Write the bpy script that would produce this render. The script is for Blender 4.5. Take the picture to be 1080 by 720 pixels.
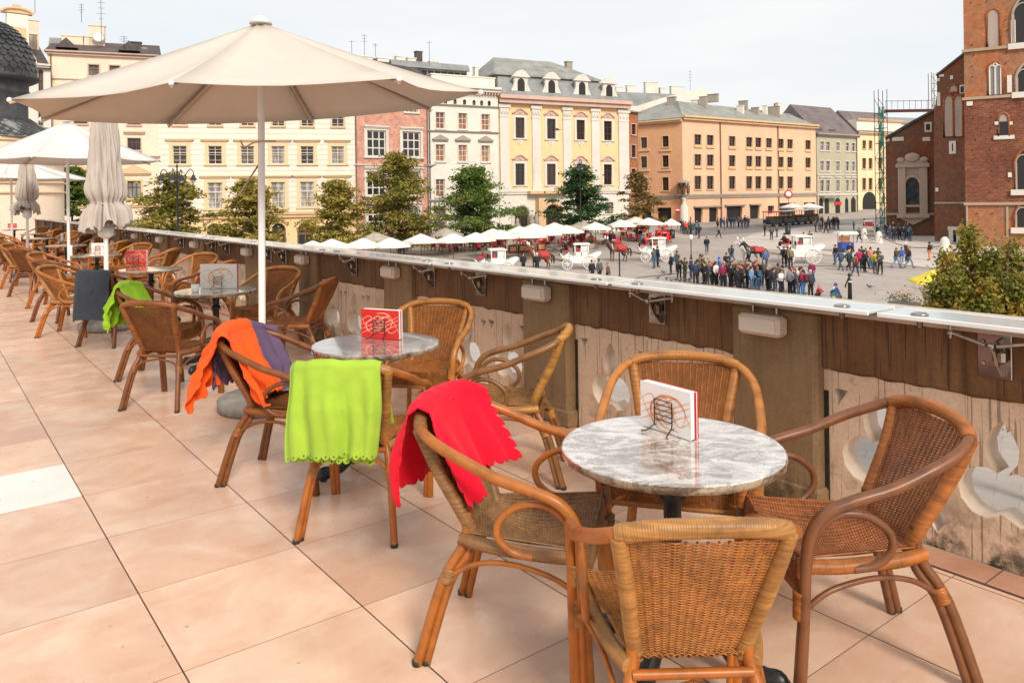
import bpy, bmesh, math, random
from math import sin, cos, pi, radians, atan2, sqrt, hypot
from mathutils import Vector, Matrix
random.seed(7)
for _o in list(bpy.data.objects): bpy.data.objects.remove(_o)
SC = bpy.context.scene; COL = SC.collection

# ---------------- camera ----------------
F_PX, U0, V0, ROLL, EYE = 816.6, 540.0, 208.0, -0.014, 1.58
cd = bpy.data.cameras.new('camera'); cam = bpy.data.objects.new('camera', cd); COL.objects.link(cam)
cd.sensor_width = 36.0; cd.lens = F_PX/1080*36.0
cd.shift_y = -(360.0-V0)/1080.0; cd.clip_start = 0.05; cd.clip_end = 3000
cam.matrix_world = Matrix.Translation((0, 0, EYE)) @ Matrix.Rotation(radians(90), 4, 'X') @ Matrix.Rotation(ROLL, 4, 'Z')
SC.camera = cam

# ---------------- world, sun, exposure ----------------
SUN_EL, SUN_AZ = 36.0, 158.0          # azimuth clockwise from +Y: the soft sun stands behind and a little to the right
w = bpy.data.worlds.new('World'); SC.world = w; w.use_nodes = True
nt = w.node_tree; nt.nodes.clear()
def wn(t, **k):
    n = nt.nodes.new(t)
    for a, b in k.items(): setattr(n, a, b)
    return n
out = wn('ShaderNodeOutputWorld'); bg = wn('ShaderNodeBackground')
sky = wn('ShaderNodeTexSky', sky_type='NISHITA', sun_disc=False)
sky.sun_elevation = radians(SUN_EL); sky.sun_rotation = radians(SUN_AZ)
sky.air_density = 1.0; sky.dust_density = 3.0; sky.ozone_density = 1.5
tc = wn('ShaderNodeTexCoord'); mp = wn('ShaderNodeMapping'); mp.inputs['Scale'].default_value = (1.3, 1.3, 6.0)
nz = wn('ShaderNodeTexNoise'); nz.inputs['Scale'].default_value = 1.6; nz.inputs['Detail'].default_value = 6; nz.inputs['Roughness'].default_value = .52
cr = wn('ShaderNodeValToRGB'); cr.color_ramp.elements[0].position = .36; cr.color_ramp.elements[1].position = .60
cr.color_ramp.elements[0].color = (7.2, 7.5, 7.7, 1); cr.color_ramp.elements[1].color = (8.0, 8.0, 7.9, 1)
mx = wn('ShaderNodeMixRGB'); mx.inputs[0].default_value = .92
nt.links.new(tc.outputs['Generated'], mp.inputs[0]); nt.links.new(mp.outputs[0], nz.inputs['Vector'])
nt.links.new(nz.outputs['Fac'], cr.inputs[0]); nt.links.new(sky.outputs[0], mx.inputs[1]); nt.links.new(cr.outputs[0], mx.inputs[2])
nt.links.new(mx.outputs[0], bg.inputs['Color']); nt.links.new(bg.outputs[0], out.inputs[0])
bg.inputs['Strength'].default_value = 0.095
sd = bpy.data.lights.new('sun', 'SUN'); sun = bpy.data.objects.new('sun', sd); COL.objects.link(sun)
sd.energy = 2.5; sd.angle = radians(16); sd.color = (1, .92, .81)
_d = Vector((sin(radians(SUN_AZ))*cos(radians(SUN_EL)), cos(radians(SUN_AZ))*cos(radians(SUN_EL)), sin(radians(SUN_EL))))
sun.rotation_euler = _d.to_track_quat('Z', 'Y').to_euler()
SC.view_settings.view_transform = 'Standard'; SC.view_settings.look = 'None'
SC.view_settings.exposure = 0.41; SC.view_settings.gamma = 1
SC.cycles.max_bounces = 6; SC.cycles.transparent_max_bounces = 12

# ---------------- geometry of the view ----------------
_cr, _sr = cos(ROLL), sin(ROLL)
def ray(u, v):
    """world direction with Y component 1 through a photograph point (used to find real positions)"""
    a, b = u-U0, -(v-V0)
    x, z = a*_cr-b*_sr, a*_sr+b*_cr
    return Vector((x/F_PX, 1.0, z/F_PX))
EYEV = Vector((0, 0, EYE))
def at(u, v, D): return EYEV + ray(u, v)*D
def G(u, v, z=0.0):
    r = ray(u, v); t = (z-EYE)/r.z; return EYEV + r*t
SQ0, SQS = -6.84, 0.0283          # the square rises gently away from the terrace
def sqz(y): return SQ0 + SQS*y
def S(u, v, dz=0.0):
    r = ray(u, v); t = (SQ0+dz-EYE)/(r.z-SQS); return EYEV + r*t
TILE = EYE/2.3855; YAW = -.6553
IV = Vector((cos(YAW), -sin(YAW), 0)); JV = Vector((sin(YAW), cos(YAW), 0))
def T(i, j, z=0.0): return IV*i + JV*j + Vector((0, 0, z))     # terrace frame in metres: i towards the parapet, j along it
def toT(p): return (p.x*IV.x+p.y*IV.y, p.x*JV.x+p.y*JV.y)
OI, OJ = .0464*TILE, 4.159*TILE

# ---------------- object helpers ----------------
def tag(o, label=None, cat=None, group=None, kind=None):
    if label: o['label'] = label
    if cat: o['category'] = cat
    if group: o['group'] = group
    if kind: o['kind'] = kind
    return o
def empty(name, loc=(0, 0, 0), rz=0.0, label=None, cat=None, group=None, parent=None):
    o = bpy.data.objects.new(name, None); COL.objects.link(o); o.location = loc; o.rotation_euler = (0, 0, rz)
    o.empty_display_size = .1
    if parent: o.parent = parent
    return tag(o, label, cat, group)
def kids(o): return list(o.children)
def copy_tree(o, parent=None):
    c = o.copy(); COL.objects.link(c)
    if parent is not None: c.parent = parent
    for ch in kids(o): copy_tree(ch, c)
    return c
def inst(proto, loc, rz=0.0, label=None, cat=None, group=None, scale=None, first=[]):
    """first use moves the prototype itself, later uses copy it"""
    if id(proto) in [a for a in first]: o = copy_tree(proto)
    else: first.append(id(proto)); o = proto
    o.location = loc; o.rotation_euler = (0, 0, rz)
    if scale: o.scale = (scale, scale, scale) if not isinstance(scale, tuple) else scale
    return tag(o, label, cat, group)

class MB:
    """collects shapes into one mesh"""
    def __init__(s): s.v = []; s.f = []; s.m = []; s.sm = []; s.M = None
    def _p(s, vs):
        b = len(s.v)
        if s.M is not None: vs = [s.M @ Vector(q) for q in vs]
        s.v += [tuple(q) for q in vs]; return b
    def add(s, vs, fs, mi=0, sm=False):
        b = s._p(vs)
        for f in fs: s.f.append(tuple(b+i for i in f)); s.m.append(mi); s.sm.append(sm)
        return s
    def box(s, c, d, rz=0, mi=0, rx=0, ry=0):
        R = Matrix.Rotation(rz, 3, 'Z') @ Matrix.Rotation(ry, 3, 'Y') @ Matrix.Rotation(rx, 3, 'X'); c = Vector(c)
        vs = [c + R @ Vector((x*d[0]/2, y*d[1]/2, z*d[2]/2)) for x in (-1, 1) for y in (-1, 1) for z in (-1, 1)]
        return s.add(vs, [(0, 1, 3, 2), (4, 6, 7, 5), (0, 4, 5, 1), (2, 3, 7, 6), (0, 2, 6, 4), (1, 5, 7, 3)], mi)
    def bbox(s, c, d, b=.01, rz=0, mi=0):
        """box with chamfered edges"""
        R = Matrix.Rotation(rz, 3, 'Z'); c = Vector(c); hx, hy, hz = d[0]/2, d[1]/2, d[2]/2
        b = min(b, hx*.9, hy*.9, hz*.9); vs = []; ring = []
        for z, o in ((-hz, b), (-hz+b, 0), (hz-b, 0), (hz, b)):
            X, Y = hx-o, hy-o; q = b if o == 0 else b*.6
            for (x, y) in ((X, Y-q), (X-q, Y), (-X+q, Y), (-X, Y-q), (-X, -Y+q), (-X+q, -Y), (X-q, -Y), (X, -Y+q)):
                vs.append(c + R @ Vector((x, y, z)))
        fs = [tuple(range(7, -1, -1)), tuple(range(24, 32))]
        for k in range(3):
            for i in range(8): fs.append((k*8+i, k*8+(i+1) % 8, k*8+8+(i+1) % 8, k*8+8+i))
        return s.add(vs, fs, mi)
    def tube(s, pts, r, n=8, mi=0, cap=True, closed=False, flat=None):
        """round bar along points; r is a number or list; flat=(kx,ky) squashes"""
        pts = [Vector(p) for p in pts]; N = len(pts)
        rs = r if isinstance(r, (list, tuple)) else [r]*N
        vs = []; up = None
        for i, p in enumerate(pts):
            if closed: t = pts[(i+1) % N]-pts[i-1]
            else: t = pts[min(i+1, N-1)]-pts[max(i-1, 0)]
            if t.length < 1e-9: t = Vector((0, 0, 1))
            t.normalize()
            if up is None:
                up = Vector((0, 0, 1)) if abs(t.z) < .95 else Vector((1, 0, 0))
            a = up - t*up.dot(t)
            if a.length < 1e-6: a = t.orthogonal()
            a.normalize(); b = t.cross(a); up = a
            kx, ky = flat or (1, 1)
            for k in range(n):
                an = 2*pi*k/n; vs.append(p + (a*cos(an)*kx + b*sin(an)*ky)*rs[i])
        fs = []
        for i in range(N if closed else N-1):
            j = (i+1) % N
            for k in range(n): fs.append((i*n+k, i*n+(k+1) % n, j*n+(k+1) % n, j*n+k))
        s.add(vs, fs, mi, True)
        if cap and not closed:
            s.add(vs[:n], [tuple(range(n-1, -1, -1))], mi); s.add(vs[-n:], [tuple(range(n))], mi)
        return s
    def lathe(s, prof, c=(0, 0, 0), n=24, mi=0, sm=True, a0=0, a1=2*pi, wob=None):
        c = Vector(c); full = abs(a1-a0-2*pi) < 1e-6; m = n if full else n+1; vs = []
        for (r, z) in prof:
            for k in range(m):
                a = a0+(a1-a0)*k/n; rr = r*(wob(a, z) if wob else 1)
                vs.append(c+Vector((rr*cos(a), rr*sin(a), z)))
        fs = []
        for i in range(len(prof)-1):
            for k in range(n):
                q = (k+1) % m
                fs.append((i*m+k, i*m+q, (i+1)*m+q, (i+1)*m+k))
        s.add(vs, fs, mi, sm); return s
    def sphere(s, c, r, n=10, mi=0):
        r3 = r if isinstance(r, (tuple, list)) else (r, r, r); vs = [Vector((c[0], c[1], c[2]-r3[2]))]
        m = max(4, n//2+1)
        for i in range(1, m):
            ph = -pi/2+pi*i/m
            for k in range(n):
                a = 2*pi*k/n; vs.append(Vector((c[0]+r3[0]*cos(ph)*cos(a), c[1]+r3[1]*cos(ph)*sin(a), c[2]+r3[2]*sin(ph))))
        vs.append(Vector((c[0], c[1], c[2]+r3[2]))); fs = []
        for k in range(n): fs.append((0, 1+(k+1) % n, 1+k))
        for i in range(m-2):
            for k in range(n): fs.append((1+i*n+k, 1+i*n+(k+1) % n, 1+(i+1)*n+(k+1) % n, 1+(i+1)*n+k))
        L = len(vs)-1
        for k in range(n): fs.append((L, 1+(m-2)*n+k, 1+(m-2)*n+(k+1) % n))
        return s.add(vs, fs, mi, True)
    def prism(s, poly, y0, y1, mi=0, ax='Y'):
        """polygon (x,z) extruded along y (ax Y) or (x,y) along z (ax Z) or (y,z) along x (ax X)"""
        n = len(poly)
        def P(a, b, t): return (a, t, b) if ax == 'Y' else ((a, b, t) if ax == 'Z' else (t, a, b))
        vs = [P(a, b, y0) for a, b in poly]+[P(a, b, y1) for a, b in poly]
        fs = [tuple(range(n)), tuple(range(2*n-1, n-1, -1))]+[(i, (i+1) % n+0, (i+1) % n+n, i+n) for i in range(n)]
        return s.add(vs, fs, mi)
    def grid(s, fn, nu, nv, mi=0, sm=True):
        vs = [fn(i/nu, j/nv) for j in range(nv+1) for i in range(nu+1)]
        fs = [(j*(nu+1)+i, j*(nu+1)+i+1, (j+1)*(nu+1)+i+1, (j+1)*(nu+1)+i) for j in range(nv) for i in range(nu)]
        return s.add(vs, fs, mi, sm)
    def build(s, name, mats, parent=None, normals=True, loc=None, rz=None):
        me = bpy.data.meshes.new(name); me.from_pydata(s.v, [], s.f)
        me.polygons.foreach_set('use_smooth', s.sm)
        if not isinstance(mats, (list, tuple)): mats = [mats]
        for m in mats: me.materials.append(m)
        me.polygons.foreach_set('material_index', s.m)
        me.update()
        if normals:
            bm = bmesh.new(); bm.from_mesh(me); bmesh.ops.recalc_face_normals(bm, faces=bm.faces); bm.to_mesh(me); bm.free()
        o = bpy.data.objects.new(name, me); COL.objects.link(o)
        if parent: o.parent = parent
        if loc is not None: o.location = loc
        if rz is not None: o.rotation_euler = (0, 0, rz)
        return o
def smooth_path(pts, sub=6, closed=False):
    P = [Vector(p) for p in pts]; n = len(P); out = []
    rng = range(n) if closed else range(n-1)
    for i in rng:
        if closed: a, b, c, d = P[i-1], P[i], P[(i+1) % n], P[(i+2) % n]
        else: a, b, c, d = P[max(i-1, 0)], P[i], P[i+1], P[min(i+2, n-1)]
        for k in range(sub):
            t = k/sub
            out.append(.5*((2*b)+(c-a)*t+(2*a-5*b+4*c-d)*t*t+(3*b-a-3*c+d)*t**3))
    if not closed: out.append(P[-1])
    return out
def bar(mb, a, b, r, n=8, mi=0): mb.tube([a, b], r, n, mi)

# ---------------- materials ----------------
MAT = {}
class NM:
    def __init__(s, name):
        s.m = bpy.data.materials.new(name); s.m.use_nodes = True; s.t = s.m.node_tree
        s.b = s.t.nodes['Principled BSDF']; s.out = s.t.nodes['Material Output']
    def n(s, t, ins=None, **k):
        x = s.t.nodes.new(t)
        for a, b in k.items(): setattr(x, a, b)
        for a, b in (ins or {}).items(): s.set(x, a, b)
        return x
    def set(s, x, a, b):
        i = x.inputs[a]
        if hasattr(b, 'links'): s.t.links.new(b, i)
        else: i.default_value = (tuple(b)+(1,) if isinstance(b, (tuple, list)) and len(b) == 3 and i.type == 'RGBA' else b)
    def P(s, **k):
        nm = {'col': 'Base Color', 'rough': 'Roughness', 'metal': 'Metallic', 'normal': 'Normal', 'spec': 'Specular IOR Level', 'alpha': 'Alpha',
              'trans': 'Transmission Weight', 'ior': 'IOR', 'sheen': 'Sheen Weight', 'emc': 'Emission Color', 'ems': 'Emission Strength', 'coat': 'Coat Weight', 'coatr': 'Coat Roughness', 'sub': 'Subsurface Weight'}
        for a, b in k.items(): s.set(s.b, nm[a], b)
        return s
    def coord(s, kind='Object'): return s.n('ShaderNodeTexCoord').outputs[kind]
    def pos(s): return s.n('ShaderNodeNewGeometry').outputs['Position']
    def map(s, vec, scale=(1, 1, 1), loc=(0, 0, 0), rot=(0, 0, 0)):
        return s.n('ShaderNodeMapping', {'Vector': vec, 'Scale': scale, 'Location': loc, 'Rotation': rot}).outputs[0]
    def noise(s, vec, scale, detail=4, rough=.55, dist=0):
        return s.n('ShaderNodeTexNoise', {'Vector': vec, 'Scale': scale, 'Detail': detail, 'Roughness': rough, 'Distortion': dist}).outputs['Fac']
    def ramp(s, fac, stops, interp='LINEAR'):
        x = s.n('ShaderNodeValToRGB', {'Fac': fac}); e = x.color_ramp.elements; x.color_ramp.interpolation = interp
        while len(e) < len(stops): e.new(.5)
        for el, (p, c) in zip(e, stops): el.position = p; el.color = (c, c, c, 1) if isinstance(c, (int, float)) else tuple(c)+(1,)
        return x.outputs[0]
    def mix(s, f, a, b, mode='MIX'): return s.n('ShaderNodeMixRGB', {'Fac': f, 'Color1': a, 'Color2': b}, blend_type=mode).outputs[0]
    def math(s, op, a, b=None, c=None):
        x = s.n('ShaderNodeMath', operation=op); s.set(x, 0, a)
        if b is not None: s.set(x, 1, b)
        if c is not None: s.set(x, 2, c)
        return x.outputs[0]
    def bump(s, h, strength=.3, dist=.01): return s.n('ShaderNodeBump', {'Height': h, 'Strength': strength, 'Distance': dist}).outputs[0]
    def objcol(s): return s.n('ShaderNodeObjectInfo').outputs['Color']
ORD = 'first second third fourth fifth sixth seventh eighth ninth tenth eleventh twelfth thirteenth fourteenth fifteenth sixteenth seventeenth eighteenth nineteenth twentieth'.split()
def simple(name, col, rough=.6, metal=0, var=.12, scale=3.0, bump=0, objc=False, spec=.5, **k):
    """plain material with a little uneven tone"""
    if name in MAT: return MAT[name]
    q = NM(name); c = q.coord(); f = q.noise(c, scale, 5)
    base = q.objcol() if objc else tuple(col)
    f2 = q.ramp(f, [(.3, 1-var), (.7, 1+var*.5)])
    q.P(col=q.mix(1.0, base, f2, 'MULTIPLY'), rough=rough, metal=metal, spec=spec, **k)
    if bump: q.P(normal=q.bump(q.noise(c, scale*6, 4), bump, .01))
    MAT[name] = q.m; return q.m
def rgb(r, g, b):
    """sRGB 0..255 -> linear"""
    f = lambda c: ((c/255+.055)/1.055)**2.4 if c > 10 else c/255/12.92
    return (f(r), f(g), f(b))
from mathutils import noise as mnoise
# ================= terrace: floor, parapet =================
def terrace_floor():
    q = NM('terrace tiles'); p = q.pos()
    # rotate world position into the terrace frame
    v = q.n('ShaderNodeVectorRotate', {'Vector': p, 'Angle': YAW}, rotation_type='Z_AXIS').outputs[0]
    v = q.map(v, (1, 1, 1), (-OI, -OJ, 0))
    sx = q.n('ShaderNodeSeparateXYZ', {'Vector': v}); X = q.math('DIVIDE', sx.outputs[0], TILE); Y = q.math('DIVIDE', sx.outputs[1], TILE)
    # cell id
    cx = q.math('FLOOR', X); cy = q.math('FLOOR', Y)
    cid = q.n('ShaderNodeCombineXYZ', {'X': cx, 'Y': cy}).outputs[0]
    wn_ = q.n('ShaderNodeTexWhiteNoise', {'Vector': cid}, noise_dimensions='2D')
    def edge(c, wdt):
        f = q.math('FRACT', c); d = q.math('ABSOLUTE', q.math('SUBTRACT', f, .5)); d = q.math('SUBTRACT', .5, d)
        return q.math('LESS_THAN', d, wdt)
    jx = edge(X, .0042); jy = edge(Y, .0022)
    joint = q.math('MAXIMUM', jx, jy)
    off = q.n('ShaderNodeVectorMath', {0: v, 1: wn_.outputs['Color']}, operation='ADD')
    vv = q.map(v, (1.0, 1.0, 1.0))
    ofs = q.n('ShaderNodeVectorMath', {0: wn_.outputs['Color'], 1: (7, 5, 3)}, operation='MULTIPLY').outputs[0]
    vv = q.n('ShaderNodeVectorMath', {0: vv, 1: ofs}, operation='ADD').outputs[0]
    big = q.noise(vv, 3.0, 6, .6, .6); str_ = q.noise(q.map(vv, (1.2, 6, 1)), 1.6, 5, .6, 1.2)
    c = q.ramp(big, [(.28, (.65, .375, .245)), (.48, (.72, .455, .315)), (.64, (.79, .555, .41)), (.80, (.72, .46, .335))])
    c = q.mix(q.ramp(str_, [(.4, 0.0), (.8, .30)]), c, (.84, .62, .47))
    tone = q.ramp(wn_.outputs['Value'], [(0, .88), (1, 1.05)]); c = q.mix(1, c, tone, 'MULTIPLY')
    # one bleached replacement slab
    def near(cc, k): return q.math('LESS_THAN', q.math('ABSOLUTE', q.math('SUBTRACT', cc, k)), .5)
    wt = q.math('MULTIPLY', near(cx, 0), near(cy, 3)); c = q.mix(wt, c, (.84, .80, .73))
    grime = q.ramp(q.noise(v, 1.1, 5, .65), [(.35, .86), (.6, 1.0)]); c = q.mix(1, c, grime, 'MULTIPLY')
    spots = q.ramp(q.noise(v, 22, 2, .5), [(.735, 0), (.76, .7)]); c = q.mix(spots, c, (.28, .19, .14))
    jc = q.ramp(q.noise(v, 5, 2), [(.3, (.055, .022, .015)), (.7, (.13, .06, .04))])
    c = q.mix(joint, c, jc)
    rough = q.ramp(q.noise(v, 5, 5, .6), [(.3, .20), (.7, .42)]); rough = q.mix(joint, rough, (.9, .9, .9))
    h = q.math('SUBTRACT', q.math('MULTIPLY', q.noise(v, 40, 3), .12), joint)
    q.P(col=c, rough=rough, spec=.35, normal=q.bump(h, .35, .004))
    mb = MB(); a, b, cc, d = T(-9, -3), T(3.56, -3), T(3.56, 42), T(-9, 42)
    mb.add([a, b, cc, d], [(0, 1, 2, 3)])
    for k in range(4): pass
    e = [p-Vector((0, 0, .45)) for p in (a, b, cc, d)]
    mb.add([a, b, cc, d]+e, [(0, 4, 5, 1), (1, 5, 6, 2), (2, 6, 7, 3), (3, 7, 4, 0), (4, 7, 6, 5)])
    tag(mb.build('terrace_floor', q.m), kind='structure')
    # border course along the parapet
    q = NM('border tiles'); p = q.pos(); v = q.n('ShaderNodeVectorRotate', {'Vector': p, 'Angle': YAW}, rotation_type='Z_AXIS').outputs[0]
    sy = q.n('ShaderNodeSeparateXYZ', {'Vector': v}); Y = q.math('DIVIDE', sy.outputs[1], .33); f = q.math('FRACT', Y)
    joint = q.math('LESS_THAN', q.math('MINIMUM', f, q.math('SUBTRACT', 1, f)), .008)
    c = q.ramp(q.noise(v, 3, 5, .6), [(.3, (.42, .20, .125)), (.7, (.62, .36, .25))])
    c = q.mix(joint, c, (.10, .05, .035)); q.P(col=c, rough=.5, normal=q.bump(q.noise(v, 30, 3), .2, .004))
    mb = MB(); mb.add([T(3.383, -3, .004), T(3.56, -3, .004), T(3.56, 42, .004), T(3.383, 42, .004)], [(0, 1, 2, 3)])
    tag(mb.build('floor_border', q.m), kind='structure')
    mb = MB(); mb.add([T(3.372, -3, .002), T(3.383, -3, .002), T(3.383, 42, .002), T(3.372, 42, .002)], [(0, 1, 2, 3)])
    tag(mb.build('floor_joint', simple('joint', (.09, .045, .03), .9)), kind='structure')
terrace_floor()

def stone(name, a, b, rust=.5, dark=None, moss=False, lined=.8):
    q = NM(name); p = q.pos()
    v = q.n('ShaderNodeVectorRotate', {'Vector': p, 'Angle': YAW}, rotation_type='Z_AXIS').outputs[0]
    n1 = q.noise(v, 2.2, 6, .65, .5)
    drip = q.noise(q.map(v, (9, 9, .35)), 2.2, 5, .7, .2)
    c = q.ramp(n1, [(.3, a), (.7, b)])
    c = q.mix(q.ramp(drip, [(.50, 0), (.72, rust)]), c, dark or (.09, .05, .028))
    fine = q.noise(v, 60, 4, .7); c = q.mix(1, c, q.ramp(fine, [(.3, .82), (.7, 1.06)]), 'MULTIPLY')
    lines = q.noise(q.map(v, (1, 1, .02)), 70, 2, .5); c = q.mix(q.ramp(lines, [(.61, 0), (.64, lined)]), c, (.060, .030, .018))
    pits = q.noise(v, 14, 5, .7); c = q.mix(q.ramp(pits, [(.60, 0), (.72, .55)]), c, tuple(x*.45 for x in a))
    if moss:
        z = q.n('ShaderNodeSeparateXYZ', {'Vector': v}).outputs[2]
        low = q.math('MULTIPLY', q.ramp(z, [(.0, 1), (.32, 0)]), q.ramp(q.noise(v, 5, 5, .7), [(.47, 0), (.60, 1)]))
        c = q.mix(low, c, (.045, .04, .018))
    q.P(col=c, rough=.85, normal=q.bump(q.math('ADD', fine, q.math('MULTIPLY', n1, 1.5)), .5, .006))
    return q.m
M_panel = stone('pale carved stone', (.68, .455, .30), (.82, .62, .45), .06, (.40, .22, .12), True, .55)
M_band = stone('rust stained stone', (.120, .050, .016), (.23, .115, .045), .80, (.035, .014, .006))
M_pier = stone('brown stone', (.20, .115, .050), (.30, .190, .095), .30, (.10, .055, .025), True, .12)
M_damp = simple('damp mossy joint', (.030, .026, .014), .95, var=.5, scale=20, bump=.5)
M_reveal = simple('lit clean reveal stone', (.70, .56, .43), .8, var=.2, scale=5, bump=.3)  # opening reveals: less dirty stone, with sunlight on the cuts painted into the colour
M_cap = simple('coping stone', (.52, .44, .37), .7, var=.3, scale=6, bump=.3)
M_steel = simple('brushed steel', (.42, .38, .35), .22, metal=1.0, var=.25, scale=18)
M_alu = simple('white coated steel', (.80, .79, .76), .4, var=.1)
PIERS = [.28, 2.37, 4.21, 6.33, 8.40, 10.25, 12.70, 14.90, 16.9, 19.0, 21.1, 23.2, 25.3, 27.4, 29.5, 31.6, 33.7]
PI_F, PW = 3.50, .50      # pier front plane, pier width along j
def toWmat(i, j, z=0): return Matrix.Translation(T(i, j, z)) @ Matrix.Rotation(-YAW, 4, 'Z')   # local x=i, y=j
# piers
def parapet():
    pm = MB(); 
    pm.bbox((.11, 0, .495), (.22, PW, .99), .02)
    pm.bbox((.115, 0, .06), (.25, PW+.04, .12), .015)
    pier = pm.build('parapet_pier', M_pier); tag(pier, cat='pier', group='stone piers of the terrace parapet')
    for k, j in enumerate(PIERS):
        o = pier if k == 0 else pier.copy()
        if k: COL.objects.link(o)
        o.location = T(PI_F, j); o.rotation_euler = (0, 0, -YAW)
        names = ['stone pier at the near end of the parapet, beyond the frame edge', 'broad brown stone pier right behind the white menu table, under a light box',
                 'stained stone pier between the two nearest carved panels, behind the curved chair back', 'stone pier behind the red menu table, lit on its edge',
                 'stone pier just right of the big parasol pole', 'stone pier just left of the big parasol pole']
        o['label'] = names[k] if k < 6 else ORD[k]+' stained stone pier of the parapet, counted from the near end'
    # panels with pierced tracery: a curve with holes, extruded
    def lobe(cx, cy, rx, ry, n=14, a0=0, point=False):
        out = []
        for k in range(n):
            a = 2*pi*k/n; x, y = rx*cos(a), ry*sin(a)
            if point and y > 0: x *= (1-.45*(y/ry)**1.5); y *= 1.25
            out.append((cx+x, cy+y))
        return out
    def motif(cx, w):
        r = random.Random(int(cx*100)); H = []
        # drooping quatrefoil drawn as one outline: top pointed lobe, two side lobes meeting at a waist, and a foot lobe
        top = [(0, .625), (.040, .575), (.066, .51), (.060, .45), (.030, .405)]
        rt = [(.050, .415), (.105, .405), (.150, .365), (.168, .31), (.155, .25), (.115, .205), (.06, .19), (.0, .225)]
        L = top+rt; full = L+[(-x, z) for x, z in reversed(L[1:-1])]
        H.append([(cx+x*w, z) for x, z in full])
        return H
    def tri(cx, z, s, w=1): return [(cx-.06*s*w, z), (cx+.06*s*w, z+.012), (cx+.006*s, z-.10*s)]
    pan_mats = [M_panel]
    def panel(j0, j1, idx):
        W = j1-j0; cu = bpy.data.curves.new('panel', 'CURVE'); cu.dimensions = '2D'; cu.fill_mode = 'BOTH'; cu.extrude = .062; cu.bevel_depth = 0.004
        def spl(pts):
            sp = cu.splines.new('POLY'); sp.points.add(len(pts)-1)
            for p_, (x, y) in zip(sp.points, pts): p_.co = (x, y, 0, 1)
            sp.use_cyclic_u = True
        spl([(0, .0), (W, 0), (W, .712), (0, .712)])
        nm = max(1, int(round(W/.56))) ; st = W/nm
        for k in range(nm):
            for h in motif(st*(k+.5), min(1.05, st/.50)): spl(h)
        for k in range(1, nm): spl(tri(st*k-.055, .61, .75)); spl(tri(st*k+.055, .60, .75)); spl([(st*k-.05, .13), (st*k, .20), (st*k+.05, .13), (st*k, .06)])
        spl([(.05, .62), (.13, .62), (.07, .53)]); spl([(W-.05, .62), (W-.13, .62), (W-.07, .53)])
        tmp = bpy.data.objects.new('tmp', cu); COL.objects.link(tmp); bpy.context.view_layer.update()
        dg = bpy.context.evaluated_depsgraph_get(); me = bpy.data.meshes.new_from_object(tmp.evaluated_get(dg)); bpy.data.objects.remove(tmp)
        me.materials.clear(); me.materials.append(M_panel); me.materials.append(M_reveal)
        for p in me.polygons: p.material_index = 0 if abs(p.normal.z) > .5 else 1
        return me
    cache = {}
    for k in range(len(PIERS)-1):
        j0, j1 = PIERS[k]+PW/2, PIERS[k+1]-PW/2
        r = empty('balustrade_panel', T(3.66, j0), 0, None, 'balustrade')
        r.rotation_euler = (0, 0, -YAW)
        lab = ['pale carved balustrade panel with moss at its foot behind the brown armchair', 'pale carved balustrade panel left of the broad pier, behind the white menu table',
               'stained carved balustrade panel behind the two chairs of the red menu table', 'carved balustrade panel with pointed openings behind the red menu stand',
               'carved balustrade panel beside the big parasol pole'][k] if k < 5 else ORD[k]+' pierced stone balustrade panel of the parapet, counted from the near end'
        r['label'] = lab; r['group'] = 'carved panels of the terrace parapet'
        key = round(j1-j0, 2)
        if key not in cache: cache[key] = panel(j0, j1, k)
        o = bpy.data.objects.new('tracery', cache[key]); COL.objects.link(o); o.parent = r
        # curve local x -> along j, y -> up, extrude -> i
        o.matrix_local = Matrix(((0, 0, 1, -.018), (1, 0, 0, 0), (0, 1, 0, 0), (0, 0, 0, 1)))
        b = MB(); W = j1-j0
        b.bbox((.0, W/2, .851), (.21, W, .278), .006)
        b.build('top_band', M_band, r)
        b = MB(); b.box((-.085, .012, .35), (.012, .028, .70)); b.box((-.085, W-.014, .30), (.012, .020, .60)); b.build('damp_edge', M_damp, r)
        b = MB(); zz = lambda y: .712-.004-.003*sin(y*23+k)-.003*sin(y*51); n_ = 60; vs = []
        for i in range(n_+1): y = W*i/n_; vs += [(-.0855, y, .7115), (-.0855, y, zz(y)-.012*(mnoise.noise(Vector((y*9, k, 0)))+.5))]
        b.add(vs, [(2*i, 2*i+1, 2*i+3, 2*i+2) for i in range(n_)]); b.build('stain_edge', M_band, r)
    # coping and the folded glass screens lying on brackets
    cp = MB(); cp.M = toWmat(0, 0); cp.bbox((3.66, 17, 1.008), (.36, 34.6, .036), .012); c = cp.build('parapet_coping', M_cap)
    tag(c, 'long pale coping running along the top of the stone parapet', 'coping')
    q = NM('screen glass'); q.P(col=(.66, .71, .70), rough=.12, trans=.25, spec=.6, ior=1.5); M_glass = q.m
    prot = None
    segs = [(-.6, 1.72), (1.75, 3.35), (3.38, 5.4)]+[(5.43+2.1*k, 7.5+2.1*k) for k in range(14)]
    for k, (a, b_) in enumerate(segs):
        r = empty('glass_screen', T(3.44, (a+b_)/2, 0), 0, None, 'glass screen', 'folded glass screens along the parapet'); r.rotation_euler = (0, 0, -YAW)
        r['label'] = {0: 'folded glass screen at the near end of the parapet rail', 1: 'folded glass screen over the broad pier beside the menu table', 2: 'folded glass screen on the rail behind the red blanket'}.get(k, ORD[k]+' folded glass screen on the parapet, counted from the near end')
        g = MB(); L = b_-a
        g.bbox((0, 0, 1.047), (.23, L-.01, .014), .003); g.build('pane', M_glass, r)
        e = MB(); e.bbox((-.117, 0, 1.045), (.012, L-.01, .020), .003); e.bbox((.117, 0, 1.045), (.012, L-.01, .020), .003)
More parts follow.
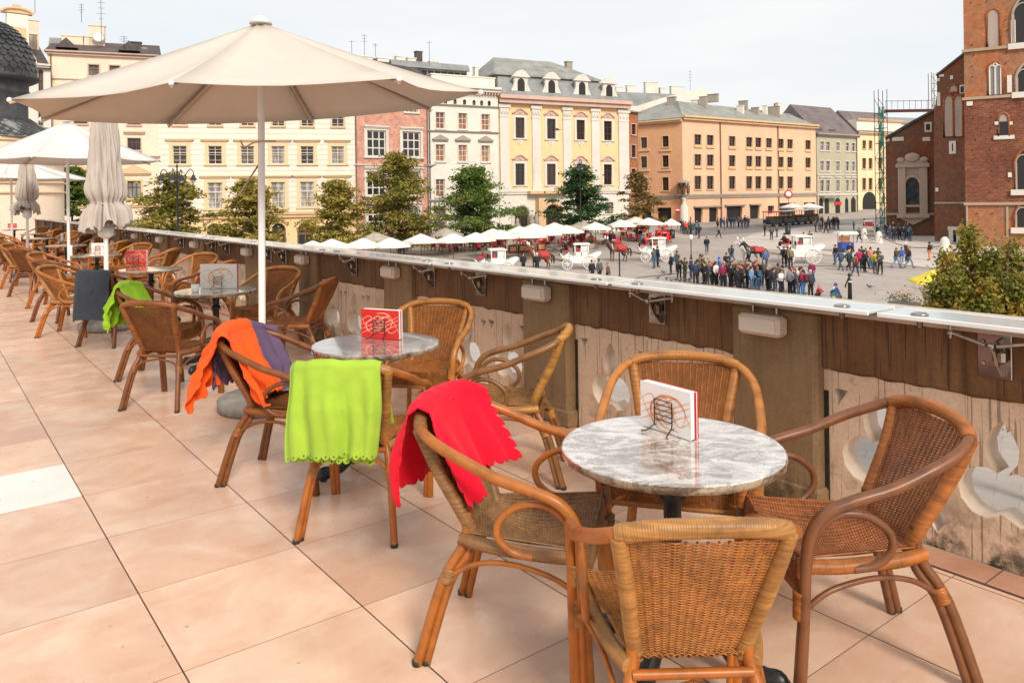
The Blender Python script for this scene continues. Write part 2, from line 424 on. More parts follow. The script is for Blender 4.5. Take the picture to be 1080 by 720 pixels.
        e.build('edge_trim', M_alu, r)
        for s in (-L/2+.16, L/2-.16):
            cbt = MB(); cbt.lathe([(0, 1.0), (.012, 1.0), (.012, 1.052), (.034, 1.054), (.036, 1.060), (.028, 1.064), (0, 1.064)], (-.06, s, 0), 16); cbt.build('clamp_disc', M_steel, r)
    # steel brackets (spider fittings) and light boxes
    br = empty('screen_bracket'); tag(br, cat='bracket', group='steel brackets carrying the glass screens')
    m = MB(); m.bbox((-.008, .035, .90), (.014, .13, .20), .003); m.build('back_plate', M_steel, br)
    m = MB(); m.prism([(-.016, .975), (-.10, .965), (-.115, .93), (-.085, .87), (-.03, .815), (-.016, .81)], -.006, .006, 0, 'Y'); m.bbox((-.05, 0, .90), (.05, .05, .06), .012); m.build('gusset', M_steel, br)
    m = MB()
    bar(m, (-.135, -.02, .955), (-.10, -.16, .985), .008); bar(m, (-.135, .02, .955), (-.10, .17, .985), .008); bar(m, (-.02, .0, .93), (-.14, 0, .955), .011)
    bar(m, (-.10, -.16, .96), (-.10, -.16, 1.04), .007); bar(m, (-.10, .17, .96), (-.10, .17, 1.04), .007)
    m.sphere((-.10, -.16, .982), .014, 8); m.sphere((-.10, .17, .982), .014, 8); m.sphere((-.137, 0, .955), .017, 8)
    m.build('spider_arm', M_steel, br)
    for y, z in ((.01, .86), (.075, .86), (.01, .95), (.075, .95)): m = MB(); m.sphere((-.018, y, z), .010, 8); m.build('bolt', M_steel, br)
    js = [1.30, 3.15, 5.0, 5.75, 7.25, 9.15, 9.65, 11.3, 11.95, 13.7, 15.9, 18, 20, 22, 24, 26]
    for k, j in enumerate(js):
        o = br if k == 0 else copy_tree(br); o.location = T(3.555, j); o.rotation_euler = (0, 0, -YAW)
        o['label'] = {0: 'steel bracket with round clamps above the brown armchair', 1: 'steel bracket on the band left of the broad pier', 2: 'steel bracket above the stained panel, nearer of the close pair', 3: 'steel bracket above the stained panel, further of the close pair'}.get(k, ORD[k]+' steel screen bracket under the rail, counted from the near end')
    lb = empty('light_box'); tag(lb, cat='light box', group='light boxes on the parapet piers')
    m = MB(); m.bbox((-.045, 0, .905), (.09, .25, .105), .016); m.build('housing', simple('beige enamel', (.62, .50, .40), .45, var=.06), lb)
    m = MB(); m.bbox((-.093, 0, .905), (.006, .21, .07), .002); m.build('cover_plate', simple('beige enamel light', (.66, .55, .45), .4, var=.04), lb)
    m = MB(); bar(m, (-.02, -.07, .96), (-.02, -.07, .995), .007); bar(m, (-.02, .07, .96), (-.02, .07, .995), .007); m.build('fixing_pin', M_steel, lb)
    for k, j in enumerate(PIERS[1:12]):
        o = lb if k == 0 else copy_tree(lb); o.location = T(PI_F-.001, j+.02); o.rotation_euler = (0, 0, -YAW)
        o['label'] = {0: 'beige light box on the broad pier behind the white menu', 1: 'beige light box on the pier above the curved chair back', 2: 'beige light box on the pier behind the red menu stand'}.get(k, ORD[k]+' beige light box on the parapet piers, counted from the near end')
parapet()
# the building under the terrace, so that the terrace stands on something
mb = MB(); mb.M = toWmat(0, 0)
mb.box((-2.6, 19.5, -4.1), (12.5, 45, 7.28)); tag(mb.build('arcade_building', M_pier), 'stone arcade building that carries the cafe terrace', 'building')
# ================= rattan chairs =================
def cane_mat(name, rings=False, weave=False):
    q = NM(name); c = q.coord(); oc = q.objcol()
    f = q.noise(c, 14, 4, .6); t = q.ramp(f, [(.28, .62), (.5, 1.0), (.75, 1.22)])
    if rings: t = q.mix(1, t, q.ramp(q.noise(q.map(c, (3, 3, 60)), 2, 2, .5), [(.35, .72), (.65, 1.12)]), 'MULTIPLY')
    if weave: t = q.mix(1, t, q.ramp(q.noise(c, 70, 2, .5), [(.3, .7), (.7, 1.15)]), 'MULTIPLY')
    q.P(col=q.mix(1, oc, t, 'MULTIPLY'), rough=.42 if not weave else .5, spec=.4, coat=.10 if not weave else .0, coatr=.2)
    if not rings: q.P(normal=q.bump(q.noise(q.map(c, (30, 30, 30)), 3, 3), .12, .002))
    return q.m
M_cane, M_wrap, M_weave = cane_mat('bent cane'), cane_mat('cane wrapping', True), cane_mat('woven rattan', False, True)
M_black = simple('black rubber', (.02, .02, .02), .7)
def wrapped(mb, pts, r, pitch=.0058, n=10, r2=None):
    P = smooth_path(pts, 10); L = [0]
    for a, b in zip(P, P[1:]): L.append(L[-1]+(b-a).length)
    tot = L[-1]; N = int(tot/pitch)*3; out = []; rs = []; k = 0
    rnd = random.Random(3)
    jit = [rnd.uniform(-.0005, .0006) for _ in range(N+2)]
    for s in range(N+1):
        d = tot*s/N
        while k < len(L)-2 and L[k+1] < d: k += 1
        t = (d-L[k])/max(1e-9, L[k+1]-L[k]); out.append(P[k].lerp(P[k+1], t))
        base = r if r2 is None else r+(r2-r)*s/N
        rs.append(base + (-.0016 if s % 3 == 0 else 0) + jit[s//3])
    mb.tube(out, rs, n)
def weave(mb, fn, nrm, L_u, L_v, warp=.023, weft=.0043, gap=None, aw=.0034, rw=.00225, ends=.0):
    """warps run along v, wefts run along u over and under them"""
    nw = max(4, int(L_u/warp)); nr = max(4, int(L_v/weft))
    for i in range(nw+1):
        u = i/nw
        pts = [fn(u, j/14) for j in range(15)]; mb.tube(pts, .0034, 5, cap=False, flat=(1, 1))
    for k in range(1, nr):
        v = k/nr; S_ = nw*2; runs = [[]]
        for s in range(S_+1):
            u = s/S_
            if gap and gap[0] < v < gap[1] and gap[2] < u < gap[3] and (k % 2 == 0 or (s//2+k//2) % 2): 
                if runs[-1]: runs.append([])
                continue
            ph = 1 if (s//1+ (k % 2)*2) % 4 == 0 else (-1 if (s+(k % 2)*2) % 4 == 2 else 0)
            if s % 2: ph = 0
            runs[-1].append(fn(u, v)+nrm(u, v)*(aw*ph))
        for R_ in runs:
            if len(R_) > 1: mb.tube(R_, rw, 4, cap=False)
def build_chair():
    ch = empty('rattan_armchair'); tag(ch, cat='chair', group='rattan armchairs on the terrace')
    # --- frame: hoop that is front leg, arm and back rail in one ---
    half = [(.262, .262, 0), (.268, .250, .22), (.272, .240, .44), (.277, .225, .54), (.283, .180, .605), (.288, .10, .640), (.288, -.03, .675), (.280, -.155, .725), (.258, -.25, .762), (.218, -.315, .793)]
    back = [(.14, -.347, .815), (.0, -.362, .824), (-.14, -.347, .815)]
    full = half+back+[(-x, y, z) for x, y, z in reversed(half)]
    P = smooth_path(full, 7); N = len(P)
    m = MB(); m.tube(P, [.0185 if z.z > .5 else .0180 for z in P], 12); m.build('hoop_rail', M_cane, ch)
    for s in (-1, 1):
        m = MB()   # second pole of the front leg, curling up into the arm loop
        pts = [(.240, .262, 0), (.246, .245, .25), (.250, .222, .44), (.254, .195, .535), (.258, .13, .588), (.262, .045, .585), (.264, -.025, .535), (.262, -.035, .475), (.255, .01, .428), (.245, .075, .412)]
        m.tube(smooth_path([(x*s, y, z) for x, y, z in pts], 6), .0125, 10); m.build('arm_loop', M_cane, ch)
        m = MB()   # rear leg, double pole
        m.tube(smooth_path([(.150*s, -.180, .50), (.160*s, -.185, .40), (.195*s, -.255, .27), (.232*s, -.335, 0)], 5), .0175, 10)
        m.tube(smooth_path([(.140*s, -.160, .43), (.158*s, -.175, .36), (.188*s, -.232, .26), (.222*s, -.307, 0)], 5), .0145, 10)
        leg = m.build('rear_leg', M_cane, ch)
        m = MB(); m.lathe([(0, 0), (.018, 0), (.018, .018), (0, .018)], (.232*s, -.335, -.002), 10); m.lathe([(0, 0), (.0155, 0), (.0155, .018), (0, .018)], (.222*s, -.307, -.002), 10)
        m.build('rubber_foot', M_black, leg)
        m = MB(); m.lathe([(0, 0), (.018, 0), (.018, .014), (0, .014)], (.262*s, .262, -.002), 10); m.build('rubber_foot', M_black, ch)
        m = MB(); wrapped(m, [(.140*s, -.160, .418), (.156*s, -.190, .49), (.184*s, -.272, .65), (.212*s, -.328, .795)], .0225, .0058, 12); m.build('back_post', M_wrap, ch)
        m = MB(); wrapped(m, [(.258*s, .252, .275), (.259*s, .251, .36)], .0245, .0075, 10); m.build('front_binding', M_wrap, ch)
        m = MB(); wrapped(m, [(.262*s, .243, .40), (.264*s, .234, .47)], .0215, .006, 10); m.build('front_binding', M_wrap, ch)
        m = MB(); wrapped(m, [(.193*s, -.243, .27), (.183*s, -.228, .315)], .0250, .0075, 10); m.build('rear_binding', M_wrap, ch)
    # --- braces under the seat ---
    m = MB()
    for s in (-1, 1):
        m.tube(smooth_path([(.255*s, .235, .300), (.248*s, .15, .352), (.225*s, 0, .372), (.205*s, -.13, .350), (.192*s, -.225, .295)], 5), .009, 8)
        m.tube(smooth_path([(.256*s, .24, .29), (.20*s, .235, .36), (.10*s, .22, .395), (0, .215, .40)], 4), .009, 8)
        m.tube(smooth_path([(.187*s, -.235, .29), (.13*s, -.215, .345), (.0, -.205, .372)], 4), .009, 8)
    m.tube([(-.16, -.20, .395), (.16, -.20, .395)], .013, 8)
    m.build('brace', M_cane, ch)
    # --- top rail wrapping ---
    m = MB(); wrapped(m, [(.215, -.318, .794), (.14, -.347, .815), (.0, -.362, .824), (-.14, -.347, .815), (-.215, -.318, .794)], .0235, .0062, 14); m.build('top_wrapping', M_wrap, ch)
    # --- woven back ---
    def fb(u, v):
        a = 2*u-1; hw = .138+.074*v
        return Vector((a*hw, -.155-.170*v**.97-.040*(1-a*a)*(.35+.65*v), .418+.375*v))
    def nb(u, v): 
        a = 2*u-1; return Vector((a*.35, 1, .22)).normalized()
    m = MB(); weave(m, fb, nb, .37, .385); m.build('woven_back', M_weave, ch)
    # --- seat with rolled apron ---
    def fs(u, v):
        a = 2*u-1
        if v < .22:       # apron
            t = v/.22; ang = t*pi*.5; hw = .238
            z = .345+.078*t + .014*sin(ang); y = .238-.004*(1-t)-.020*max(0, t-.6)**1.5*2
            return Vector((a*hw, y+.010*(1-a*a), z + .018*abs(a)**3*(t)))
        t = (v-.22)/.78; hw = .238-.078*t
        y = .232-.425*t; z = .437+.018*abs(a)**3*(1-t) - .052*sin(pi*min(1, t*1.05))*(1-a*a) - .004
        return Vector((a*hw, y, z - (.03 if False else 0)))
    def ns(u, v): return Vector((0, 1, .25)).normalized() if v < .20 else Vector((0, .12, 1)).normalized()
    m = MB(); weave(m, fs, ns, .46, .52, warp=.021, weft=.0046); m.build('woven_seat', M_weave, ch)
    for s in (-1, 1):
        m = MB(); wrapped(m, [(.240*s, .235, .425), (.236*s, .12, .418), (.205*s, -.08, .414), (.165*s, -.195, .412)], .0225, .0058, 10); m.build('seat_rail', M_wrap, ch)
    m = MB(); wrapped(m, [(-.25, .240, .340), (.25, .240, .340)], .0130, .006, 8); m.build('front_rail', M_wrap, ch)
    return ch
CH = build_chair()
PAL = {  # cane, wrapping, weave
 'tan': ((.37, .108, .014), (.37, .170, .045), (.36, .130, .026)),
 'brown': ((.165, .060, .022), (.38, .120, .022), (.36, .120, .036)),
 'beige': ((.37, .118, .020), (.25, .120, .042), (.32, .165, .064)),
 'gold': ((.42, .155, .030), (.38, .150, .030), (.32, .110, .022)),
 'olive': ((.20, .085, .027), (.43, .195, .040), (.32, .155, .048)),
 'dark': ((.180, .058, .014), (.235, .074, .015), (.190, .062, .013)),
}
CHAIRS = {}
def chair(key, i, j, face, pal, label, pull=0):
    """face: facing direction (di,dj) in the terrace frame"""
    f = (IV*face[0]+JV*face[1]).normalized(); rz = atan2(-f.x, f.y)
    o = CH if not CHAIRS else copy_tree(CH)
    o.location = T(i, j); o.rotation_euler = (0, 0, rz); o['label'] = label
    a, b, c = PAL[pal]
    def paint(x):
        n = x.name.split('.')[0]; r = random.Random(key+n).uniform(.93, 1.06)
        col = a if n in ('hoop_rail', 'arm_loop', 'rear_leg', 'brace') else (c if n.startswith('woven') else b)
        x.color = (col[0]*r, col[1]*r, col[2]*r, 1)
        for k in x.children: paint(k)
    paint(o); CHAIRS[key] = o; wx = {'A': .94, 'B': 1.05, 'C': 1.04, 'D': 1.13, 'G': 1.06}.get(key, 1.0); o.scale = (wx, 1, 1); o.matrix_world = Matrix.Translation(o.location) @ Matrix.Rotation(rz, 4, 'Z') @ Matrix.Diagonal((wx, 1, 1, 1))
    return o
C_ = chair
C_('A', 1.63, 1.42, (.59, .80), 'tan', 'nearest rattan armchair, its tan woven back turned to us at the marble table')
C_('B', 2.50, 1.435, (-.82, .57), 'brown', 'brown rattan armchair facing left at the marble table, in front of the carved panel')
C_('C', 1.725, 2.175, (.61, -.79), 'beige', 'rattan armchair with pale seat under the red blanket')
C_('D', 2.57, 2.19, (-.80, -.60), 'gold', 'rattan armchair behind the white menu, its back to the broad pier')
C_('E', 1.77, 3.53, (.70, .72), 'tan', 'rattan armchair with the lime green blanket hung over its back')
C_('F', 1.70, 4.31, (.66, -.75), 'dark', 'rattan armchair under the orange and purple blankets')
C_('G', 2.76, 4.62, (-.78, -.62), 'gold', 'rattan armchair behind the red menu at the second marble table')
C_('H', 2.68, 3.56, (-.70, .71), 'olive', 'rattan armchair with long brown arms facing left, back against the stained pier')
C_('I', 1.61, 6.55, (.72, .69), 'dark', 'rattan armchair with its brown woven back to us, just left of the orange blanket')
C_('J', 1.78, 7.55, (.80, -.60), 'dark', 'rattan armchair carrying the small lime blanket near the white cup')
C_('K', 2.85, 7.10, (-.70, .71), 'brown', 'dark rattan armchair directly right of the big parasol pole, facing left')
C_('L', 3.00, 8.30, (-.80, -.60), 'gold', 'rattan armchair behind the big parasol pole with its back to the parapet')
C_('M', 1.78, 9.72, (.76, .65), 'dark', 'rattan armchair hidden by the charcoal blanket')
C_('N', 1.50, 10.65, (.80, -.60), 'tan', 'rattan armchair left of the charcoal blanket, its woven inside showing')
C_('O', 1.60, 12.15, (.84, .54), 'dark', 'rattan armchair with olive woven back to us, two chairs left of the charcoal blanket')
C_('P', 1.62, 15.75, (.80, .60), 'dark', 'rattan armchair with woven back to us, third in the row from the left edge')
C_('Q', 2.82, 10.05, (-.72, .69), 'brown', 'rattan armchair turned sideways between the white menu and the small red menu')
C_('R', 3.05, 11.45, (-.80, -.60), 'gold', 'rattan armchair facing us behind the table with the small red menu')
C_('S', 1.70, 13.75, (.80, -.60), 'tan', 'rattan armchair tucked in behind the olive backed one')
C_('U', 3.0, 13.35, (-.75, .66), 'tan', 'rattan armchair right of the small white menu with its back to the parapet')
C_('V', 3.02, 15.25, (-.80, -.60), 'gold', 'rattan armchair facing us behind the small white menu')
far = 'rattan armchair in the crowded far end of the terrace'
FARL = ['rattan armchair facing us at the left of the bare marble table', 'rattan armchair with its back to us at the bare marble table', 'rattan armchair on the parapet side of the bare marble table, turned sideways', 'rattan armchair beyond the bare marble table, facing us',
 'rattan armchair left of the first small far table', 'rattan armchair just past the first small far table, back to us', 'dark rattan armchair by the parapet at the first small far table', 'pale rattan armchair by the parapet past the first small far table', 'rattan armchair left of the second small far table', 'rattan armchair past the second small far table, back to us', 'rattan armchair by the parapet at the second small far table', 'rattan armchair near the parapet between the last two far tables', 'rattan armchair left of the last far table', 'outlying rattan armchair at the left frame edge, nearer one', 'outlying rattan armchair at the left frame edge, further one']
for n, (a, b, f, p_) in enumerate([(1.62, 17.3, (.8, -.6), 'tan'), (1.60, 19.0, (.8, .6), 'dark'), (3.0, 17.0, (-.7, .7), 'tan'), (3.02, 19.1, (-.8, -.6), 'gold'), (1.75, 21.3, (.8, -.6), 'tan'),
      (1.75, 22.6, (.8, .6), 'tan'), (3.0, 21.3, (-.7, .7), 'dark'), (3.05, 23.5, (-.8, -.6), 'gold'), (1.9, 25.2, (.8, -.5), 'gold'), (1.9, 27.0, (.8, .6), 'tan'), (3.0, 26.2, (-.7, .6), 'gold'),
      (3.0, 29.2, (-.8, -.6), 'tan'), (1.9, 30.0, (.8, -.6), 'tan'), (.45, 19.6, (.5, .8), 'tan'), (.40, 21.5, (.6, -.8), 'tan')]):
    C_('far%d' % n, a, b, f, p_, FARL[n])

# ================= marble tables =================
def granite(name, c0, c1, c2, vein):
    q = NM(name); c = q.pos()
    n = q.noise(q.map(c, (1.0, 1.7, 1), (0, 0, 0), (0, 0, .5)), 4.2, 8, .70, 1.1)
    k = q.ramp(n, [(.30, c2), (.44, c0), (.58, c1), (.72, c0)])
    v = q.noise(q.map(c, (1, 1.7, 1), (3, 1, 0), (0, 0, .7)), 5, 9, .74, 1.6)
    k = q.mix(q.ramp(v, [(.50, 0), (.58, .85), (.64, .15), (.74, .9)]), k, vein)
    sp = q.noise(c, 130, 2, .5); k = q.mix(1, k, q.ramp(sp, [(.3, .72), (.65, 1.08)]), 'MULTIPLY')
    q.P(col=k, rough=.12, spec=.6, coat=1.0, coatr=.04); return q.m
M_gr1 = granite('white veined marble', (.46, .39, .34), (.76, .70, .64), (.13, .085, .055), (.15, .095, .06))
M_gr2 = granite('grey speckled marble', (.30, .25, .23), (.48, .42, .38), (.10, .07, .065), (.12, .08, .07))
M_gr3 = granite('green veined marble', (.42, .38, .29), (.58, .53, .42), (.20, .17, .12), (.16, .13, .09))
M_gr4 = granite('pinkish marble', (.60, .44, .35), (.72, .56, .46), (.40, .27, .2), (.35, .22, .16))
M_iron = simple('black cast iron', (.022, .021, .022), .38, var=.3, scale=9, bump=.2)
M_edge = granite('rough stone edge', (.25, .18, .12), (.42, .33, .23), (.05, .035, .03), (.06, .04, .03))
def build_table(top, name_):
    t = empty('marble_table'); tag(t, cat='table', group='round marble tables on the terrace')
    R = .372
    m = MB(); m.lathe([(0, .7305), (R-.004, .7305), (R, .7275)], n=72, sm=False); m.build('tabletop', top, t)
    m = MB(); m.lathe([(R, .7275), (R+.0015, .722), (R, .704), (R-.012, .699), (0, .699)], n=72, wob=lambda a, z: 1+.004*sin(13*a+z*300)*(1 if z < .72 else 0)); m.build('rim', M_edge, t)
    m = MB(); m.lathe([(0, .699), (.15, .698), (.15, .690), (.05, .676), (.034, .66), (.030, .60), (.030, .585), (.042, .58), (.045, .565), (.042, .55), (.030, .545), (.029, .32), (.040, .31), (.046, .28), (.052, .20), (.060, .16), (.040, .12), (0, .10)], n=20); m.build('column', M_iron, t)
    for k in range(4):
        a = pi/4+k*pi/2; m = MB()
        P = smooth_path([(.03, 0, .25), (.10, 0, .225), (.17, 0, .13), (.23, 0, .065), (.30, 0, .045), (.345, 0, .050), (.352, 0, .030)], 6)
        m.M = Matrix.Rotation(a, 4, 'Z')
        m.tube(P, [.043-.014*(i/len(P)) for i in range(len(P))], 10, flat=(1, .8))
        m.sphere((.345, 0, .034), (.044, .034, .035), 12); m.sphere((.10, 0, .225), (.03, .02, .03), 10)
        m.build('foot', M_iron, t)
    return t
TB = [build_table(g, '') for g in (M_gr1, M_gr2, M_gr3, M_gr4)]
used = set()
def table(g, i, j, label, rz=.3):
    o = TB[g] if g not in used else copy_tree(TB[g]); used.add(g)
    o.location = T(i, j); o.rotation_euler = (0, 0, rz); o['label'] = label; return o
table(0, 2.02, 1.76, 'round white veined marble table nearest to us, with the white menu', .2)
table(1, 2.14, 4.12, 'round grey marble table with the red menu beside the lime blanket', -.1)
table(2, 2.26, 7.62, 'round greenish marble table with the white cup and a white menu', .5)
table(2, 2.36, 10.66, 'round marble table with the small red menu left of the greenish one', .1)
table(3, 2.34, 14.3, 'round pinkish marble table with the small white menu beyond the closed parasol', .6)
table(3, 2.41, 18.08, 'bare round marble table around the pole of the further open parasol', .1)
for a, b, l in ((2.55, 22.3, 'first'), (2.7, 26.2, 'second'), (2.6, 31.0, 'third and last')): table(3, a, b, l+' small round table in the crowded far end of the terrace', .2)

# ================= menus, holders, cup =================
M_wire = simple('black wire', (.012, .011, .011), .4)
M_paper = simple('menu paper', (.78, .76, .73), .5, var=.03); M_red = simple('red menu cover', (.62, .025, .02), .35, var=.1)
M_spine = simple('dark red spine', (.45, .02, .03), .4); M_or = simple('orange print', (.82, .36, .16), .45, var=.05); M_pk = simple('pale pink print', (.86, .42, .30), .45, var=.05)
M_cream = simple('white paper', (.80, .77, .74), .5, var=.02)
def swirl(kind, w, h, seed, y):
    """printed line drawing: thin ribbons lying on the cover, in its own plane"""
    r = random.Random(seed); mb = MB()
    def rib(pts, wd):
        P = smooth_path(pts, 8); vs = []; fs = []
        P = [Vector((min(w/2-.004, max(-w/2+.004, p.x)), p.y, min(h-.004, max(.004, p.z)))) for p in P]
        for i, p in enumerate(P):
            t = P[min(i+1, len(P)-1)]-P[max(i-1, 0)]; nn = Vector((-t.z, 0, t.x)); nn = nn.normalized() if nn.length > 1e-6 else Vector((1, 0, 0))
            ww = wd*(.35+.65*sin(pi*i/(len(P)-1))); vs += [p+nn*ww, p-nn*ww]
        for i in range(len(P)-1): fs.append((2*i, 2*i+1, 2*i+3, 2*i+2))
        mb.add(vs, fs)
    for k in range(5):
        cx, cz = r.uniform(-.15, .2)*w, r.uniform(.38, .6)*h; rr = r.uniform(.14, .36)*h; a0 = r.uniform(0, 6)
        rib([(cx+rr*(1+.1*n)*cos(a0+n*.9)*1.2, y, cz+rr*(1+.06*n)*sin(a0+n*.9)) for n in range(r.randint(4, 7))], .0034)
    for k in range(5):
        rib([(-w/2+w*n/4, y, h*(.15+.7*((n*.23+k*.21) % 1)) ) for n in range(5)], .0026)
    return mb
def menu(kind, loc, rz, label, g, w=.20, h=.15):
    r = empty('menu_booklet', loc, rz, label, 'menu', 'menus standing in wire holders')
    tilt = radians(8)
    cov = M_red if kind == 'red' else M_cream
    b = MB()   # local: x along width, faces -y, z up
    b.bbox((0, -.011, h/2), (w, .0024, h), .0008); b.build('front_cover', cov, r)
    th = .034; b = MB(); b.bbox((.0, th/2-.010, h/2), (w-.006, th, h-.004), .001); b.build('pages', M_paper, r)
    b = MB(); b.bbox((0, th-.0085, h/2), (w, .0024, h), .0008); b.build('back_cover', M_cream if kind == 'red' else M_red, r)
    b = MB(); b.bbox((w/2-.001, .012, h/2), (.002, .009, h-.001), .0005); b.build('spine', M_spine, r)
    s = swirl(kind, w, h, 5 if kind == 'red' else 9, -.0127); s.build('printed_drawing', M_pk if kind == 'red' else M_or, r)
    r.rotation_euler = (-tilt*0, 0, rz)
    hd = empty('menu_holder', loc, rz, label.replace('menu', 'menu').split(' ')[0] and 'black wire holder gripping the '+label, 'menu holder', 'black wire menu holders')
    m = MB(); W = .085; y = -.022
    for s in (-1, 1):
        m.tube(smooth_path([(s*(W/2+.022), y-.045, .004), (s*(W/2+.008), y-.034, .006), (s*W/2, y-.006, .022), (s*W/2, y, .04), (s*W/2, y, .115)], 5), .0024, 6)
        m.tube(smooth_path([(s*W/2, .031, .07), (s*W/2, .033, .02), (s*(W/2+.012), .055, .004)], 5), .0022, 6)
        m.tube([(s*W/2, y, .022), (s*W/2, .031, .022)], .002, 6)
    for z in (.044, .062, .080, .098, .115): m.tube([(-W/2, y, z), (W/2, y, z)], .0018, 6)
    m.tube([(-W/2, .031, .07), (W/2, .031, .07)], .0022, 6)
    m.build('wire_frame', M_wire, hd)
    return r
def on_table(u, v): return G(u, v, .731)
menu('white', on_table(704, 456)+Vector((0, 0, .002)), radians(-55), 'white menu with orange lines on the nearest table', 0, .245, .165)
menu('red', on_table(402, 357)+Vector((0, 0, .002)), radians(-25), 'red menu with pale swirls on the second table', 1, .275, .175)
menu('white', on_table(231, 304)+Vector((0, 0, .002)), radians(-8), 'white menu behind the white cup', 2, .38, .235)
menu('red', on_table(144, 279)+Vector((0, 0, .002)), radians(-6), 'small red menu further along the terrace', 3, .30, .19)
menu('white', on_table(104, 267)+Vector((0, 0, .002)), radians(-6), 'small plain white menu beyond the closed parasol', 4, .24, .17)
menu('red', G(13, 240.5, .731)+Vector((0, 0, .002)), radians(-6), 'tiny red menu at the far end by the frame edge', 5, .34, .16)
M_china = simple('white china', (.82, .80, .77), .2, var=.02)
cup = empty('sugar_cup', on_table(206, 308), 0, 'white china cup with a stick on the greenish marble table', 'cup')
m = MB(); m.lathe([(0, 0), (.030, 0), (.036, .01), (.038, .07), (.035, .072), (.033, .02), (0, .015)], n=24); m.build('bowl', M_china, cup)
m = MB(); bar(m, (0, 0, .02), (-.045, -.01, .13), .004); m.build('stick', simple('pale wood', (.6, .45, .3), .6), cup)
for u, v, l in ((74.5, 268, 'thin white paper roll standing on the pinkish table'), (65.5, 252, 'thin white vase standing on the bare marble table')):
    m = MB(); m.lathe([(0, 0), (.028, 0), (.03, .01), (.024, .12), (.03, .17), (.026, .172), (0, .16)], n=14); tag(m.build('bud_vase', M_china, loc=G(u, v+2, .731)), l, 'vase')

# ================= blankets =================
def fleece(name, col):
    q = NM(name); c = q.coord(); n = q.noise(c, 5, 4, .6)
    q.P(col=q.mix(1, col, q.ramp(n, [(.3, .86), (.7, 1.08)]), 'MULTIPLY'), rough=.95, spec=.08, sheen=.06, normal=q.bump(q.noise(c, 260, 3, .6), .25, .0015)); return q.m
def blanket(key, col, label, s0, s1, Lf, Lb, seed, lift=0.0, folds=4, amp=.022, skew=0.0, skewb=0.0, scal=24, off=.0, name='blanket', taper=0.0, flare=.06, inner=.165, sh=0.0, crumple=0.0, sd=0.0, sc=.014, eyes=False, label_it=True):
    """hung over the back rail of a chair. s0,s1: span along the top rail in metres (chair x), Lf: length down the inside, Lb: down the outside"""
    ch = CHAIRS[key]; mb = MB(); nu, nv = scal*8, 144; r = .030+off
    def rail(x):
        x_ = max(-.262, min(.262, x)); a = abs(x_)
        y = -.360+.013*(a/.15)**2 if a < .15 else -.347+(a-.15)*.38
        z = .818-.006*(a/.15)**2 if a < .15 else .812-(a-.15)*.16
        if a > .225: y = -.318+(a-.225)*1.5; z = .80-(a-.225)*.75
        return Vector((x, y, z+lift))
    def fn(a, b):
        x = s0+(s1-s0)*a; P = rail(x)
        scf = abs(sin(pi*scal*a))**.6; side = abs(sin(pi*b*16))**.6
        lenf = Lf*(1+skew*(a-.5)) + sc*scf; lenb = Lb*(1+skewb*(a-.5)) + sc*scf
        if a < 1e-6: x -= sd*side
        if a > 1-1e-6: x += sd*side
        P = rail(x)
        tot = lenf+lenb+pi*r; d = b*tot-lenb
        nz_ = mnoise.noise(Vector((a*3.1, d*2.5, seed)))
        cz_ = mnoise.noise(Vector((a*7, d*8, seed+3)))+.6*mnoise.noise(Vector((a*15, d*17, seed+9)))
        fold = sin(2*pi*folds*a+seed+1.5*nz_)+.45*sin(2*pi*folds*2.3*a+seed*2+d*3)
        if d < 0:      # outside, hanging behind
            t = -d; g_ = min(1, t/.18)
            y = P.y-r-flare*t-amp*g_*(fold+.4) - .015*g_; z = P.z-t*.985; xx = x*(1-taper*t)+sh*t
            xx += .012*g_*sin(5*a+seed+t*9); y -= crumple*(cz_+.3)*min(1, t/.08); xx += crumple*.5*cz_*g_
            return Vector((xx, y, z))
        if d < pi*r:
            an = d/r; return P+Vector((0, -r*cos(an), r*sin(an)+.002+.003*fold+crumple*.3*(cz_+.7)*sin(an)))
        t = d-pi*r; g_ = min(1, t/.2)
        y = P.y+r+inner*min(t, .35)/.35*1.0+amp*.7*g_*(fold+.5)+crumple*.6*(cz_+.6)*g_; z = P.z-t*.97; xx = x*(1-taper*t)+sh*t
        sl = .47
        if z < sl:      # lies down on the seat
            e = sl-z; y += e*.95; z = sl+.006*sin(40*e+6*a)+.008*abs(fold)
        return Vector((xx+.010*sin(7*a+seed), y, z))
    mb.grid(fn, nu, nv)
    o = mb.build(name, fleece('fleece '+label, col)); o.matrix_world = ch.matrix_world.copy()
    md = o.modifiers.new('thickness', 'SOLIDIFY'); md.thickness = .0035; md.offset = 1
    if eyes:
        e = MB()
        for i in range(scal):
            p0, p1, p2 = fn((i+.5)/scal, .020), fn((i+.5)/scal+.004, .020), fn((i+.5)/scal, .024); n_ = (p1-p0).cross(p2-p0).normalized()
            if n_.y > 0: n_ = -n_
            t1 = (p1-p0).normalized(); t2 = n_.cross(t1); e.add([p0+n_*.0045+(t1*cos(k*pi/4)+t2*sin(k*pi/4))*.0042 for k in range(8)], [tuple(range(8))])
        e.build('eyelets', simple('eyelet dark', (.05, .07, .01), .9), o)
    return tag(o, label, 'blanket', 'fleece blankets left on the chairs') if label_it else o
blanket('C', (.78, .010, .030), 'bright red blanket with scalloped edge over a chair back', -.25, .185, .26, .30, 1.3, folds=1.4, amp=.026, skew=.2, taper=.05, scal=12, off=.018, flare=.09, sh=-.04, crumple=.014, sd=.016, sc=.018)
lime = blanket('E', (.34, .52, .055), 'lime green blanket hanging in folds beside the grey marble table', -.268, .185, .30, .385, 2.0, folds=2.2, amp=.019, scal=12, flare=.03, skewb=-.05, crumple=.004, eyes=True, sc=.018)
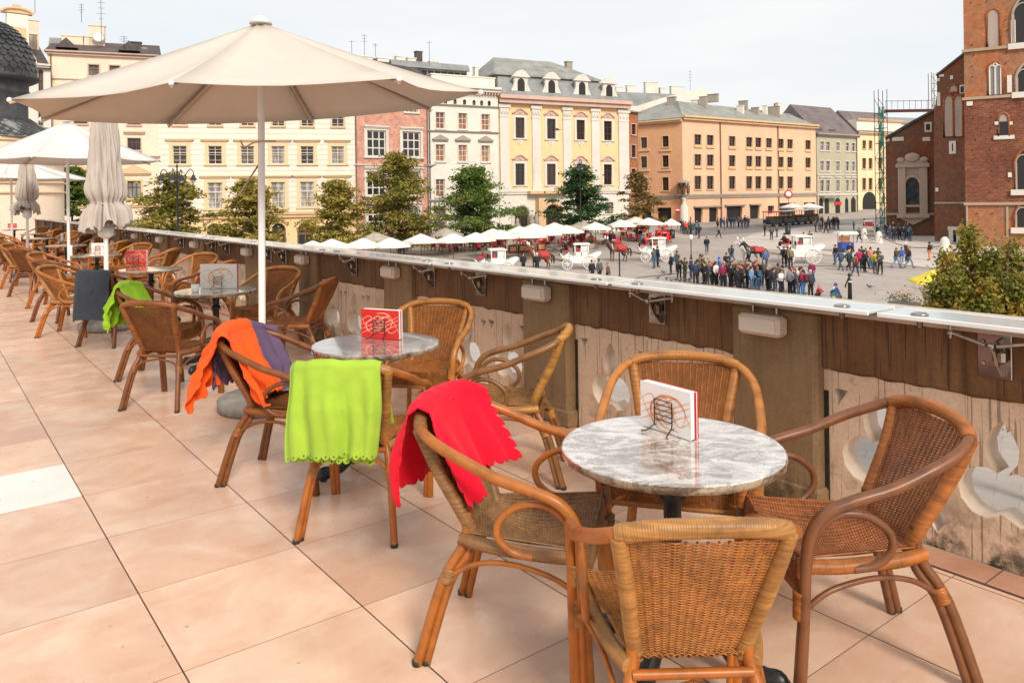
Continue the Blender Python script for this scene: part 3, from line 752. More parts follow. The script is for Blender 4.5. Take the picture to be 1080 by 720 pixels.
und = blanket('E', (.32, .50, .050), 'x', -.250, .170, .20, .415, 2.6, folds=1.7, amp=.012, scal=11, flare=-.035, off=-.006, crumple=.004, eyes=True, sc=.018, label_it=False, name='under_layer')
und.parent = lime; und.matrix_parent_inverse = lime.matrix_world.inverted()
blanket('F', (.13, .085, .15), 'dusty purple blanket lying under the orange one', -.262, .10, .40, .30, 4.0, folds=2, amp=.016, scal=12, off=.002, skew=-.1, inner=.15, sh=.10, crumple=.02, sd=.018, sc=.024)
blanket('F', (.88, .105, .018), 'orange blanket bunched over the left end of a chair back', -.10, .275, .34, .31, 5.0, lift=.010, folds=2.6, amp=.040, scal=12, off=.016, taper=.05, flare=.16, skewb=.3, sh=.10, crumple=.045, sd=.006, sc=.018)
blanket('J', (.28, .50, .025), 'small lime blanket bunched over a chair beside the charcoal one', -.22, .24, .28, .36, 3.0, folds=2.5, amp=.030, scal=14, taper=.1, flare=.14, crumple=.035)
blanket('M', (.055, .062, .075), 'charcoal grey blanket hung square over a chair back', -.27, .22, .26, .50, 6.0, folds=1.2, amp=.008, scal=20, flare=.02, crumple=.01)

# ================= parasols =================
def canvas(name, col, tr=.2):
    q = NM(name); c = q.coord(); n = q.noise(c, 1.4, 5, .6)
    base = q.mix(1, col, q.ramp(n, [(.3, .93), (.7, 1.04)]), 'MULTIPLY')
    q.P(col=base, rough=.9, spec=.1, normal=q.bump(q.noise(c, 240, 2), .12, .002))
    tl = q.n('ShaderNodeBsdfTranslucent', {'Color': tuple(col)+(1,)})
    mx_ = q.n('ShaderNodeMixShader', {0: tr, 1: q.b.outputs[0], 2: tl.outputs[0]}); q.t.links.new(mx_.outputs[0], q.out.inputs[0])
    return q.m
M_can = canvas('beige canvas', (.62, .545, .475), .06); M_can2 = canvas('off white canvas', (.78, .75, .71)); M_can3 = canvas('folded taupe canvas', (.52, .455, .40), .1)
M_conc = simple('cast concrete', (.27, .24, .21), .9, var=.35, scale=8, bump=.5)
def canopy(mb, c, rim, apex, sag=.05, nr=7, ns=6, valance=.0):
    """panels between apex and rim corners, hanging slightly between the ribs"""
    n = len(rim)
    for k in range(n):
        a, b = Vector(rim[k]), Vector(rim[(k+1) % n]); ap = Vector(apex); cen = sum((Vector(r_) for r_ in rim), Vector())/n
        def fn(s, t):
            t = .03+.97*t; e = a.lerp(b, s)
            e = e + (cen-e).normalized()*.10*sin(pi*s)*1.0      # edge curves inwards between ribs
            p = ap.lerp(e, t); p.z -= sag*sin(pi*t)*.35 + .05*sin(pi*s)*sin(pi*t)
            p.z += -.02*sin(pi*s)*t
            return p
        mb.grid(fn, ns, nr, sm=True)
def parasol(pole_xy, rim, apex_z, label, mat, poles_z=0, base=True, pole_r=.026, tilt=None):
    cx, cy = pole_xy; r = empty('garden_parasol', (cx, cy, poles_z), 0, label, 'parasol', 'cream parasols on the terrace')
    loc = Vector((cx, cy, poles_z)); R_ = [Vector(p)-loc for p in rim]; ap = Vector((0, 0, apex_z-poles_z)) if tilt is None else Vector(tilt)-loc
    m = MB(); canopy(m, None, R_, ap); o = m.build('canopy', mat, r, normals=False)
    md = o.modifiers.new('thickness', 'SOLIDIFY'); md.thickness = .003
    m = MB(); bar(m, (0, 0, .09), (ap.x, ap.y, ap.z-.02), pole_r, 20); m.build('pole', M_alu, r)
    m = MB(); m.lathe([(0, .05), (.035, .045), (.075, .01), (.085, -.012), (0, -.01)], (ap.x, ap.y, ap.z), 20); m.build('cap', M_can2, r)
    hz = R_[0].z+.30
    hub = Vector((ap.x*.8, ap.y*.8, ap.z-.42))
    for p in R_:
        q_ = Vector(p); m = MB(); a = Vector((ap.x, ap.y, ap.z-.05)); dn = Vector((0, 0, -.022))
        m.tube([a+dn, q_+dn*1.2], .010, 6); m.build('rib', M_alu2, r)
        mid = a.lerp(q_, .48)+dn; m = MB(); m.tube([hub, mid], .008, 6); m.sphere(mid, .016, 8); m.build('strut', M_alu2, r)
        m = MB(); m.sphere(q_+Vector((0, 0, -.004)), .019, 10); m.build('rib_end', M_alu, r)
    m = MB(); m.lathe([(pole_r, -.05), (.05, -.045), (.055, 0), (.05, .045), (pole_r, .05)], hub, 16); m.build('slider', M_alu2, r)
    if base:
        m = MB(); m.lathe([(0, 0), (.30, 0), (.325, .02), (.328, .085), (.30, .105), (.09, .115), (.06, .13), (.045, .19), (.03, .20), (0, .20)], n=48); m.build('base', M_conc, r)
    return r
M_alu2 = simple('beige coated rib', (.50, .38, .29), .5, var=.1)
rimpx = [(10, 105), (180.5, 87), (421, 83), (507, 97), (455, 114), (330, 126.5), (178, 131), (43, 125.5)]
RZ = 2.31
PB = G(277, 430); rim = [G(u, v, RZ) for u, v in rimpx]
ap_ = at(275, 24, PB.y)
BIG = parasol((PB.x, PB.y), rim, ap_.z, 'large open cream parasol with white pole over the tables', M_can, tilt=(at(275, 24, PB.y)))
m = MB()
hp = Vector((0, 0, 2.02)); m.tube(smooth_path([hp+Vector((-.14, 0, .02)), hp+Vector((-.10, -.03, -.03)), hp+Vector((-.03, -.03, .0)), hp+Vector((.05, -.035, .01)), hp+Vector((.13, 0, .01))], 5), .006, 6)
m.tube([hp+Vector((-.17, .02, -.40)), hp+Vector((0, 0, -.16)), hp+Vector((.0, 0, -.2))], .007, 6); m.build('crank_handle', M_alu2, BIG)
def oct_rim(c, R, z, a0=.35, n=8): return [(c[0]+R*cos(a0+2*pi*k/n), c[1]+R*sin(a0+2*pi*k/n), z) for k in range(n)]
p2 = G(73, 298); parasol((p2.x, p2.y), oct_rim(p2, 1.75, 2.42, .2), at(75, 128, p2.y).z, 'open white parasol with slim pole on the left, beyond the folded one', M_can2, pole_r=.03)
p3 = G(13, 272); parasol((p3.x, p3.y), oct_rim(p3, 2.1, 2.30, .5), 3.0, 'far open white parasol whose low rim shows at the left edge', M_can2, pole_r=.03)
def closed_parasol(base, top_z, low_z, R, label, seed):
    r = empty('folded_parasol', base, 0, label, 'parasol', 'folded parasols on the terrace')
    m = MB(); bar(m, (0, 0, .09), (0, 0, top_z), .028, 16); m.build('pole', M_alu, r)
    H = top_z-low_z; rd = random.Random(seed)
    def skin(k0):
        def fn(u, v):      # v 0 top .. 1 bottom
            a = 2*pi*u; z = top_z-H*v; tie_v = .84
            prof = .045+R*.72*min(1, v/.75)**.8
            if v > tie_v: prof = (.045+R*.72)*(1+.42*((v-tie_v)/(1-tie_v))**.8)
            tie = 1-.22*math.exp(-((v-tie_v)/.035)**2)
            ca, sa = cos(a), sin(a); n1 = mnoise.noise(Vector((ca*2.6+seed, sa*2.6, v*1.5))); n2 = mnoise.noise(Vector((ca*5.2, sa*5.2+seed, v*2.6))); pl2 = mnoise.noise(Vector((ca*1.5, sa*1.5, v*4+seed)))
            pl = (1-2.2*abs(n1)); pl = max(-.9, pl)
            rr = prof*tie*(.60+.40*pl+.24*(1-2*abs(n2))+.16*pl2)
            tw = .7*v+.2*sin(3*v+seed)
            zz = z+(.09*pl-.03+.16*pl2)*max(0, v-tie_v)/(1-tie_v)
            return Vector((rr*cos(a+tw), rr*sin(a+tw), zz))
        return fn
    m = MB(); m.grid(skin(0), 260, 90); o = m.build('folded_canvas', M_can3, r, normals=False)
    md = o.modifiers.new('thickness', 'SOLIDIFY'); md.thickness = .004
    zt = top_z-H*.84
    m = MB(); m.tube([(R*.66*cos(a), R*.66*sin(a), zt+.02*sin(2*a)) for a in [2*pi*k/24 for k in range(24)]], .010, 6, closed=True); m.build('tie_strap', M_can3, r)
    m = MB(); m.lathe([(.03, low_z+.06), (.085, low_z+.05), (.095, low_z-.02), (.088, low_z-.10), (.045, low_z-.13), (.03, low_z-.14)], n=16); m.build('slider', M_alu, r)
    for k in range(8):
        a = 2*pi*k/8; m = MB(); m.tube([(.04*cos(a), .04*sin(a), low_z-.10), (.095*cos(a), .095*sin(a), low_z+.06)], .009, 6); m.build('rib', M_alu, r)
    m = MB(); m.lathe([(0, 0), (.30, 0), (.325, .02), (.328, .085), (.30, .105), (.06, .12), (.04, .2), (0, .2)], n=36); m.build('base', M_conc, r)
b1 = G(113, 347); Db = b1.y
closed_parasol(b1, at(114, 78, Db).z, at(114, 240, Db).z, .215, 'folded taupe parasol standing between the tables on the left', 1.0)
b2 = G(29.5, 291); closed_parasol(b2, at(29, 150, b2.y).z, at(29, 224, b2.y).z, .21, 'smaller folded parasol at the far left end of the terrace', 2.4)
# ================= the square =================
def plaster(name, col, dirt=.25, dcol=None, streak=True, sc=1.0):
    q = NM(name); c = q.coord(); n = q.noise(c, .35*sc, 6, .65, .4)
    k = q.mix(1, col, q.ramp(n, [(.3, .90), (.7, 1.05)]), 'MULTIPLY')
    s = q.noise(q.map(c, (1.2, 1.2, .12)), 1.0*sc, 6, .7); k = q.mix(q.ramp(s, [(.52, 0), (.78, dirt)]), k, dcol or tuple(x*.45 for x in col))
    f = q.noise(c, 9*sc, 3, .6); k = q.mix(1, k, q.ramp(f, [(.3, .95), (.7, 1.03)]), 'MULTIPLY')
    q.P(col=k, rough=.9, spec=.2); return q.m
def brick(name, c1, c2, c3, mortar=(.35, .27, .2), bs=1.0):
    q = NM(name); c = q.coord()
    s = q.n('ShaderNodeSeparateXYZ', {'Vector': c}); xy = q.math('ADD', s.outputs[0], s.outputs[1])
    v = q.n('ShaderNodeCombineXYZ', {'X': xy, 'Y': s.outputs[2], 'Z': 0.0}).outputs[0]
    b = q.n('ShaderNodeTexBrick', {'Vector': v, 'Scale': 1.0, 'Color1': c1, 'Color2': c2, 'Mortar': mortar, 'Mortar Size': .018*bs, 'Brick Width': .34*bs, 'Row Height': .125*bs, 'Bias': .1})
    n = q.noise(c, .28, 7, .72, .6); k = q.mix(q.ramp(n, [(.40, 0), (.62, .8)]), b.outputs['Color'], c3)
    n2 = q.noise(q.map(c, (1, 1, 2.5)), 1.6, 6, .75); k = q.mix(1, k, q.ramp(n2, [(.3, .70), (.7, 1.22)]), 'MULTIPLY')
    n3 = q.noise(c, 5, 3, .7); k = q.mix(1, k, q.ramp(n3, [(.3, .80), (.7, 1.15)]), 'MULTIPLY')
    q.P(col=k, rough=.92, spec=.15, normal=q.bump(b.outputs['Fac'], -.4, .02)); return q.m
def roofm(name, c1, c2, seam=0.0):
    q = NM(name); c = q.coord(); n = q.noise(c, .5, 6, .7, .5); k = q.ramp(n, [(.35, c1), (.65, c2)])
    k = q.mix(1, k, q.ramp(q.noise(c, 5, 3, .7), [(.3, .8), (.7, 1.12)]), 'MULTIPLY')
    if seam:
        w_ = q.n('ShaderNodeTexWave', {'Vector': c, 'Scale': seam, 'Distortion': 0.1}, wave_type='BANDS', bands_direction='X').outputs['Fac']
        k = q.mix(1, k, q.ramp(w_, [(.0, .72), (.18, 1.0)]), 'MULTIPLY')
    q.P(col=k, rough=.6, spec=.3); return q.m
M_cream = plaster('cream plaster', (.80, .73, .62)); M_peach = plaster('peach plaster', (.82, .65, .50)); M_whitep = plaster('off white plaster', (.74, .69, .60), .35)
M_yel = plaster('yellow plaster', (.84, .59, .32), .25, (.6, .40, .2)); M_orange = plaster('apricot plaster', (.70, .385, .215), .3, (.46, .25, .13)); M_orange2 = plaster('light apricot plaster', (.80, .50, .325), .25)
M_green = plaster('sage plaster', (.46, .42, .30), .35); M_lemon = plaster('lemon plaster', (.80, .65, .40), .3); M_ochre = plaster('ochre plaster', (.72, .44, .15), .25)
M_trimo = plaster('ochre trim', (.70, .47, .27), .3); M_trimw = plaster('white stone trim', (.70, .64, .57), .35); M_trimp = plaster('pink stone trim', (.62, .42, .34), .4); M_grey = plaster('grey stone', (.36, .31, .26), .4)
M_pbrick = brick('pale pink brick', (.60, .29, .21), (.52, .23, .165), (.66, .37, .28), (.55, .35, .26))
M_rbrick = brick('orange church brick', (.42, .115, .038), (.26, .065, .028), (.46, .145, .050), (.33, .17, .10), 1.5)
M_dbrick = brick('dark church brick', (.16, .05, .030), (.10, .032, .022), (.24, .075, .036), (.17, .10, .07), 1.5)
M_roofg = roofm('grey sheet roof', (.20, .21, .21), (.32, .32, .31), 1.4); M_roofgr = roofm('green grey sheet roof', (.22, .22, .20), (.36, .35, .31), 1.2)
M_roofd = roofm('dark tile roof', (.06, .048, .045), (.12, .09, .08)); M_roofb = roofm('slate roof', (.13, .10, .10), (.20, .16, .155))
M_lead = roofm('blackened lead', (.035, .035, .037), (.085, .085, .088)); M_lead2 = roofm('weathered lead sheet', (.14, .145, .14), (.26, .27, .26))
M_woodw = simple('white window frame', (.74, .70, .64), .5); M_woodd = simple('dark window frame', (.10, .045, .028), .5); M_woodb = simple('brown window frame', (.20, .10, .05), .5)
def glassm(name, objc=True):
    q = NM(name); c = q.coord(); s = q.n('ShaderNodeSeparateXYZ', {'Vector': c})
    n = q.noise(q.map(c, (2.2, 1, .25)), 1.3, 2, .5); oc = q.objcol()
    k = q.mix(q.ramp(n, [(.35, .35), (.60, 1)]), (.035, .03, .03), oc)
    q.P(col=k, rough=.09, spec=.6); return q.m
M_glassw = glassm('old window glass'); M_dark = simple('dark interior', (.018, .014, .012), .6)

class Facade:
    def __init__(s, name, u0, D0, u1, D1, vtop, mat, label, cat='building', depth=10, vbase=None, group='old town houses round the square'):
        a = ray(u0, 200)*D0; b = ray(u1, 200)*D1
        s.P0 = Vector((a.x, D0, 0)); s.P1 = Vector((b.x, D1, 0)); d = (s.P1-s.P0); s.W = d.length; s.d = d.normalized(); s.n = Vector((s.d.y, -s.d.x, 0))
        s.base = min(sqz(D0), sqz(D1))-.3; um = (u0+u1)/2
        s.root = empty(name, (s.P0.x, s.P0.y, s.base), atan2(s.d.y, s.d.x), label, cat, group)
        s.H = s.sz(um, vtop)[1]; s.mat = mat; s.depth = depth; s.holes = []; s.kw = {}
    def sz(s, u, v):
        r = ray(u, v); t = s.P0.dot(s.n)/r.dot(s.n); q = EYEV+r*t
        return (q-s.P0).dot(s.d), q.z-s.base
    def m(s, u, v=200):       # metres per pixel there
        a = s.sz(u, v); b = s.sz(u+1, v); return b[0]-a[0], s.sz(u, v-1)[1]-a[1]
    def hole(s, x0, x1, z0, z1, arch=0.0):
        n = 10; pts = [(x0, z0), (x1, z0)]
        if arch > 0:
            zc = z1-arch; xm = (x0+x1)/2; hw = (x1-x0)/2
            pts += [(xm+hw*cos(a), zc+arch*sin(a)) for a in [pi*k/n for k in range(n+1)]]
        else: pts += [(x1, z1), (x0, z1)]
        s.holes.append(pts)
    def wall(s, body=True, outline=None):
        cu = bpy.data.curves.new('wall', 'CURVE'); cu.dimensions = '2D'; cu.fill_mode = 'BOTH'; cu.extrude = .2
        for pts in [outline or [(0, 0), (s.W, 0), (s.W, s.H), (0, s.H)]]+s.holes:
            sp = cu.splines.new('POLY'); sp.points.add(len(pts)-1)
            for p_, (x, y) in zip(sp.points, pts): p_.co = (x, y, 0, 1)
            sp.use_cyclic_u = True
        tmp = bpy.data.objects.new('tmp', cu); COL.objects.link(tmp); bpy.context.view_layer.update()
        me = bpy.data.meshes.new_from_object(tmp.evaluated_get(bpy.context.evaluated_depsgraph_get())); bpy.data.objects.remove(tmp)
        me.materials.clear(); me.materials.append(s.mat); o = bpy.data.objects.new('wall', me); COL.objects.link(o); o.parent = s.root
        o.matrix_local = Matrix(((1, 0, 0, 0), (0, 0, -1, .2), (0, 1, 0, 0), (0, 0, 0, 1)))
        if body:
            b = MB(); b.box((s.W/2, .42+s.depth/2, (s.H-.05)/2), (s.W-.02, s.depth, s.H-.05)); b.build('rear_volume', s.mat, s.root)
        return o
    def box(s, name, x0, x1, z0, z1, y0, y1, mat, b=0):
        m_ = MB()
        if b: m_.bbox(((x0+x1)/2, (y0+y1)/2, (z0+z1)/2), (x1-x0, y1-y0, z1-z0), b)
        else: m_.box(((x0+x1)/2, (y0+y1)/2, (z0+z1)/2), (x1-x0, y1-y0, z1-z0))
        return m_.build(name, mat, s.root)
    def band(s, v0, v1, u, out, mat, name='cornice', x0=None, x1=None):
        z1 = s.sz(u, v0)[1]; z0 = s.sz(u, v1)[1]; x0 = -.1 if x0 is None else x0; x1 = s.W+.1 if x1 is None else x1
        m_ = MB(); h = z1-z0
        m_.box(((x0+x1)/2, -out*.35, z0+h*.25), (x1-x0, out*.7, h*.5)); m_.box(((x0+x1)/2, -out*.5, z0+h*.76), (x1-x0+.1, out, h*.47))
        return m_.build(name, mat, s.root)
    def rows(s, us, vt, vb, wpx, style, um=None, **k):
        um = um or us[len(us)//2]; mx_, mz = s.m(um, vt)
        z1 = s.sz(um, vt)[1]; z0 = s.sz(um, vb)[1]; w_ = wpx*s.m(um)[0]
        first = {}
        for i, u in enumerate(us):
            x = s.sz(u, (vt+vb)/2)[0]; x0, x1 = x-w_/2, x+w_/2
            arch = k.get('arch', 0)*(x1-x0)/2
            s.hole(x0, x1, z0, z1, arch)
            if not first:
                f = make_window(s.root, w_, z1-z0, style, arch, **{a: b for a, b in k.items() if a != 'arch'}); first['o'] = f
            else: f = copy_tree(first['o'])
            f.location = (x, 0, z0)
            r = random.Random(int(u*7+vt)); 
            for c in f.children:
                if c.name.startswith('pane'):
                    t = r.choice(k.get('tint', [(.06, .05, .045), (.16, .14, .12), (.35, .33, .30), (.03, .03, .03)])); c.color = (*t, 1)
def facing(F, z0, z1, mat, name, y=-.035):
    """thin rendered skin over the wall between two heights, cut out around its openings"""
    cu = bpy.data.curves.new('wall', 'CURVE'); cu.dimensions = '2D'; cu.fill_mode = 'BOTH'; cu.extrude = .03
    for pts in [[(0.01, z0), (F.W-.01, z0), (F.W-.01, z1), (0.01, z1)]]+[h for h in F.holes if max(q[1] for q in h) < z1 and min(q[1] for q in h) > z0]:
        sp = cu.splines.new('POLY'); sp.points.add(len(pts)-1)
        for p_, (x, yy) in zip(sp.points, pts): p_.co = (x, yy, 0, 1)
        sp.use_cyclic_u = True
    tmp = bpy.data.objects.new('tmp', cu); COL.objects.link(tmp); bpy.context.view_layer.update()
    me = bpy.data.meshes.new_from_object(tmp.evaluated_get(bpy.context.evaluated_depsgraph_get())); bpy.data.objects.remove(tmp)
    me.materials.clear(); me.materials.append(mat); o = bpy.data.objects.new(name, me); COL.objects.link(o); o.parent = F.root
    o.matrix_local = Matrix(((1, 0, 0, 0), (0, 0, -1, y), (0, 1, 0, 0), (0, 0, 0, 1)))
def make_window(root, w_, h, style, arch=0, mull=(1, 1), frame=None, trim=None, tw=.18, cor=0.0, corz=.5, ped=None, sill=True, tint=None, pedmat=None, fw=.07):
    fr = MB(); y = .17; frame = frame or M_woodw
    fr.box((-w_/2+fw/2, y, h/2), (fw, .07, h)); fr.box((w_/2-fw/2, y, h/2), (fw, .07, h)); fr.box((0, y, fw/2), (w_-2*fw-.004, .066, fw)); fr.box((0, y, h-arch-fw/2), (w_-2*fw-.004, .066, fw))
    for i in range(1, mull[0]+1): fr.box((-w_/2+w_*i/(mull[0]+1), y+.002, (h-arch)/2), (fw*.9, .06, h-arch-2*fw-.004))
    for j in range(1, mull[1]+1): fr.box((0, y+.004, (h-arch)*(1-.36*j if mull[1] == 1 else 1-j/(mull[1]+1))), (w_-2*fw-.006, .054, fw*.9))
    if arch:
        fr.tube([(cos(a)*(w_/2-fw/2), y, h-arch+sin(a)*(arch-fw/2)) for a in [pi*k/10 for k in range(11)]], fw/2, 4)
    f = fr.build('window', frame, root)
    p = MB(); p.box((0, .24, h/2), (w_+.1, .02, h+.1)); p.build('pane', M_glassw, f)
    if trim:
        t = MB(); hh = h-(arch if arch else 0)
        t.box((-w_/2-tw/2, -.04, hh/2), (tw, .08, hh)); t.box((w_/2+tw/2, -.04, hh/2), (tw, .08, hh))
        if arch:
            n = 12; vs = []; 
            for k_ in range(n+1):
                a = pi*k_/n
                for rr, rz in ((w_/2, arch), (w_/2+tw, arch+tw)):
                    for yy in (0, -.08): vs.append((cos(a)*rr, yy, hh+sin(a)*rz))
            fs = []
            for k_ in range(n):
                b = k_*4; fs += [(b+1, b+3, b+7, b+5), (b+2, b+6, b+7, b+3), (b, b+1, b+5, b+4)]
            t.add(vs, fs)
        else: t.box((0, -.042, h+tw/2), (w_+2*tw, .084, tw))
        if sill: t.box((0, -.09, -.09), (w_+2.6*tw, .20, .17))
        t.build('surround', trim, f)
    if cor:
        t = MB(); t.box((0, -.16, h+corz), (w_+cor, .32, .16)); t.box((0, -.10, h+corz-.15), (w_+cor*.8, .20, .14))
        if ped == 'tri': t.prism([(-(w_+cor)/2, h+corz+.08), ((w_+cor)/2, h+corz+.08), (0, h+corz+.08+(w_+cor)*.24)], -.26, -.002)
        t.build('lintel_cornice', pedmat or trim, f)
    if ped == 'wave':
        t = MB(); ww = w_/2+.50
        P = smooth_path([(-ww, -.14, h+.55), (-ww*.7, -.14, h+.72), (-ww*.4, -.14, h+1.0), (0, -.14, h+1.14), (ww*.4, -.14, h+1.0), (ww*.7, -.14, h+.72), (ww, -.14, h+.55)], 4)
        t.tube(P, .13, 6); t.prism([(-ww*.75, h+.42), (ww*.75, h+.42), (ww*.55, h+.72), (ww*.3, h+.95), (0, h+1.05), (-ww*.3, h+.95), (-ww*.55, h+.72)], -.09, -.002)
        t.sphere((0, -.12, h+.72), (.22, .08, .22), 8)
        t.build('curved_pediment', pedmat, f)
        t = MB(); t.prism([(-w_*.42, -.24), (w_*.42, -.24), (w_*.25, -.62), (0, -.95), (-w_*.25, -.62)], -.07, -.002); t.sphere((0, -.09, -.45), (.18, .06, .18), 8); t.build('apron_ornament', trim, f)
    return f
def gable_roof(F, vr, over=.5, mat=None, depth=None, x0=0, x1=None, hip=0.0, name='roof', uref=None):
    """roof over the front wall; vr: image height of its ridge"""
    d = depth or F.depth; x1 = F.W if x1 is None else x1; u = uref or None
    # ridge sits half way back
    Dm = (F.P0.y+F.P1.y)/2 - F.n.y*d*.5
    um = U0+((F.P0+F.P1)/2-F.n*d*.5).x/Dm*F_PX
    zr = at(um, vr, Dm).z-F.base
    m_ = MB(); H = F.H
    h = hip*d*.5
    vs = [(x0-over*.5, -over, H), (x1+over*.5, -over, H), (x1+over*.5, d+.4, H), (x0-over*.5, d+.4, H), (x0+h, d*.5, zr), (x1-h, d*.5, zr)]
    vs += [(x, y, z-.12) for x, y, z in vs[:4]]
    m_.add(vs, [(0, 1, 5, 4), (1, 2, 5), (2, 3, 4, 5), (3, 0, 4), (0, 6, 7, 1), (1, 7, 8, 2), (2, 8, 9, 3), (3, 9, 6, 0), (6, 9, 8, 7)])
    return m_.build(name, mat or M_roofg, F.root), zr
def chimney(F, roof, x, y, w_, h, z0, mat, d_=.7, pots=2):
    m_ = MB(); m_.box((x, y, z0+h/2), (w_, d_, h)); m_.box((x, y, z0+h+.06), (w_+.16, d_+.16, .12))
    c = m_.build('chimney', mat, roof)
    return c
def antenna(x, y, z, h, label):
    m_ = MB(); bar(m_, (0, 0, 0), (0, 0, h), .028, 5); r_ = random.Random(int(x*9)); y0 = r_.uniform(-.5, .5)
    for k, L in enumerate((.42, .34, .46, .25)[:r_.randint(1, 4)]): bar(m_, (-L*cos(y0), -L*sin(y0), h*(.93-.13*k)), (L*cos(y0), L*sin(y0), h*(.93-.13*k)), .016, 4)
    o = m_.build('roof_antenna', M_iron, loc=(x, y, z)); tag(o, label, 'antenna')

# ---- ground ----
def ground():
    q = NM('square paving'); p = q.pos(); n = q.noise(p, .05, 6, .6); k = q.ramp(n, [(.35, (.37, .315, .28)), (.65, (.46, .395, .355))])
    b = q.n('ShaderNodeTexBrick', {'Vector': q.map(p, (1, 1, 1), rot=(0, 0, .6)), 'Scale': 1.0, 'Color1': (1.0, 1.0, 1.0), 'Color2': (.90, .90, .90), 'Mortar': (.80, .78, .76), 'Mortar Size': .02, 'Brick Width': 1.1, 'Row Height': .6})
    k = q.mix(1, k, b.outputs['Color'], 'MULTIPLY')
    k = q.mix(1, k, q.ramp(q.noise(p, .6, 5, .7), [(.3, .88), (.7, 1.06)]), 'MULTIPLY')
    q.P(col=k, rough=.75, spec=.25); m_ = MB(); L = []
    xs = [-900, -300, -120, 0, 120, 300, 900]; ys = [-60, 60, 180, 420]
    m_.add([(x, y, sqz(y)) for y in ys for x in xs], [(j*7+i, j*7+i+1, j*7+8+i, j*7+7+i) for j in range(3) for i in range(6)])
    far = sqz(420); m_.add([(-3000, 420, far), (3000, 420, far), (3000, 3000, far), (-3000, 3000, far)], [(0, 1, 2, 3)])
    tag(m_.build('square_ground', q.m), kind='structure')
    q = NM('pale paving'); p = q.pos(); n = q.noise(p, .12, 5, .6); k = q.ramp(n, [(.35, (.50, .435, .385)), (.65, (.60, .53, .475))])
    b = q.n('ShaderNodeTexBrick', {'Vector': q.map(p, (1, 1, 1), rot=(0, 0, -.3)), 'Scale': 1.0, 'Color1': (1.0, 1.0, 1.0), 'Color2': (.92, .92, .92), 'Mortar': (.80, .78, .76), 'Mortar Size': .02, 'Brick Width': 1.6, 'Row Height': .8})
    q.P(col=q.mix(1, k, b.outputs['Color'], 'MULTIPLY'), rough=.75)
    def sheet(name, px, mat, dz):
        m_ = MB(); P = [S(u, v) for u, v in px]; m_.add([(p.x, p.y, sqz(p.y)+dz) for p in P], [tuple(range(len(P)))]); tag(m_.build(name, mat), kind='structure')
    sheet('church_pavement', [(792, 248), (846, 240), (905, 237), (930, 243), (1000, 250), (1100, 262), (1100, 296), (1000, 285), (930, 276), (868, 268), (800, 262), (772, 256)], q.m, .02)
    sheet('church_kerb_strip', [(868, 268.0), (930, 276.0), (1000, 285), (1100, 296), (1100, 297), (1000, 286), (930, 276.8), (868, 268.8)], M_grey, .03)
    q2 = simple('asphalt lane', (.20, .18, .17), .8, var=.2, scale=.3)
    sheet('side_street', [(700, 243), (760, 239), (850, 233.5), (905, 230.5), (935, 229), (932, 236), (905, 236.4), (846, 239.2), (790, 246), (740, 249)], q2, .012)
    sheet('drain_line', [(640, 296), (760, 283), (868, 280), (930, 283), (930, 283.6), (868, 280.7), (760, 283.9), (640, 297)], simple('dark drain', (.12, .1, .09), .8), .014)
ground()

# ---- houses, left to right ----
def house_white_baroque():
    F = Facade('baroque_house', -60, 77, 52, 83, 68, M_whitep, 'ornate white house with a curved gable at the far left behind the dome', depth=9)
    F.rows([-5, 27, 43], 72, 97, 5.5, 0, trim=M_trimw, tw=.25, arch=1, frame=M_woodb); F.rows([-5, 27, 43], 108, 132, 5.5, 0, trim=M_trimw, tw=.25, frame=M_woodb, cor=.6); F.rows([-5, 27, 43], 146, 164, 6, 0, trim=M_trimo, frame=M_woodb)
    F.wall(); F.band(66, 70, 20, .7, M_trimw); F.band(98, 101, 20, .4, M_trimw, 'string_course'); F.band(138, 141, 20, .4, M_trimp, 'string_course')
    for u in (12, 35, 50):
        x = F.sz(u, 90)[0]; F.box('pilaster', x-.28, x+.28, F.sz(u, 135)[1], F.sz(u, 71)[1], -.16, -.002, M_trimw)
    for v in (172, 182, 193, 203): F.band(v, v+2.2, 20, .18, M_trimo, 'string_course')
    x0, x1 = F.sz(4, 40)[0], F.sz(33, 40)[0]; z0, z1 = F.H, F.sz(18, 15)[1]; xm = (x0+x1)/2; hw = (x1-x0)/2
    m_ = MB(); m_.prism([(x0-.6, z0), (x1+.6, z0), (x1+.4, z0+1.0), (x1-.2, z0+2.0), (x1-.3, z1), (x0+.3, z1), (x0+.2, z0+2.0), (x0-.4, z0+1.0)], .0, .9); g = m_.build('gable', M_whitep, F.root)
    m_ = MB(); P = [(xm+hw*1.15*cos(a), -.05, z1+.1+hw*.42*sin(a)) for a in [pi*k/12 for k in range(13)]]; m_.tube(P, .16, 6); m_.prism([(p[0], p[2]) for p in P], .0, .8); m_.box((xm, .3, z1+hw*.62), (.7, .5, .5)); m_.build('round_pediment', M_trimo, g)
    m_ = MB(); m_.box((xm, -.05, (z0+z1)/2+.6), (1.5, .1, 1.5)); m_.build('gable_panel', M_trimo, g)
    r, zr = gable_roof(F, 44, mat=M_roofd)
    for u, v0, v1, w_ in ((39, 15, 50, 1.6), (37, 30, 62, 1.6)):
        x = F.sz(u, 40)[0]; chimney(F, r, x, 4, w_, F.sz(u, v0)[1]-F.H, F.H, M_peach)
house_white_baroque()
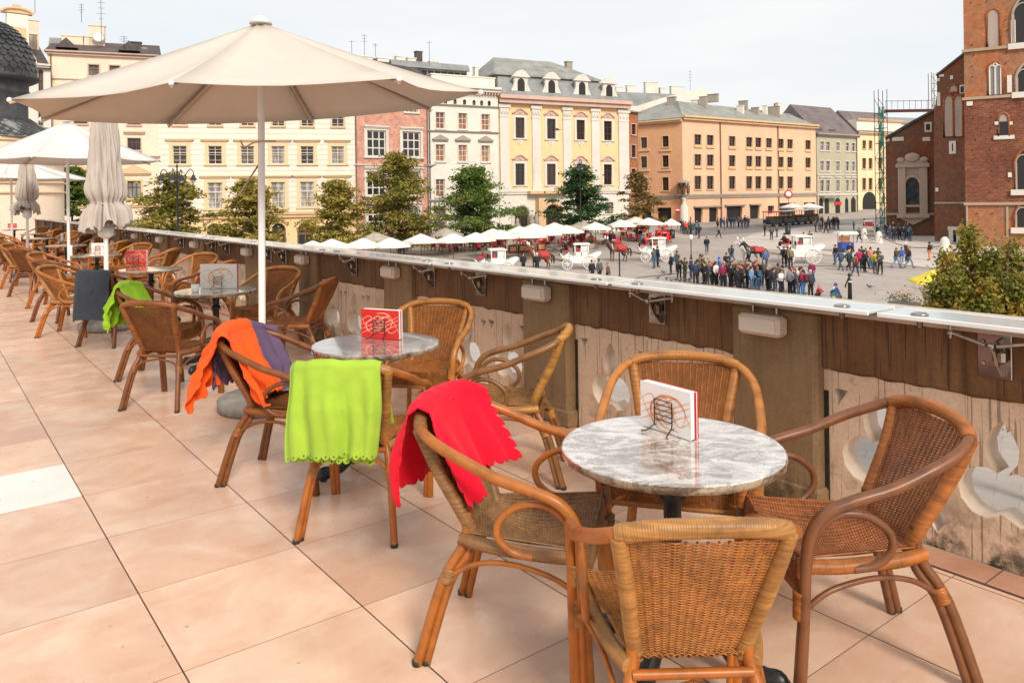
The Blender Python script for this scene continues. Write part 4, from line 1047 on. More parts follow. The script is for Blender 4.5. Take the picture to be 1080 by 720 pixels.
def house_peach():
    F = Facade('peach_house', 52, 84, 168, 88, 57, M_peach, 'plain peach plastered house with dark tiled roof on the left', depth=9)
    F.rows([99, 121], 68.5, 80, 11, 0, frame=M_woodb, trim=M_trimp, tw=.12, um=100)
    F.rows([85, 112, 141.5], 119, 131, 14, 0, mull=(2, 1), frame=M_woodd, trim=M_trimp, tw=.12, cor=.9, corz=-2.1)
    F.rows([85, 112, 141.5], 145.5, 158, 14, 0, mull=(2, 1), frame=M_woodd, trim=M_trimp, tw=.1); F.rows([85, 141.5], 191, 209, 14, 0, mull=(2, 1), frame=M_woodd, trim=M_trimo, tw=.2, cor=2.2, corz=.9, ped='tri')
    F.wall(); F.band(56, 60, 110, .5, M_trimp); F.band(84.5, 85.7, 110, .15, M_trimp, 'string_course', 0, 6); F.band(164, 166, 110, .3, M_trimp, 'string_course'); F.band(216, 219, 110, .3, M_trimo, 'string_course')
    m_ = MB(); x = F.sz(54, 90)[0]; bar(m_, (x, -.1, .3), (x, -.1, F.H), .07, 8); m_.build('drain_pipe', M_woodb, F.root)
    r, zr = gable_roof(F, 45.5, mat=M_roofd)
    for u, v0, w_, mt in ((72, 33, 2.1, M_peach), (90, 34, 1.0, M_peach), (98.5, 22, 1.6, M_peach), (140, 40, 1.3, M_roofd), (150, 47, .5, M_peach)):
        x = F.sz(u, 40)[0]; chimney(F, r, x, 3.2, w_, F.sz(u, v0)[1]-F.H-.3, F.H+.3, mt)
    m_ = MB(); z0 = F.sz(60, 48)[1]; z1 = F.sz(60, 34)[1]; x0, x1 = F.sz(46, 40)[0], F.sz(96, 40)[0]; m_.prism([(2.4, z0), (4.6, z0), (4.4, z1), (3.4, z1)], x0, x1, 0, 'X'); m_.build('attic_skylight_roof', M_roofg, r)
    for u, mt in ((70, M_roofd), (136, M_roofd)):
        x = F.sz(u, 52)[0]; m_ = MB(); m_.prism([(x-1.1, F.H+.5), (x+1.1, F.H+.5), (x, F.H+1.6)], -.1, 2.2); m_.build('dormer', mt, r)
    m_ = MB(); x = F.sz(101, 35)[0]; m_.lathe([(0, -.12), (.35, -.08), (.62, .0), (.66, .03), (.3, -.03), (0, -.06)], n=20)
    d = m_.build('satellite_dish', M_woodw, r); d.location = (x, 2.4, F.sz(101, 35)[1]); d.rotation_euler = (radians(75), 0, .2); d['label'] = 'white satellite dish'
    for u, v0, v1 in ((86, 4, 24), (107, 0, 44), (37, -8, 14), (131, 38, 52)):
        D = 86; p = at(u, v1, D); antenna(p.x, p.y, p.z, at(u, v0, D).z-p.z, {86: 'thin roof antenna left of the peach chimney stack', 107: 'tall roof antenna beside the white satellite dish', 37: 'tall antenna above the curved gable', 131: 'thin antenna on the dark roof end'}[u])
house_peach()
def house_cream():
    F = Facade('cream_house', 168, 88, 375, 93.5, 100, M_cream, 'long cream house with ochre window hoods and arched ground floor behind the big parasol pole', depth=9)
    us = [189.6, 226.9, 261, 293.3, 324, 356.2]
    F.rows(us, 117, 133, 13.5, 0, trim=M_trimo, tw=.14, mull=(1, 1)); F.rows(us, 154.2, 173, 14, 0, trim=M_ochreT, tw=.38, cor=1.6, corz=.75); F.rows(us[0:], 192, 219, 15, 0, trim=M_ochreT, tw=.38, cor=1.8, corz=.75, tint=[(.5, .47, .42), (.40, .38, .34)])
    zl = F.sz(290, 227)[1]
    for u, w_ in ((190, 15), (226, 15), (262, 14), (294, 15), (322, 17), (354, 17)):
        x = F.sz(u, 245)[0]; mp_ = F.m(u)[0]; hw = w_*mp_/2; F.hole(x-hw, x+hw, .3, F.sz(u, 235.5)[1], hw)
        f = MB(); f.box((x, .25, F.sz(u, 246.5)[1]), (2*hw, .08, .25)); f.box((x, .25, 1.7), (.12, .08, 2.6)); f.box((x-hw+.1, .26, 1.7), (.15, .08, 2.8)); f.box((x+hw-.1, .26, 1.7), (.15, .08, 2.8)); g = f.build('shop_door', M_woodb, F.root)
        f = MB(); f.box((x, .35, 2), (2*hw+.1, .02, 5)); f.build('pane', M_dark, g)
    F.wall()
    F.band(223.5, 229.5, 290, .5, M_trimo, 'ledge'); F.band(98, 102, 290, .8, M_trimo)
    facing(F, .2, F.sz(290, 229.5)[1], M_yel, 'yellow_facing')
    # rustication grooves
    m_ = MB(); z = zl+.9
    while z < F.H-1: m_.box((F.W/2, -.006, z), (F.W, .012, .05)); z += .62
    m_.build('joint_line', M_trimo, F.root)
    ml = []
    for (u, txt, rr, a0) in ((226, 'PARI', 9.2, .5), (294, 'PEINE BER', 9.2, 0), (322, 'HAWEŁKA', 10.5, .25)):
        x = F.sz(u, 245)[0]; zc = F.sz(u, 235.5)[1]-(8.5 if u > 300 else 7.5)*F.m(u)[0]; R_ = rr*F.m(u)[0]
        for i, chh in enumerate(txt):
            if chh == ' ': continue
            a = pi/2-(i-(len(txt)-1)/2)*(.235 if len(txt) < 8 else .26)+a0
            cu = bpy.data.curves.new('t', 'FONT'); cu.body = chh; cu.size = .46; cu.extrude = .03; cu.align_x = 'CENTER'
            o = bpy.data.objects.new('t', cu); COL.objects.link(o)
            o.matrix_world = Matrix.Translation((x+R_*cos(a), -.10, zc+R_*sin(a))) @ Matrix.Rotation(-(a-pi/2), 4, 'Y') @ Matrix.Rotation(pi/2, 4, 'X'); ml.append(o)
    bpy.context.view_layer.update(); dg = bpy.context.evaluated_depsgraph_get(); m_ = MB()
    for o in ml:
        me = o.evaluated_get(dg).to_mesh(); m_.add([o.matrix_world @ v.co for v in me.vertices], [tuple(p.vertices) for p in me.polygons]); o.evaluated_get(dg).to_mesh_clear()
    for o in ml: bpy.data.objects.remove(o)
    m_.build('arch_lettering', simple('brown lettering', (.16, .055, .02), .6), F.root)
    gable_roof(F, 88, mat=M_roofd)
M_ochreT = plaster('ochre window trim', (.78, .57, .35), .3)
house_cream()
def house_brick():
    F = Facade('pink_brick_house', 375, 93.5, 452, 99, 84, M_pbrick, 'pink brick house with tall three light windows', depth=9)
    kw = dict(trim=M_trimw, tw=.34, mull=(2, 2), frame=M_trimw, fw=.16, cor=.75, corz=.48, tint=[(.02, .02, .02), (.10, .09, .08)])
    F.rows([397, 434], 139, 166, 19, 0, **kw); F.rows([397, 434], 181, 206, 19, 0, **kw); F.rows([397, 434], 109, 118.5, 13, 0, trim=M_trimw, tw=.2, mull=(2, 0)); F.rows([397, 434], 218, 240, 17, 0, **kw)
    F.wall(); F.band(82, 86, 410, .5, M_trimw); F.band(173.5, 175, 410, .2, M_trimw, 'string_course')
    [(lambda m_: (bar(m_, (x, -.12, .3), (x, -.12, F.H), .08, 8), m_.build('drain_pipe', M_roofb, F.root)))(MB()) for x in (F.W-.1, .1)]
    r, zr = gable_roof(F, 62, mat=M_roofd)
    for u, v0, v1, w_ in ((385, 54, 75, .8), (400, 55, 75, 1.6), (418, 57, 75, 1.6), (436, 55, 80, 1.0)):
        x = F.sz(u, 60)[0]; chimney(F, r, x, 4.2, w_, F.sz(u, v0)[1]-F.H, F.H, M_whitep)
    for u, v0, v1 in ((371, 43, 60), (384.5, 36, 60), (453, 43, 70), (396, 46, 60)):
        p = at(u, v1, 101); antenna(p.x, p.y, p.z, at(u, v0, 101).z-p.z, {371: 'short mast on the ridge behind the parasol canopy, left one', 384.5: 'short mast on the ridge behind the parasol canopy, right one', 453: 'spindly antenna above the glazed attic', 396: 'small antenna over the pink brick house'}[u])
house_brick()
def house_white():
    F = Facade('white_house', 452, 99, 526.4, 104, 93, M_whitep, 'narrow white house with orange blinds next to the yellow palace', depth=9)
    bl = [(.42, .17, .06), (.50, .24, .10), (.30, .10, .04)]
    F.rows([460, 470, 480, 490, 500, 508, 516], 105, 110.5, 3.4, 0, mull=(0, 0), frame=M_dark, arch=1, fw=.03); F.rows([464.3, 488, 512], 119.5, 136.5, 9, 0, trim=M_trimw, tw=.12, mull=(1, 2), tint=bl)
    F.rows([464.3, 488, 512], 153, 170.5, 9, 0, trim=M_trimw, tw=.16, mull=(1, 2), cor=1.0, corz=.65, tint=bl, ped='tri', pedmat=M_grey); F.rows([464.3, 488, 512], 189, 207, 9, 0, trim=M_trimw, tw=.16, mull=(1, 2), tint=bl); F.rows([464.3, 488, 512], 219, 240, 10, 0, trim=M_grey, tw=.2, frame=M_woodd)
    F.wall(); F.band(91, 96.5, 490, .9, M_trimw); F.band(111, 112.6, 490, .25, M_grey, 'string_course'); F.band(138.5, 140, 490, .25, M_grey, 'string_course'); F.band(210, 212, 490, .3, M_grey, 'string_course')
    m_ = MB(); 
    for k in range(24): m_.box((k*F.W/24+.2, -.3, F.sz(490, 98)[1]), (.16, .5, .3))
    m_.build('cornice_brackets', M_trimp, F.root)
    m_ = MB(); bar(m_, (.2, -.12, .3), (.2, -.12, F.H), .09, 8); m_.build('drain_pipe', M_roofb, F.root)
    r, zr = gable_roof(F, 86, mat=M_roofd)
    # attic wall and glazed penthouse above
    z0, z1 = F.H-.2, F.sz(490, 80.5)[1]; m_ = MB(); m_.box((F.W/2+.3, 3.2, (z0+z1)/2), (F.W-1.0, 5.5, z1-z0)); m_.box((F.W/2+.3, 3.2, z1+.08), (F.W-.8, 5.7, .16)); a = m_.build('attic_wall', M_cream, r)
    zz0, zz1 = F.sz(470, 80)[1], F.sz(470, 69)[1]; x0, x1 = F.sz(425, 75)[0], F.sz(505, 75)[0]
    m_ = MB(); m_.box(((x0+x1)/2, 5.6, (zz0+zz1)/2), (x1-x0, 4, zz1-zz0)); m_.prism([(3.0, zz1), (8.2, zz1), (8.0, zz1+.5), (3.6, zz1+.9)], x0-.3, x1+.2, 0, 'X'); p = m_.build('penthouse', M_roofg, r)
    m_ = MB(); nn = 11
    for k in range(nn): m_.box((x0+(x1-x0)*(k+.5)/nn, 3.58, (zz0+zz1)/2), ((x1-x0)/nn*.78, .05, (zz1-zz0)*.62))
    m_.build('glazing_strip', M_dark, p)
    for u, v0, w_, mt in ((457, 51, .9, M_roofd), (449, 58, 1.2, M_whitep), (473, 62, 1.2, M_whitep), (519, 68, .5, M_whitep), (508, 67, .7, M_whitep)):
        x = F.sz(u, 60)[0]; chimney(F, r, x, 5.0, w_, F.sz(u, v0)[1]-F.H+.3, F.H, mt)
house_white()
def palace():
    F = Facade('yellow_palace', 526.6, 104.5, 663, 114.5, 106, M_yel, 'bright yellow palace with white pilasters, arched doors and a grey mansard roof', depth=13)
    us = [548.3, 581.3, 612.3, 641]
    kw = dict(frame=M_woodd, trim=M_trimw, tw=.34, mull=(1, 2), ped='wave', pedmat=M_trimp, tint=[(.02, .015, .012), (.05, .03, .02)])
    F.rows(us, 126, 147, 8.8, 0, um=596, **kw); F.rows(us, 173, 195, 9, 0, um=596, **kw)
    zg = F.sz(596, 201)[1]
    for u, hw_px, vt in ((550, 7.5, 218), (583, 9, 216)):
        x = F.sz(u, 230)[0]; hw = hw_px*F.m(u)[0]; F.hole(x-hw, x+hw, .3, F.sz(u, vt)[1], hw)
        m_ = MB(); P = [(x+(hw+.25)*cos(a), -.12, F.sz(u, vt)[1]-hw+(hw+.25)*sin(a)) for a in [pi*k/14 for k in range(15)]]; P = [(x+hw+.25, -.12, .3)]+P+[(x-hw-.25, -.12, .3)]; m_.tube(P, .26, 8); m_.sphere((x, -.25, F.sz(u, vt)[1]+.3), .35, 8); d = m_.build('portal_frame', M_trimw if u < 560 else M_trimo, F.root)
        m_ = MB(); m_.box((x, .36, 3), (2*hw+.1, .03, 7)); m_.build('pane', M_dark, d); m_ = MB(); m_.box((x, .30, F.sz(u, vt)[1]-hw), (2*hw, .06, .2)); [m_.box((x+t*hw, .30, 2.5), (.12, .06, 5)) for t in (-.5, 0, .5)]; m_.build('door_leaf', M_woodd, d)
    F.rows([612, 642], 214, 226, 9, 0, um=612, frame=M_woodd, trim=M_trimw, tw=.25)
    F.wall(); F.band(104, 112, 596, 1.1, M_trimp); F.band(200, 204.5, 596, .35, M_trimw, 'string_course')
    x5 = F.sz(565, 230)[0]; 
    m_ = MB(); m_.box((F.sz(568, 220)[0], -.55, F.sz(568, 212)[1]/2), (1.1, 1.1, F.sz(568, 206)[1])); m_.box((F.sz(568, 220)[0]+1.2, -.6, F.sz(568, 203)[1]), (6.2, 1.2, .4)); m_.build('portal_canopy', M_trimo, F.root)
    m_ = MB(); r_ = random.Random(4)
    for (u, v) in ((543, 238), (558, 234), (563, 232)):
        x, z = F.sz(u, v+6)
        m_.lathe([(.3, 0), (.4, 1.2), (.32, 2.0), (.42, 2.5), (.22, 2.8), (.26, 3.2), (0, 3.5)], (x, -.8, z-1.6), 9)
    m_.build('portal_statue', M_grey, F.root)
    facing(F, .2, zg-.1, M_whitep, 'ground_floor_render')
    for k, (a, b) in enumerate(((526.8, 536.5), (561, 569.5), (593.5, 602), (623.5, 631.5), (652, 662.5))):
        x0, x1 = F.sz(a, 160)[0], F.sz(b, 160)[0]; z0, z1 = F.sz(a, 202)[1], F.sz(596, 113)[1]
        m_ = MB(); m_.box(((x0+x1)/2, -.13, (z0+z1)/2), (x1-x0, .26, z1-z0)); m_.box(((x0+x1)/2, -.18, z0+.4), (x1-x0+.3, .36, .8)); m_.box(((x0+x1)/2, -.2, z1-.25), (x1-x0+.4, .4, .5)); m_.box(((x0+x1)/2, -.16, z1-1.7), (x1-x0+.1, .32, .15))
        for s in (-1, 0, 1): m_.sphere(((x0+x1)/2+s*(x1-x0)*.33, -.28, z1-1.0), (.2, .12, .45), 7)
        m_.build('pilaster', M_trimw, F.root)
    # mansard
    H = F.H+.15; W = F.W; dp = 13; z1 = F.sz(560, 78)[1]; m_ = MB(); ins = 2.4
    vs = [(-.5, -.9, H), (W+.5, -.9, H), (W+.5, dp, H), (-.5, dp, H), (ins*.3, ins*.6, z1), (W-ins*2.0, ins*.6, z1), (W-ins*2.0, dp-ins, z1), (ins*.3, dp-ins, z1)]
    m_.add(vs, [(0, 1, 5, 4), (1, 2, 6, 5), (2, 3, 7, 6), (3, 0, 4, 7), (3, 2, 1, 0)]); rf = m_.build('mansard_roof', M_roofg, F.root)
    Dm = 108+7; zt = at(560, 64.5, Dm).z-F.base; m_ = MB()
    a0, a1 = -.6+ins*.2, W-ins*1.7
    vs = [(a0, ins*.5-.4, z1), (a1, ins*.5-.4, z1), (a1, dp-ins+.4, z1), (a0, dp-ins+.4, z1), (a0+2.8, dp*.5, zt), (a1-5.0, dp*.5, zt)]
    vs += [(x, y, z-.25) for x, y, z in vs[:4]]
    m_.add(vs, [(0, 1, 5, 4), (1, 2, 5), (2, 3, 4, 5), (3, 0, 4), (0, 6, 7, 1), (1, 7, 8, 2), (2, 8, 9, 3), (3, 9, 6, 0), (6, 9, 8, 7)]); m_.build('upper_roof', M_roofgr, rf)
    for u, vt, vb in ((548.3, 76, 99), (580.5, 78, 101), (612.5, 80, 103), (641, 83, 105)):
        x = F.sz(u, 90)[0]; zb = H+.1; zt2 = F.sz(u, vt+6)[1]; hw = .78
        m_ = MB(); y0 = -.35
        m_.box((x, y0+.2, (zb+zt2)/2), (2*hw+.5, .4, zt2-zb)); m_.prism([(x-hw-.6, zt2), (x+hw+.6, zt2), (x+.5, zt2+.85), (x, zt2+1.0), (x-.5, zt2+.85)], y0-.25, y0+.35)
        m_.prism([(x-hw-1.1, zb), (x-hw-.2, zb), (x-hw-.2, zb+1.8), (x-hw-.5, zb+1.1)], y0, y0+.3); m_.prism([(x+hw+1.1, zb), (x+hw+.2, zb), (x+hw+.2, zb+1.8), (x+hw+.5, zb+1.1)], y0, y0+.3)
        d = m_.build('dormer', M_trimw, rf)
        m_ = MB(); pts = [(x-.55, zb+.45), (x+.55, zb+.45)]+[(x+.55*cos(a), zt2-.75+.6*sin(a)) for a in [pi*k/10 for k in range(11)]]; m_.prism(pts, y0-.03, y0-.004); m_.build('pane', M_dark, d)
        m_ = MB(); m_.prism([(x-hw-.15, zb), (x+hw+.15, zb), (x+hw+.15, zt2-.2), (x, zt2+.5), (x-hw-.15, zt2-.2)], y0+.42, y0+4.0); m_.build('dormer_roof', M_roofg, d)
    chimney(F, rf, W-6.5, dp*.45, 1.0, 1.2, zt-1.2, M_grey)
palace()
def simple_house(name, u0, D0, u1, D1, vtop, mat, label, rows=(), vr=None, depth=9, rmat=None, extra=None, hip=0):
    F = Facade(name, u0, D0, u1, D1, vtop, mat, label, depth=depth)
    for r in rows:
        us, vt, vb, w_ = r[:4]; F.rows(us, vt, vb, w_, 0, **(r[4] if len(r) > 4 else {}))
    F.wall(); rf = None
    if vr is not None: rf = gable_roof(F, vr, mat=rmat, hip=hip)
    if extra: extra(F, rf)
    return F
dk = dict(frame=M_woodd, trim=M_trimp, tw=.12, mull=(1, 2), tint=[(.02, .015, .012), (.05, .03, .02)], fw=.09)
simple_house('red_brick_house', 662.8, 119, 674, 121, 118, M_rbrick, 'sliver of red brick house between the yellow palace and the apricot corner', [([668], 131, 142, 4.5, dk), ([668], 153, 166, 4.5, dk), ([668], 178, 190, 4.5, dk)], 112, rmat=M_roofgr)
def back_gable():
    F = Facade('gabled_house', 655, 142, 760, 150, 128, M_whitep, 'white firewall gable with grey roof and white chimneys behind the apricot house', depth=14)
    x = [F.sz(u, v) for u, v in ((655, 128), (655, 112), (672, 112), (700, 103), (743, 92), (746, 92), (746, 135))]
    F.wall(body=False, outline=[(0, 0), (F.W*.9, 0), (F.W*.9, x[4][1]-1)]+[x[4], x[3], x[2], (0, x[1][1])])
    m_ = MB(); z = F.sz(680, 106)[1]; m_.prism([(.4, F.H), (12, F.H), (11, z+1.5), (4, z+2)], -2, F.sz(745, 100)[0], 0, 'X'); r = m_.build('roof', M_roofg, F.root)
    for u, v0, v1, w_ in ((665.5, 89, 108, 1.5), (678, 87.5, 106, 1.8), (697, 84, 100, 1.6), (704, 84, 100, 1.3), (712, 90, 97, 1.2), (728, 88.5, 95, 3.0)):
        chimney(F, r, F.sz(u, 95)[0], 4.5, w_, F.sz(u, v0)[1]-F.sz(u, v1)[1]+.8, F.sz(u, v1)[1]-.8, M_whitep)
    p = at(728, 98, 150); antenna(p.x, p.y, p.z, at(728, 74, 150).z-p.z, 'thin mast above the apricot corner house')
    p = at(654, 106, 150); antenna(p.x, p.y, p.z, at(654, 92, 150).z-p.z, 'thin mast beside the white chimneys')
back_gable()
def corner_house():
    # left face
    L = Facade('apricot_corner_house', 673.5, 133, 720.3, 128, 130, M_orange, 'apricot corner house with many small dark windows and street level shops', depth=3)
    kw = dict(frame=M_woodd, trim=M_trimo, tw=.13, mull=(1, 2), tint=[(.02, .015, .012), (.05, .03, .02)], cor=0, fw=.09)
    for vt, vb in ((143.6, 155), (164, 176.2), (187, 201)): L.rows([679.3, 702], vt, vb, 6.6, 0, um=702, **kw)
    x0, x1 = L.sz(693, 225)[0], L.sz(708, 225)[0]; L.hole(x0, x1, .3, L.sz(700, 219)[1]); x0, x1 = L.sz(676, 225)[0], L.sz(687, 225)[0]; L.hole(x0, x1, .3, L.sz(700, 219)[1])
    L.wall(body=False); L.band(126.5, 130, 700, .8, M_trimo); L.band(206, 209.5, 700, .3, M_grey, 'string_course')
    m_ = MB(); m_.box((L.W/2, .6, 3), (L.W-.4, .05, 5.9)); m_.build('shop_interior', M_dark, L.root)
    for vt in (157.5, 178.5):
        for u in (679.3, 702): x = L.sz(u, vt)[0]; L.box('sill_ledge', x-1.1, x+1.1, L.sz(u, vt+2.2)[1], L.sz(u, vt)[1], -.2, -.002, M_trimo)
    F = Facade('x', 720.3, 128, 861, 150, 130, M_orange2, None, depth=11); R = F
    # make the right face a part carrier of the same house
    F.root.parent = L.root; F.root.name = 'street_wing'
    F.root.matrix_parent_inverse = (Matrix.Translation(L.root.location) @ Matrix.Rotation(L.root.rotation_euler.z, 4, 'Z')).inverted()
    for k_ in ('label', 'category', 'group'):
        if k_ in F.root: del F.root[k_]
    us = [735.8, 748.9, 772, 790, 799.6, 810.8, 823.3, 833, 852]
    F.H = F.sz(790, 130)[1]
    for vt, vb in ((144.8, 155), (164.5, 175.8), (186, 199.2)): F.rows(us, vt, vb, 6.3, 0, um=790, **kw)
    for a, b, vt, vb in ((732.5, 741, 219, 236), (748, 757, 219, 236), (766.5, 783, 217.5, 236), (791, 801, 216.5, 236), (810, 816.5, 217, 225), (822, 839, 214, 227), (848, 860, 213.5, 230)):
        F.hole(F.sz(a, 225)[0], F.sz(b, 225)[0], max(.35, F.sz((a+b)/2, vb)[1]), F.sz((a+b)/2, vt)[1])
    F.wall(); F.band(126.8, 131, 790, .8, M_trimo); F.band(204.2, 208, 790, .3, M_grey, 'string_course')
    m_ = MB()
    for u in us:
        for v in (157, 177.6): x = F.sz(u, v)[0]; z = F.sz(790, v)[1]; m_.box((x, -.12, z), (2.0, .22, .32))
    m_.build('sill_ledges', M_trimo, F.root)
    for u in (759.5, 820.3): m_ = MB(); x = F.sz(u, 160)[0]; bar(m_, (x, -.12, .5), (x, -.12, F.H-.3), .11, 8); m_.build('drain_pipe', M_woodb, F.root)
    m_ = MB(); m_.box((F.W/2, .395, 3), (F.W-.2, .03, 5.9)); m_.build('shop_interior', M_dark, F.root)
    m_ = MB(); x = F.sz(732.5, 220)[0]
    for a, b, v in ((731, 760, 218.3), (764, 785, 216.8), (790, 802, 215.8)): m_.box(((F.sz(a, v)[0]+F.sz(b, v)[0])/2, -.25, F.sz(a, v)[1]), (F.sz(b, v)[0]-F.sz(a, v)[0], .5, .22))
    m_.build('shop_awning', M_grey, F.root)
    # roof over both faces, in world space
    A, B, Cc = L.P0, R.P0, R.P1; nB = R.n; dp = 11
    def W3(p, z): return (p.x, p.y, z)
    zt = F.H+F.base; back = Cc-nB*dp; backA = A-nB*dp*.9; r1 = B-nB*5.8+R.d*5.5; r2 = Cc-nB*5.8; zr = at(790, 112, 145).z; zr1 = at(705, 104.5, 138).z
    m_ = MB(); o_ = .7; eA, eB, eC = A+L.n*o_, B+(L.n+R.n)*o_*.7, Cc+R.n*o_
    lm = at(707, 104.5, 140); lm.z = 0
    vs = [W3(eA, zt+.1), W3(eB, zt+.1), W3(eC, zt+.1), W3(back, zt+.1), W3(backA, zt+.1), W3(r1, zr), W3(r2, zr-.5), W3(lm, zr1)]
    m_.add(vs, [(0, 1, 7), (1, 5, 7), (1, 2, 6, 5), (2, 3, 6), (3, 4, 7, 5, 6), (4, 0, 7)])
    inv = (Matrix.Translation(L.root.location) @ Matrix.Rotation(L.root.rotation_euler.z, 4, 'Z')).inverted()
    m_.v = [tuple(inv @ Vector(p)) for p in m_.v]; rf = m_.build('roof', M_roofgr, L.root)
    for u, v0, v1, D, w_ in ((708.5, 103, 113, 137, 1.5), (733, 106, 114, 139, 1.2), (742, 102.5, 118, 138, 1.3), (752, 100, 106, 144, 2.0), (784, 107, 118, 146, 1.6), (781, 112, 124, 143, 1.2), (796.5, 114, 124, 146, 1.3), (807, 112, 122, 148, .8), (816, 113, 122, 149, 2.2), (820, 110, 118, 151, 1.2)):
        p = inv @ at(u, v1+2, D); h = at(u, v0, D).z-at(u, v1+2, D).z; chimney(L, rf, p.x, p.y, w_, h, p.z, M_whitep if int(u) % 2 else M_grey)
    # corner shrine
    c = inv @ Vector((B.x, B.y, 0)); zc = L.base; nn = (L.n+R.n).normalized(); pc = inv @ (Vector((B.x, B.y, 0))+nn*.75); pc.z = 0
    def zv(v): return at(720, v, 127).z-L.base
    m_ = MB(); m_.lathe([(.70, zv(238)), (.66, zv(218)), (.52, zv(217)), (.34, zv(215)), (.26, zv(211)), (.45, zv(209)), (.26, zv(208)), (.25, zv(205))], (pc.x, pc.y, 0), 12); m_.build('shrine_pedestal', M_trimw, L.root)
    m_ = MB()
    for dx in (-1.0, 0, 1.0): m_.lathe([(.12, zv(205)), (.3, zv(203)), (.26, zv(199)), (.36, zv(196.5)), (.16, zv(195.5)), (.2, zv(194)), (0, zv(193.3))], (pc.x+dx*.8, pc.y-.1*abs(dx), 0), 9)
    m_.build('shrine_figure', M_woodb, L.root)
    m_ = MB(); m_.lathe([(1.3, zv(192.8)), (1.25, zv(192)), (.2, zv(190.2)), (0, zv(190))], (pc.x, pc.y, 0), 12); m_.box((pc.x, pc.y, zv(205.5)), (1.9, 1.2, .15)); m_.build('shrine_roof', M_roofgr, L.root)
corner_house()
def sage_x(F, rf):
    F.band(141.5, 144.5, 884, .6, M_grey); F.band(184, 185, 884, .2, M_trimw, 'string_course'); F.band(204, 206, 884, .2, M_trimw, 'string_course')
    m_ = MB(); F.box('awning', F.sz(864, 208)[0], F.sz(880, 208)[0], F.sz(872, 209)[1], F.sz(872, 206.5)[1], -1.2, -.002, M_roofgr)
    m_ = MB(); 
    for u, w_ in ((866, 4), (872, 4.5), (883.5, 5), (893, 3.5), (900, 5)): 
        x = F.sz(u, 220)[0]; hw = w_*F.m(u)[0]/2; zt = F.sz(u, 211)[1]; m_.prism([(x-hw, .4), (x+hw, .4), (x+hw, zt), (x, zt+hw), (x-hw, zt)], -.02, -.004)
    m_.build('shop_doors', M_dark, F.root)
    x, z = F.sz(883.3, 214.5); F.box('shop_sign', x-1.1, x+1.1, z-.3, z+.3, -.2, -.1, M_red)
    m_ = MB(); x = F.sz(903.5, 180)[0]; bar(m_, (x, -.1, .5), (x, -.1, F.H), .1, 6); m_.build('drain_pipe', M_woodb, F.root)
    for u, v0, v1 in ((840, 112, 122),):
        chimney(F, rf[0], F.sz(u, 120)[0], 4, 1.2, 2.2, F.H+4, M_whitep)
    for u in (866, 880):
        m_ = MB(); x, z = F.sz(u, 139); m_.prism([(x-1.2, F.H+.4), (x+1.2, F.H+.4), (x+.9, F.H+1.3), (x-.9, F.H+1.3)], .4, 2.6); m_.build('dormer', M_roofd, rf[0])
kg = dict(frame=M_woodw, trim=M_trimw, tw=.12, mull=(1, 1), tint=[(.05, .04, .05), (.2, .16, .17)])
simple_house('sage_house', 862, 150.5, 905, 158, 143.5, M_green, 'sage green house with steep slate roof at the mouth of the side street',
             [([867, 873.2, 883.6, 893.5, 900], 150, 159.3, 4, kg), ([867, 873.2, 883.6, 893.5, 900], 170, 180.5, 4, kg), ([867, 873.2, 883.6, 893.5, 900], 190, 202, 4, dict(kg, cor=.5, corz=.6))], 112, 12, M_roofb, sage_x)
def lemon_x(F, rf):
    F.band(140, 142.2, 925, .6, M_trimo); F.band(126, 128, 925, .4, M_trimo, 'attic_band')
    z0, z1 = F.H, F.sz(925, 127)[1]; m_ = MB(); m_.box((F.W/2, 1.2, (z0+z1)/2), (F.W, 2.2, z1-z0)); m_.build('attic_wall', M_cream, F.root)
    x = F.sz(917, 225)[0]; m_ = MB(); hw = 2.2; m_.prism([(x-hw, .4), (x+hw, .4)]+[(x+hw*cos(a), F.sz(917, 213)[1]+hw*sin(a)) for a in [pi*k/8 for k in range(9)]], -.05, -.01); m_.build('archway', M_dark, F.root)
kl = dict(frame=M_woodb, trim=M_trimo, tw=.12, mull=(1, 2), tint=[(.12, .08, .03), (.06, .04, .02)])
simple_house('lemon_house', 905, 165, 952, 172, 141, M_lemon, 'lemon yellow house with an arched passage beyond the scaffold tower', [([911.3, 918, 928], 148.5, 157, 3.4, kl), ([911.3, 918, 928], 167, 178, 3.6, kl), ([911.3, 918, 928], 188, 200, 3.6, kl)], 118, 10, M_roofb, lemon_x)
simple_house('beige_house', 880, 185, 912, 188, 127, M_cream, 'beige attic storey peeping over the slate roof', [], 120, 8, M_roofgr)
simple_house('far_house', 940, 190, 985, 195, 130, M_whitep, 'pale house mostly hidden behind the scaffold beam', [], 124, 8, M_roofgr)

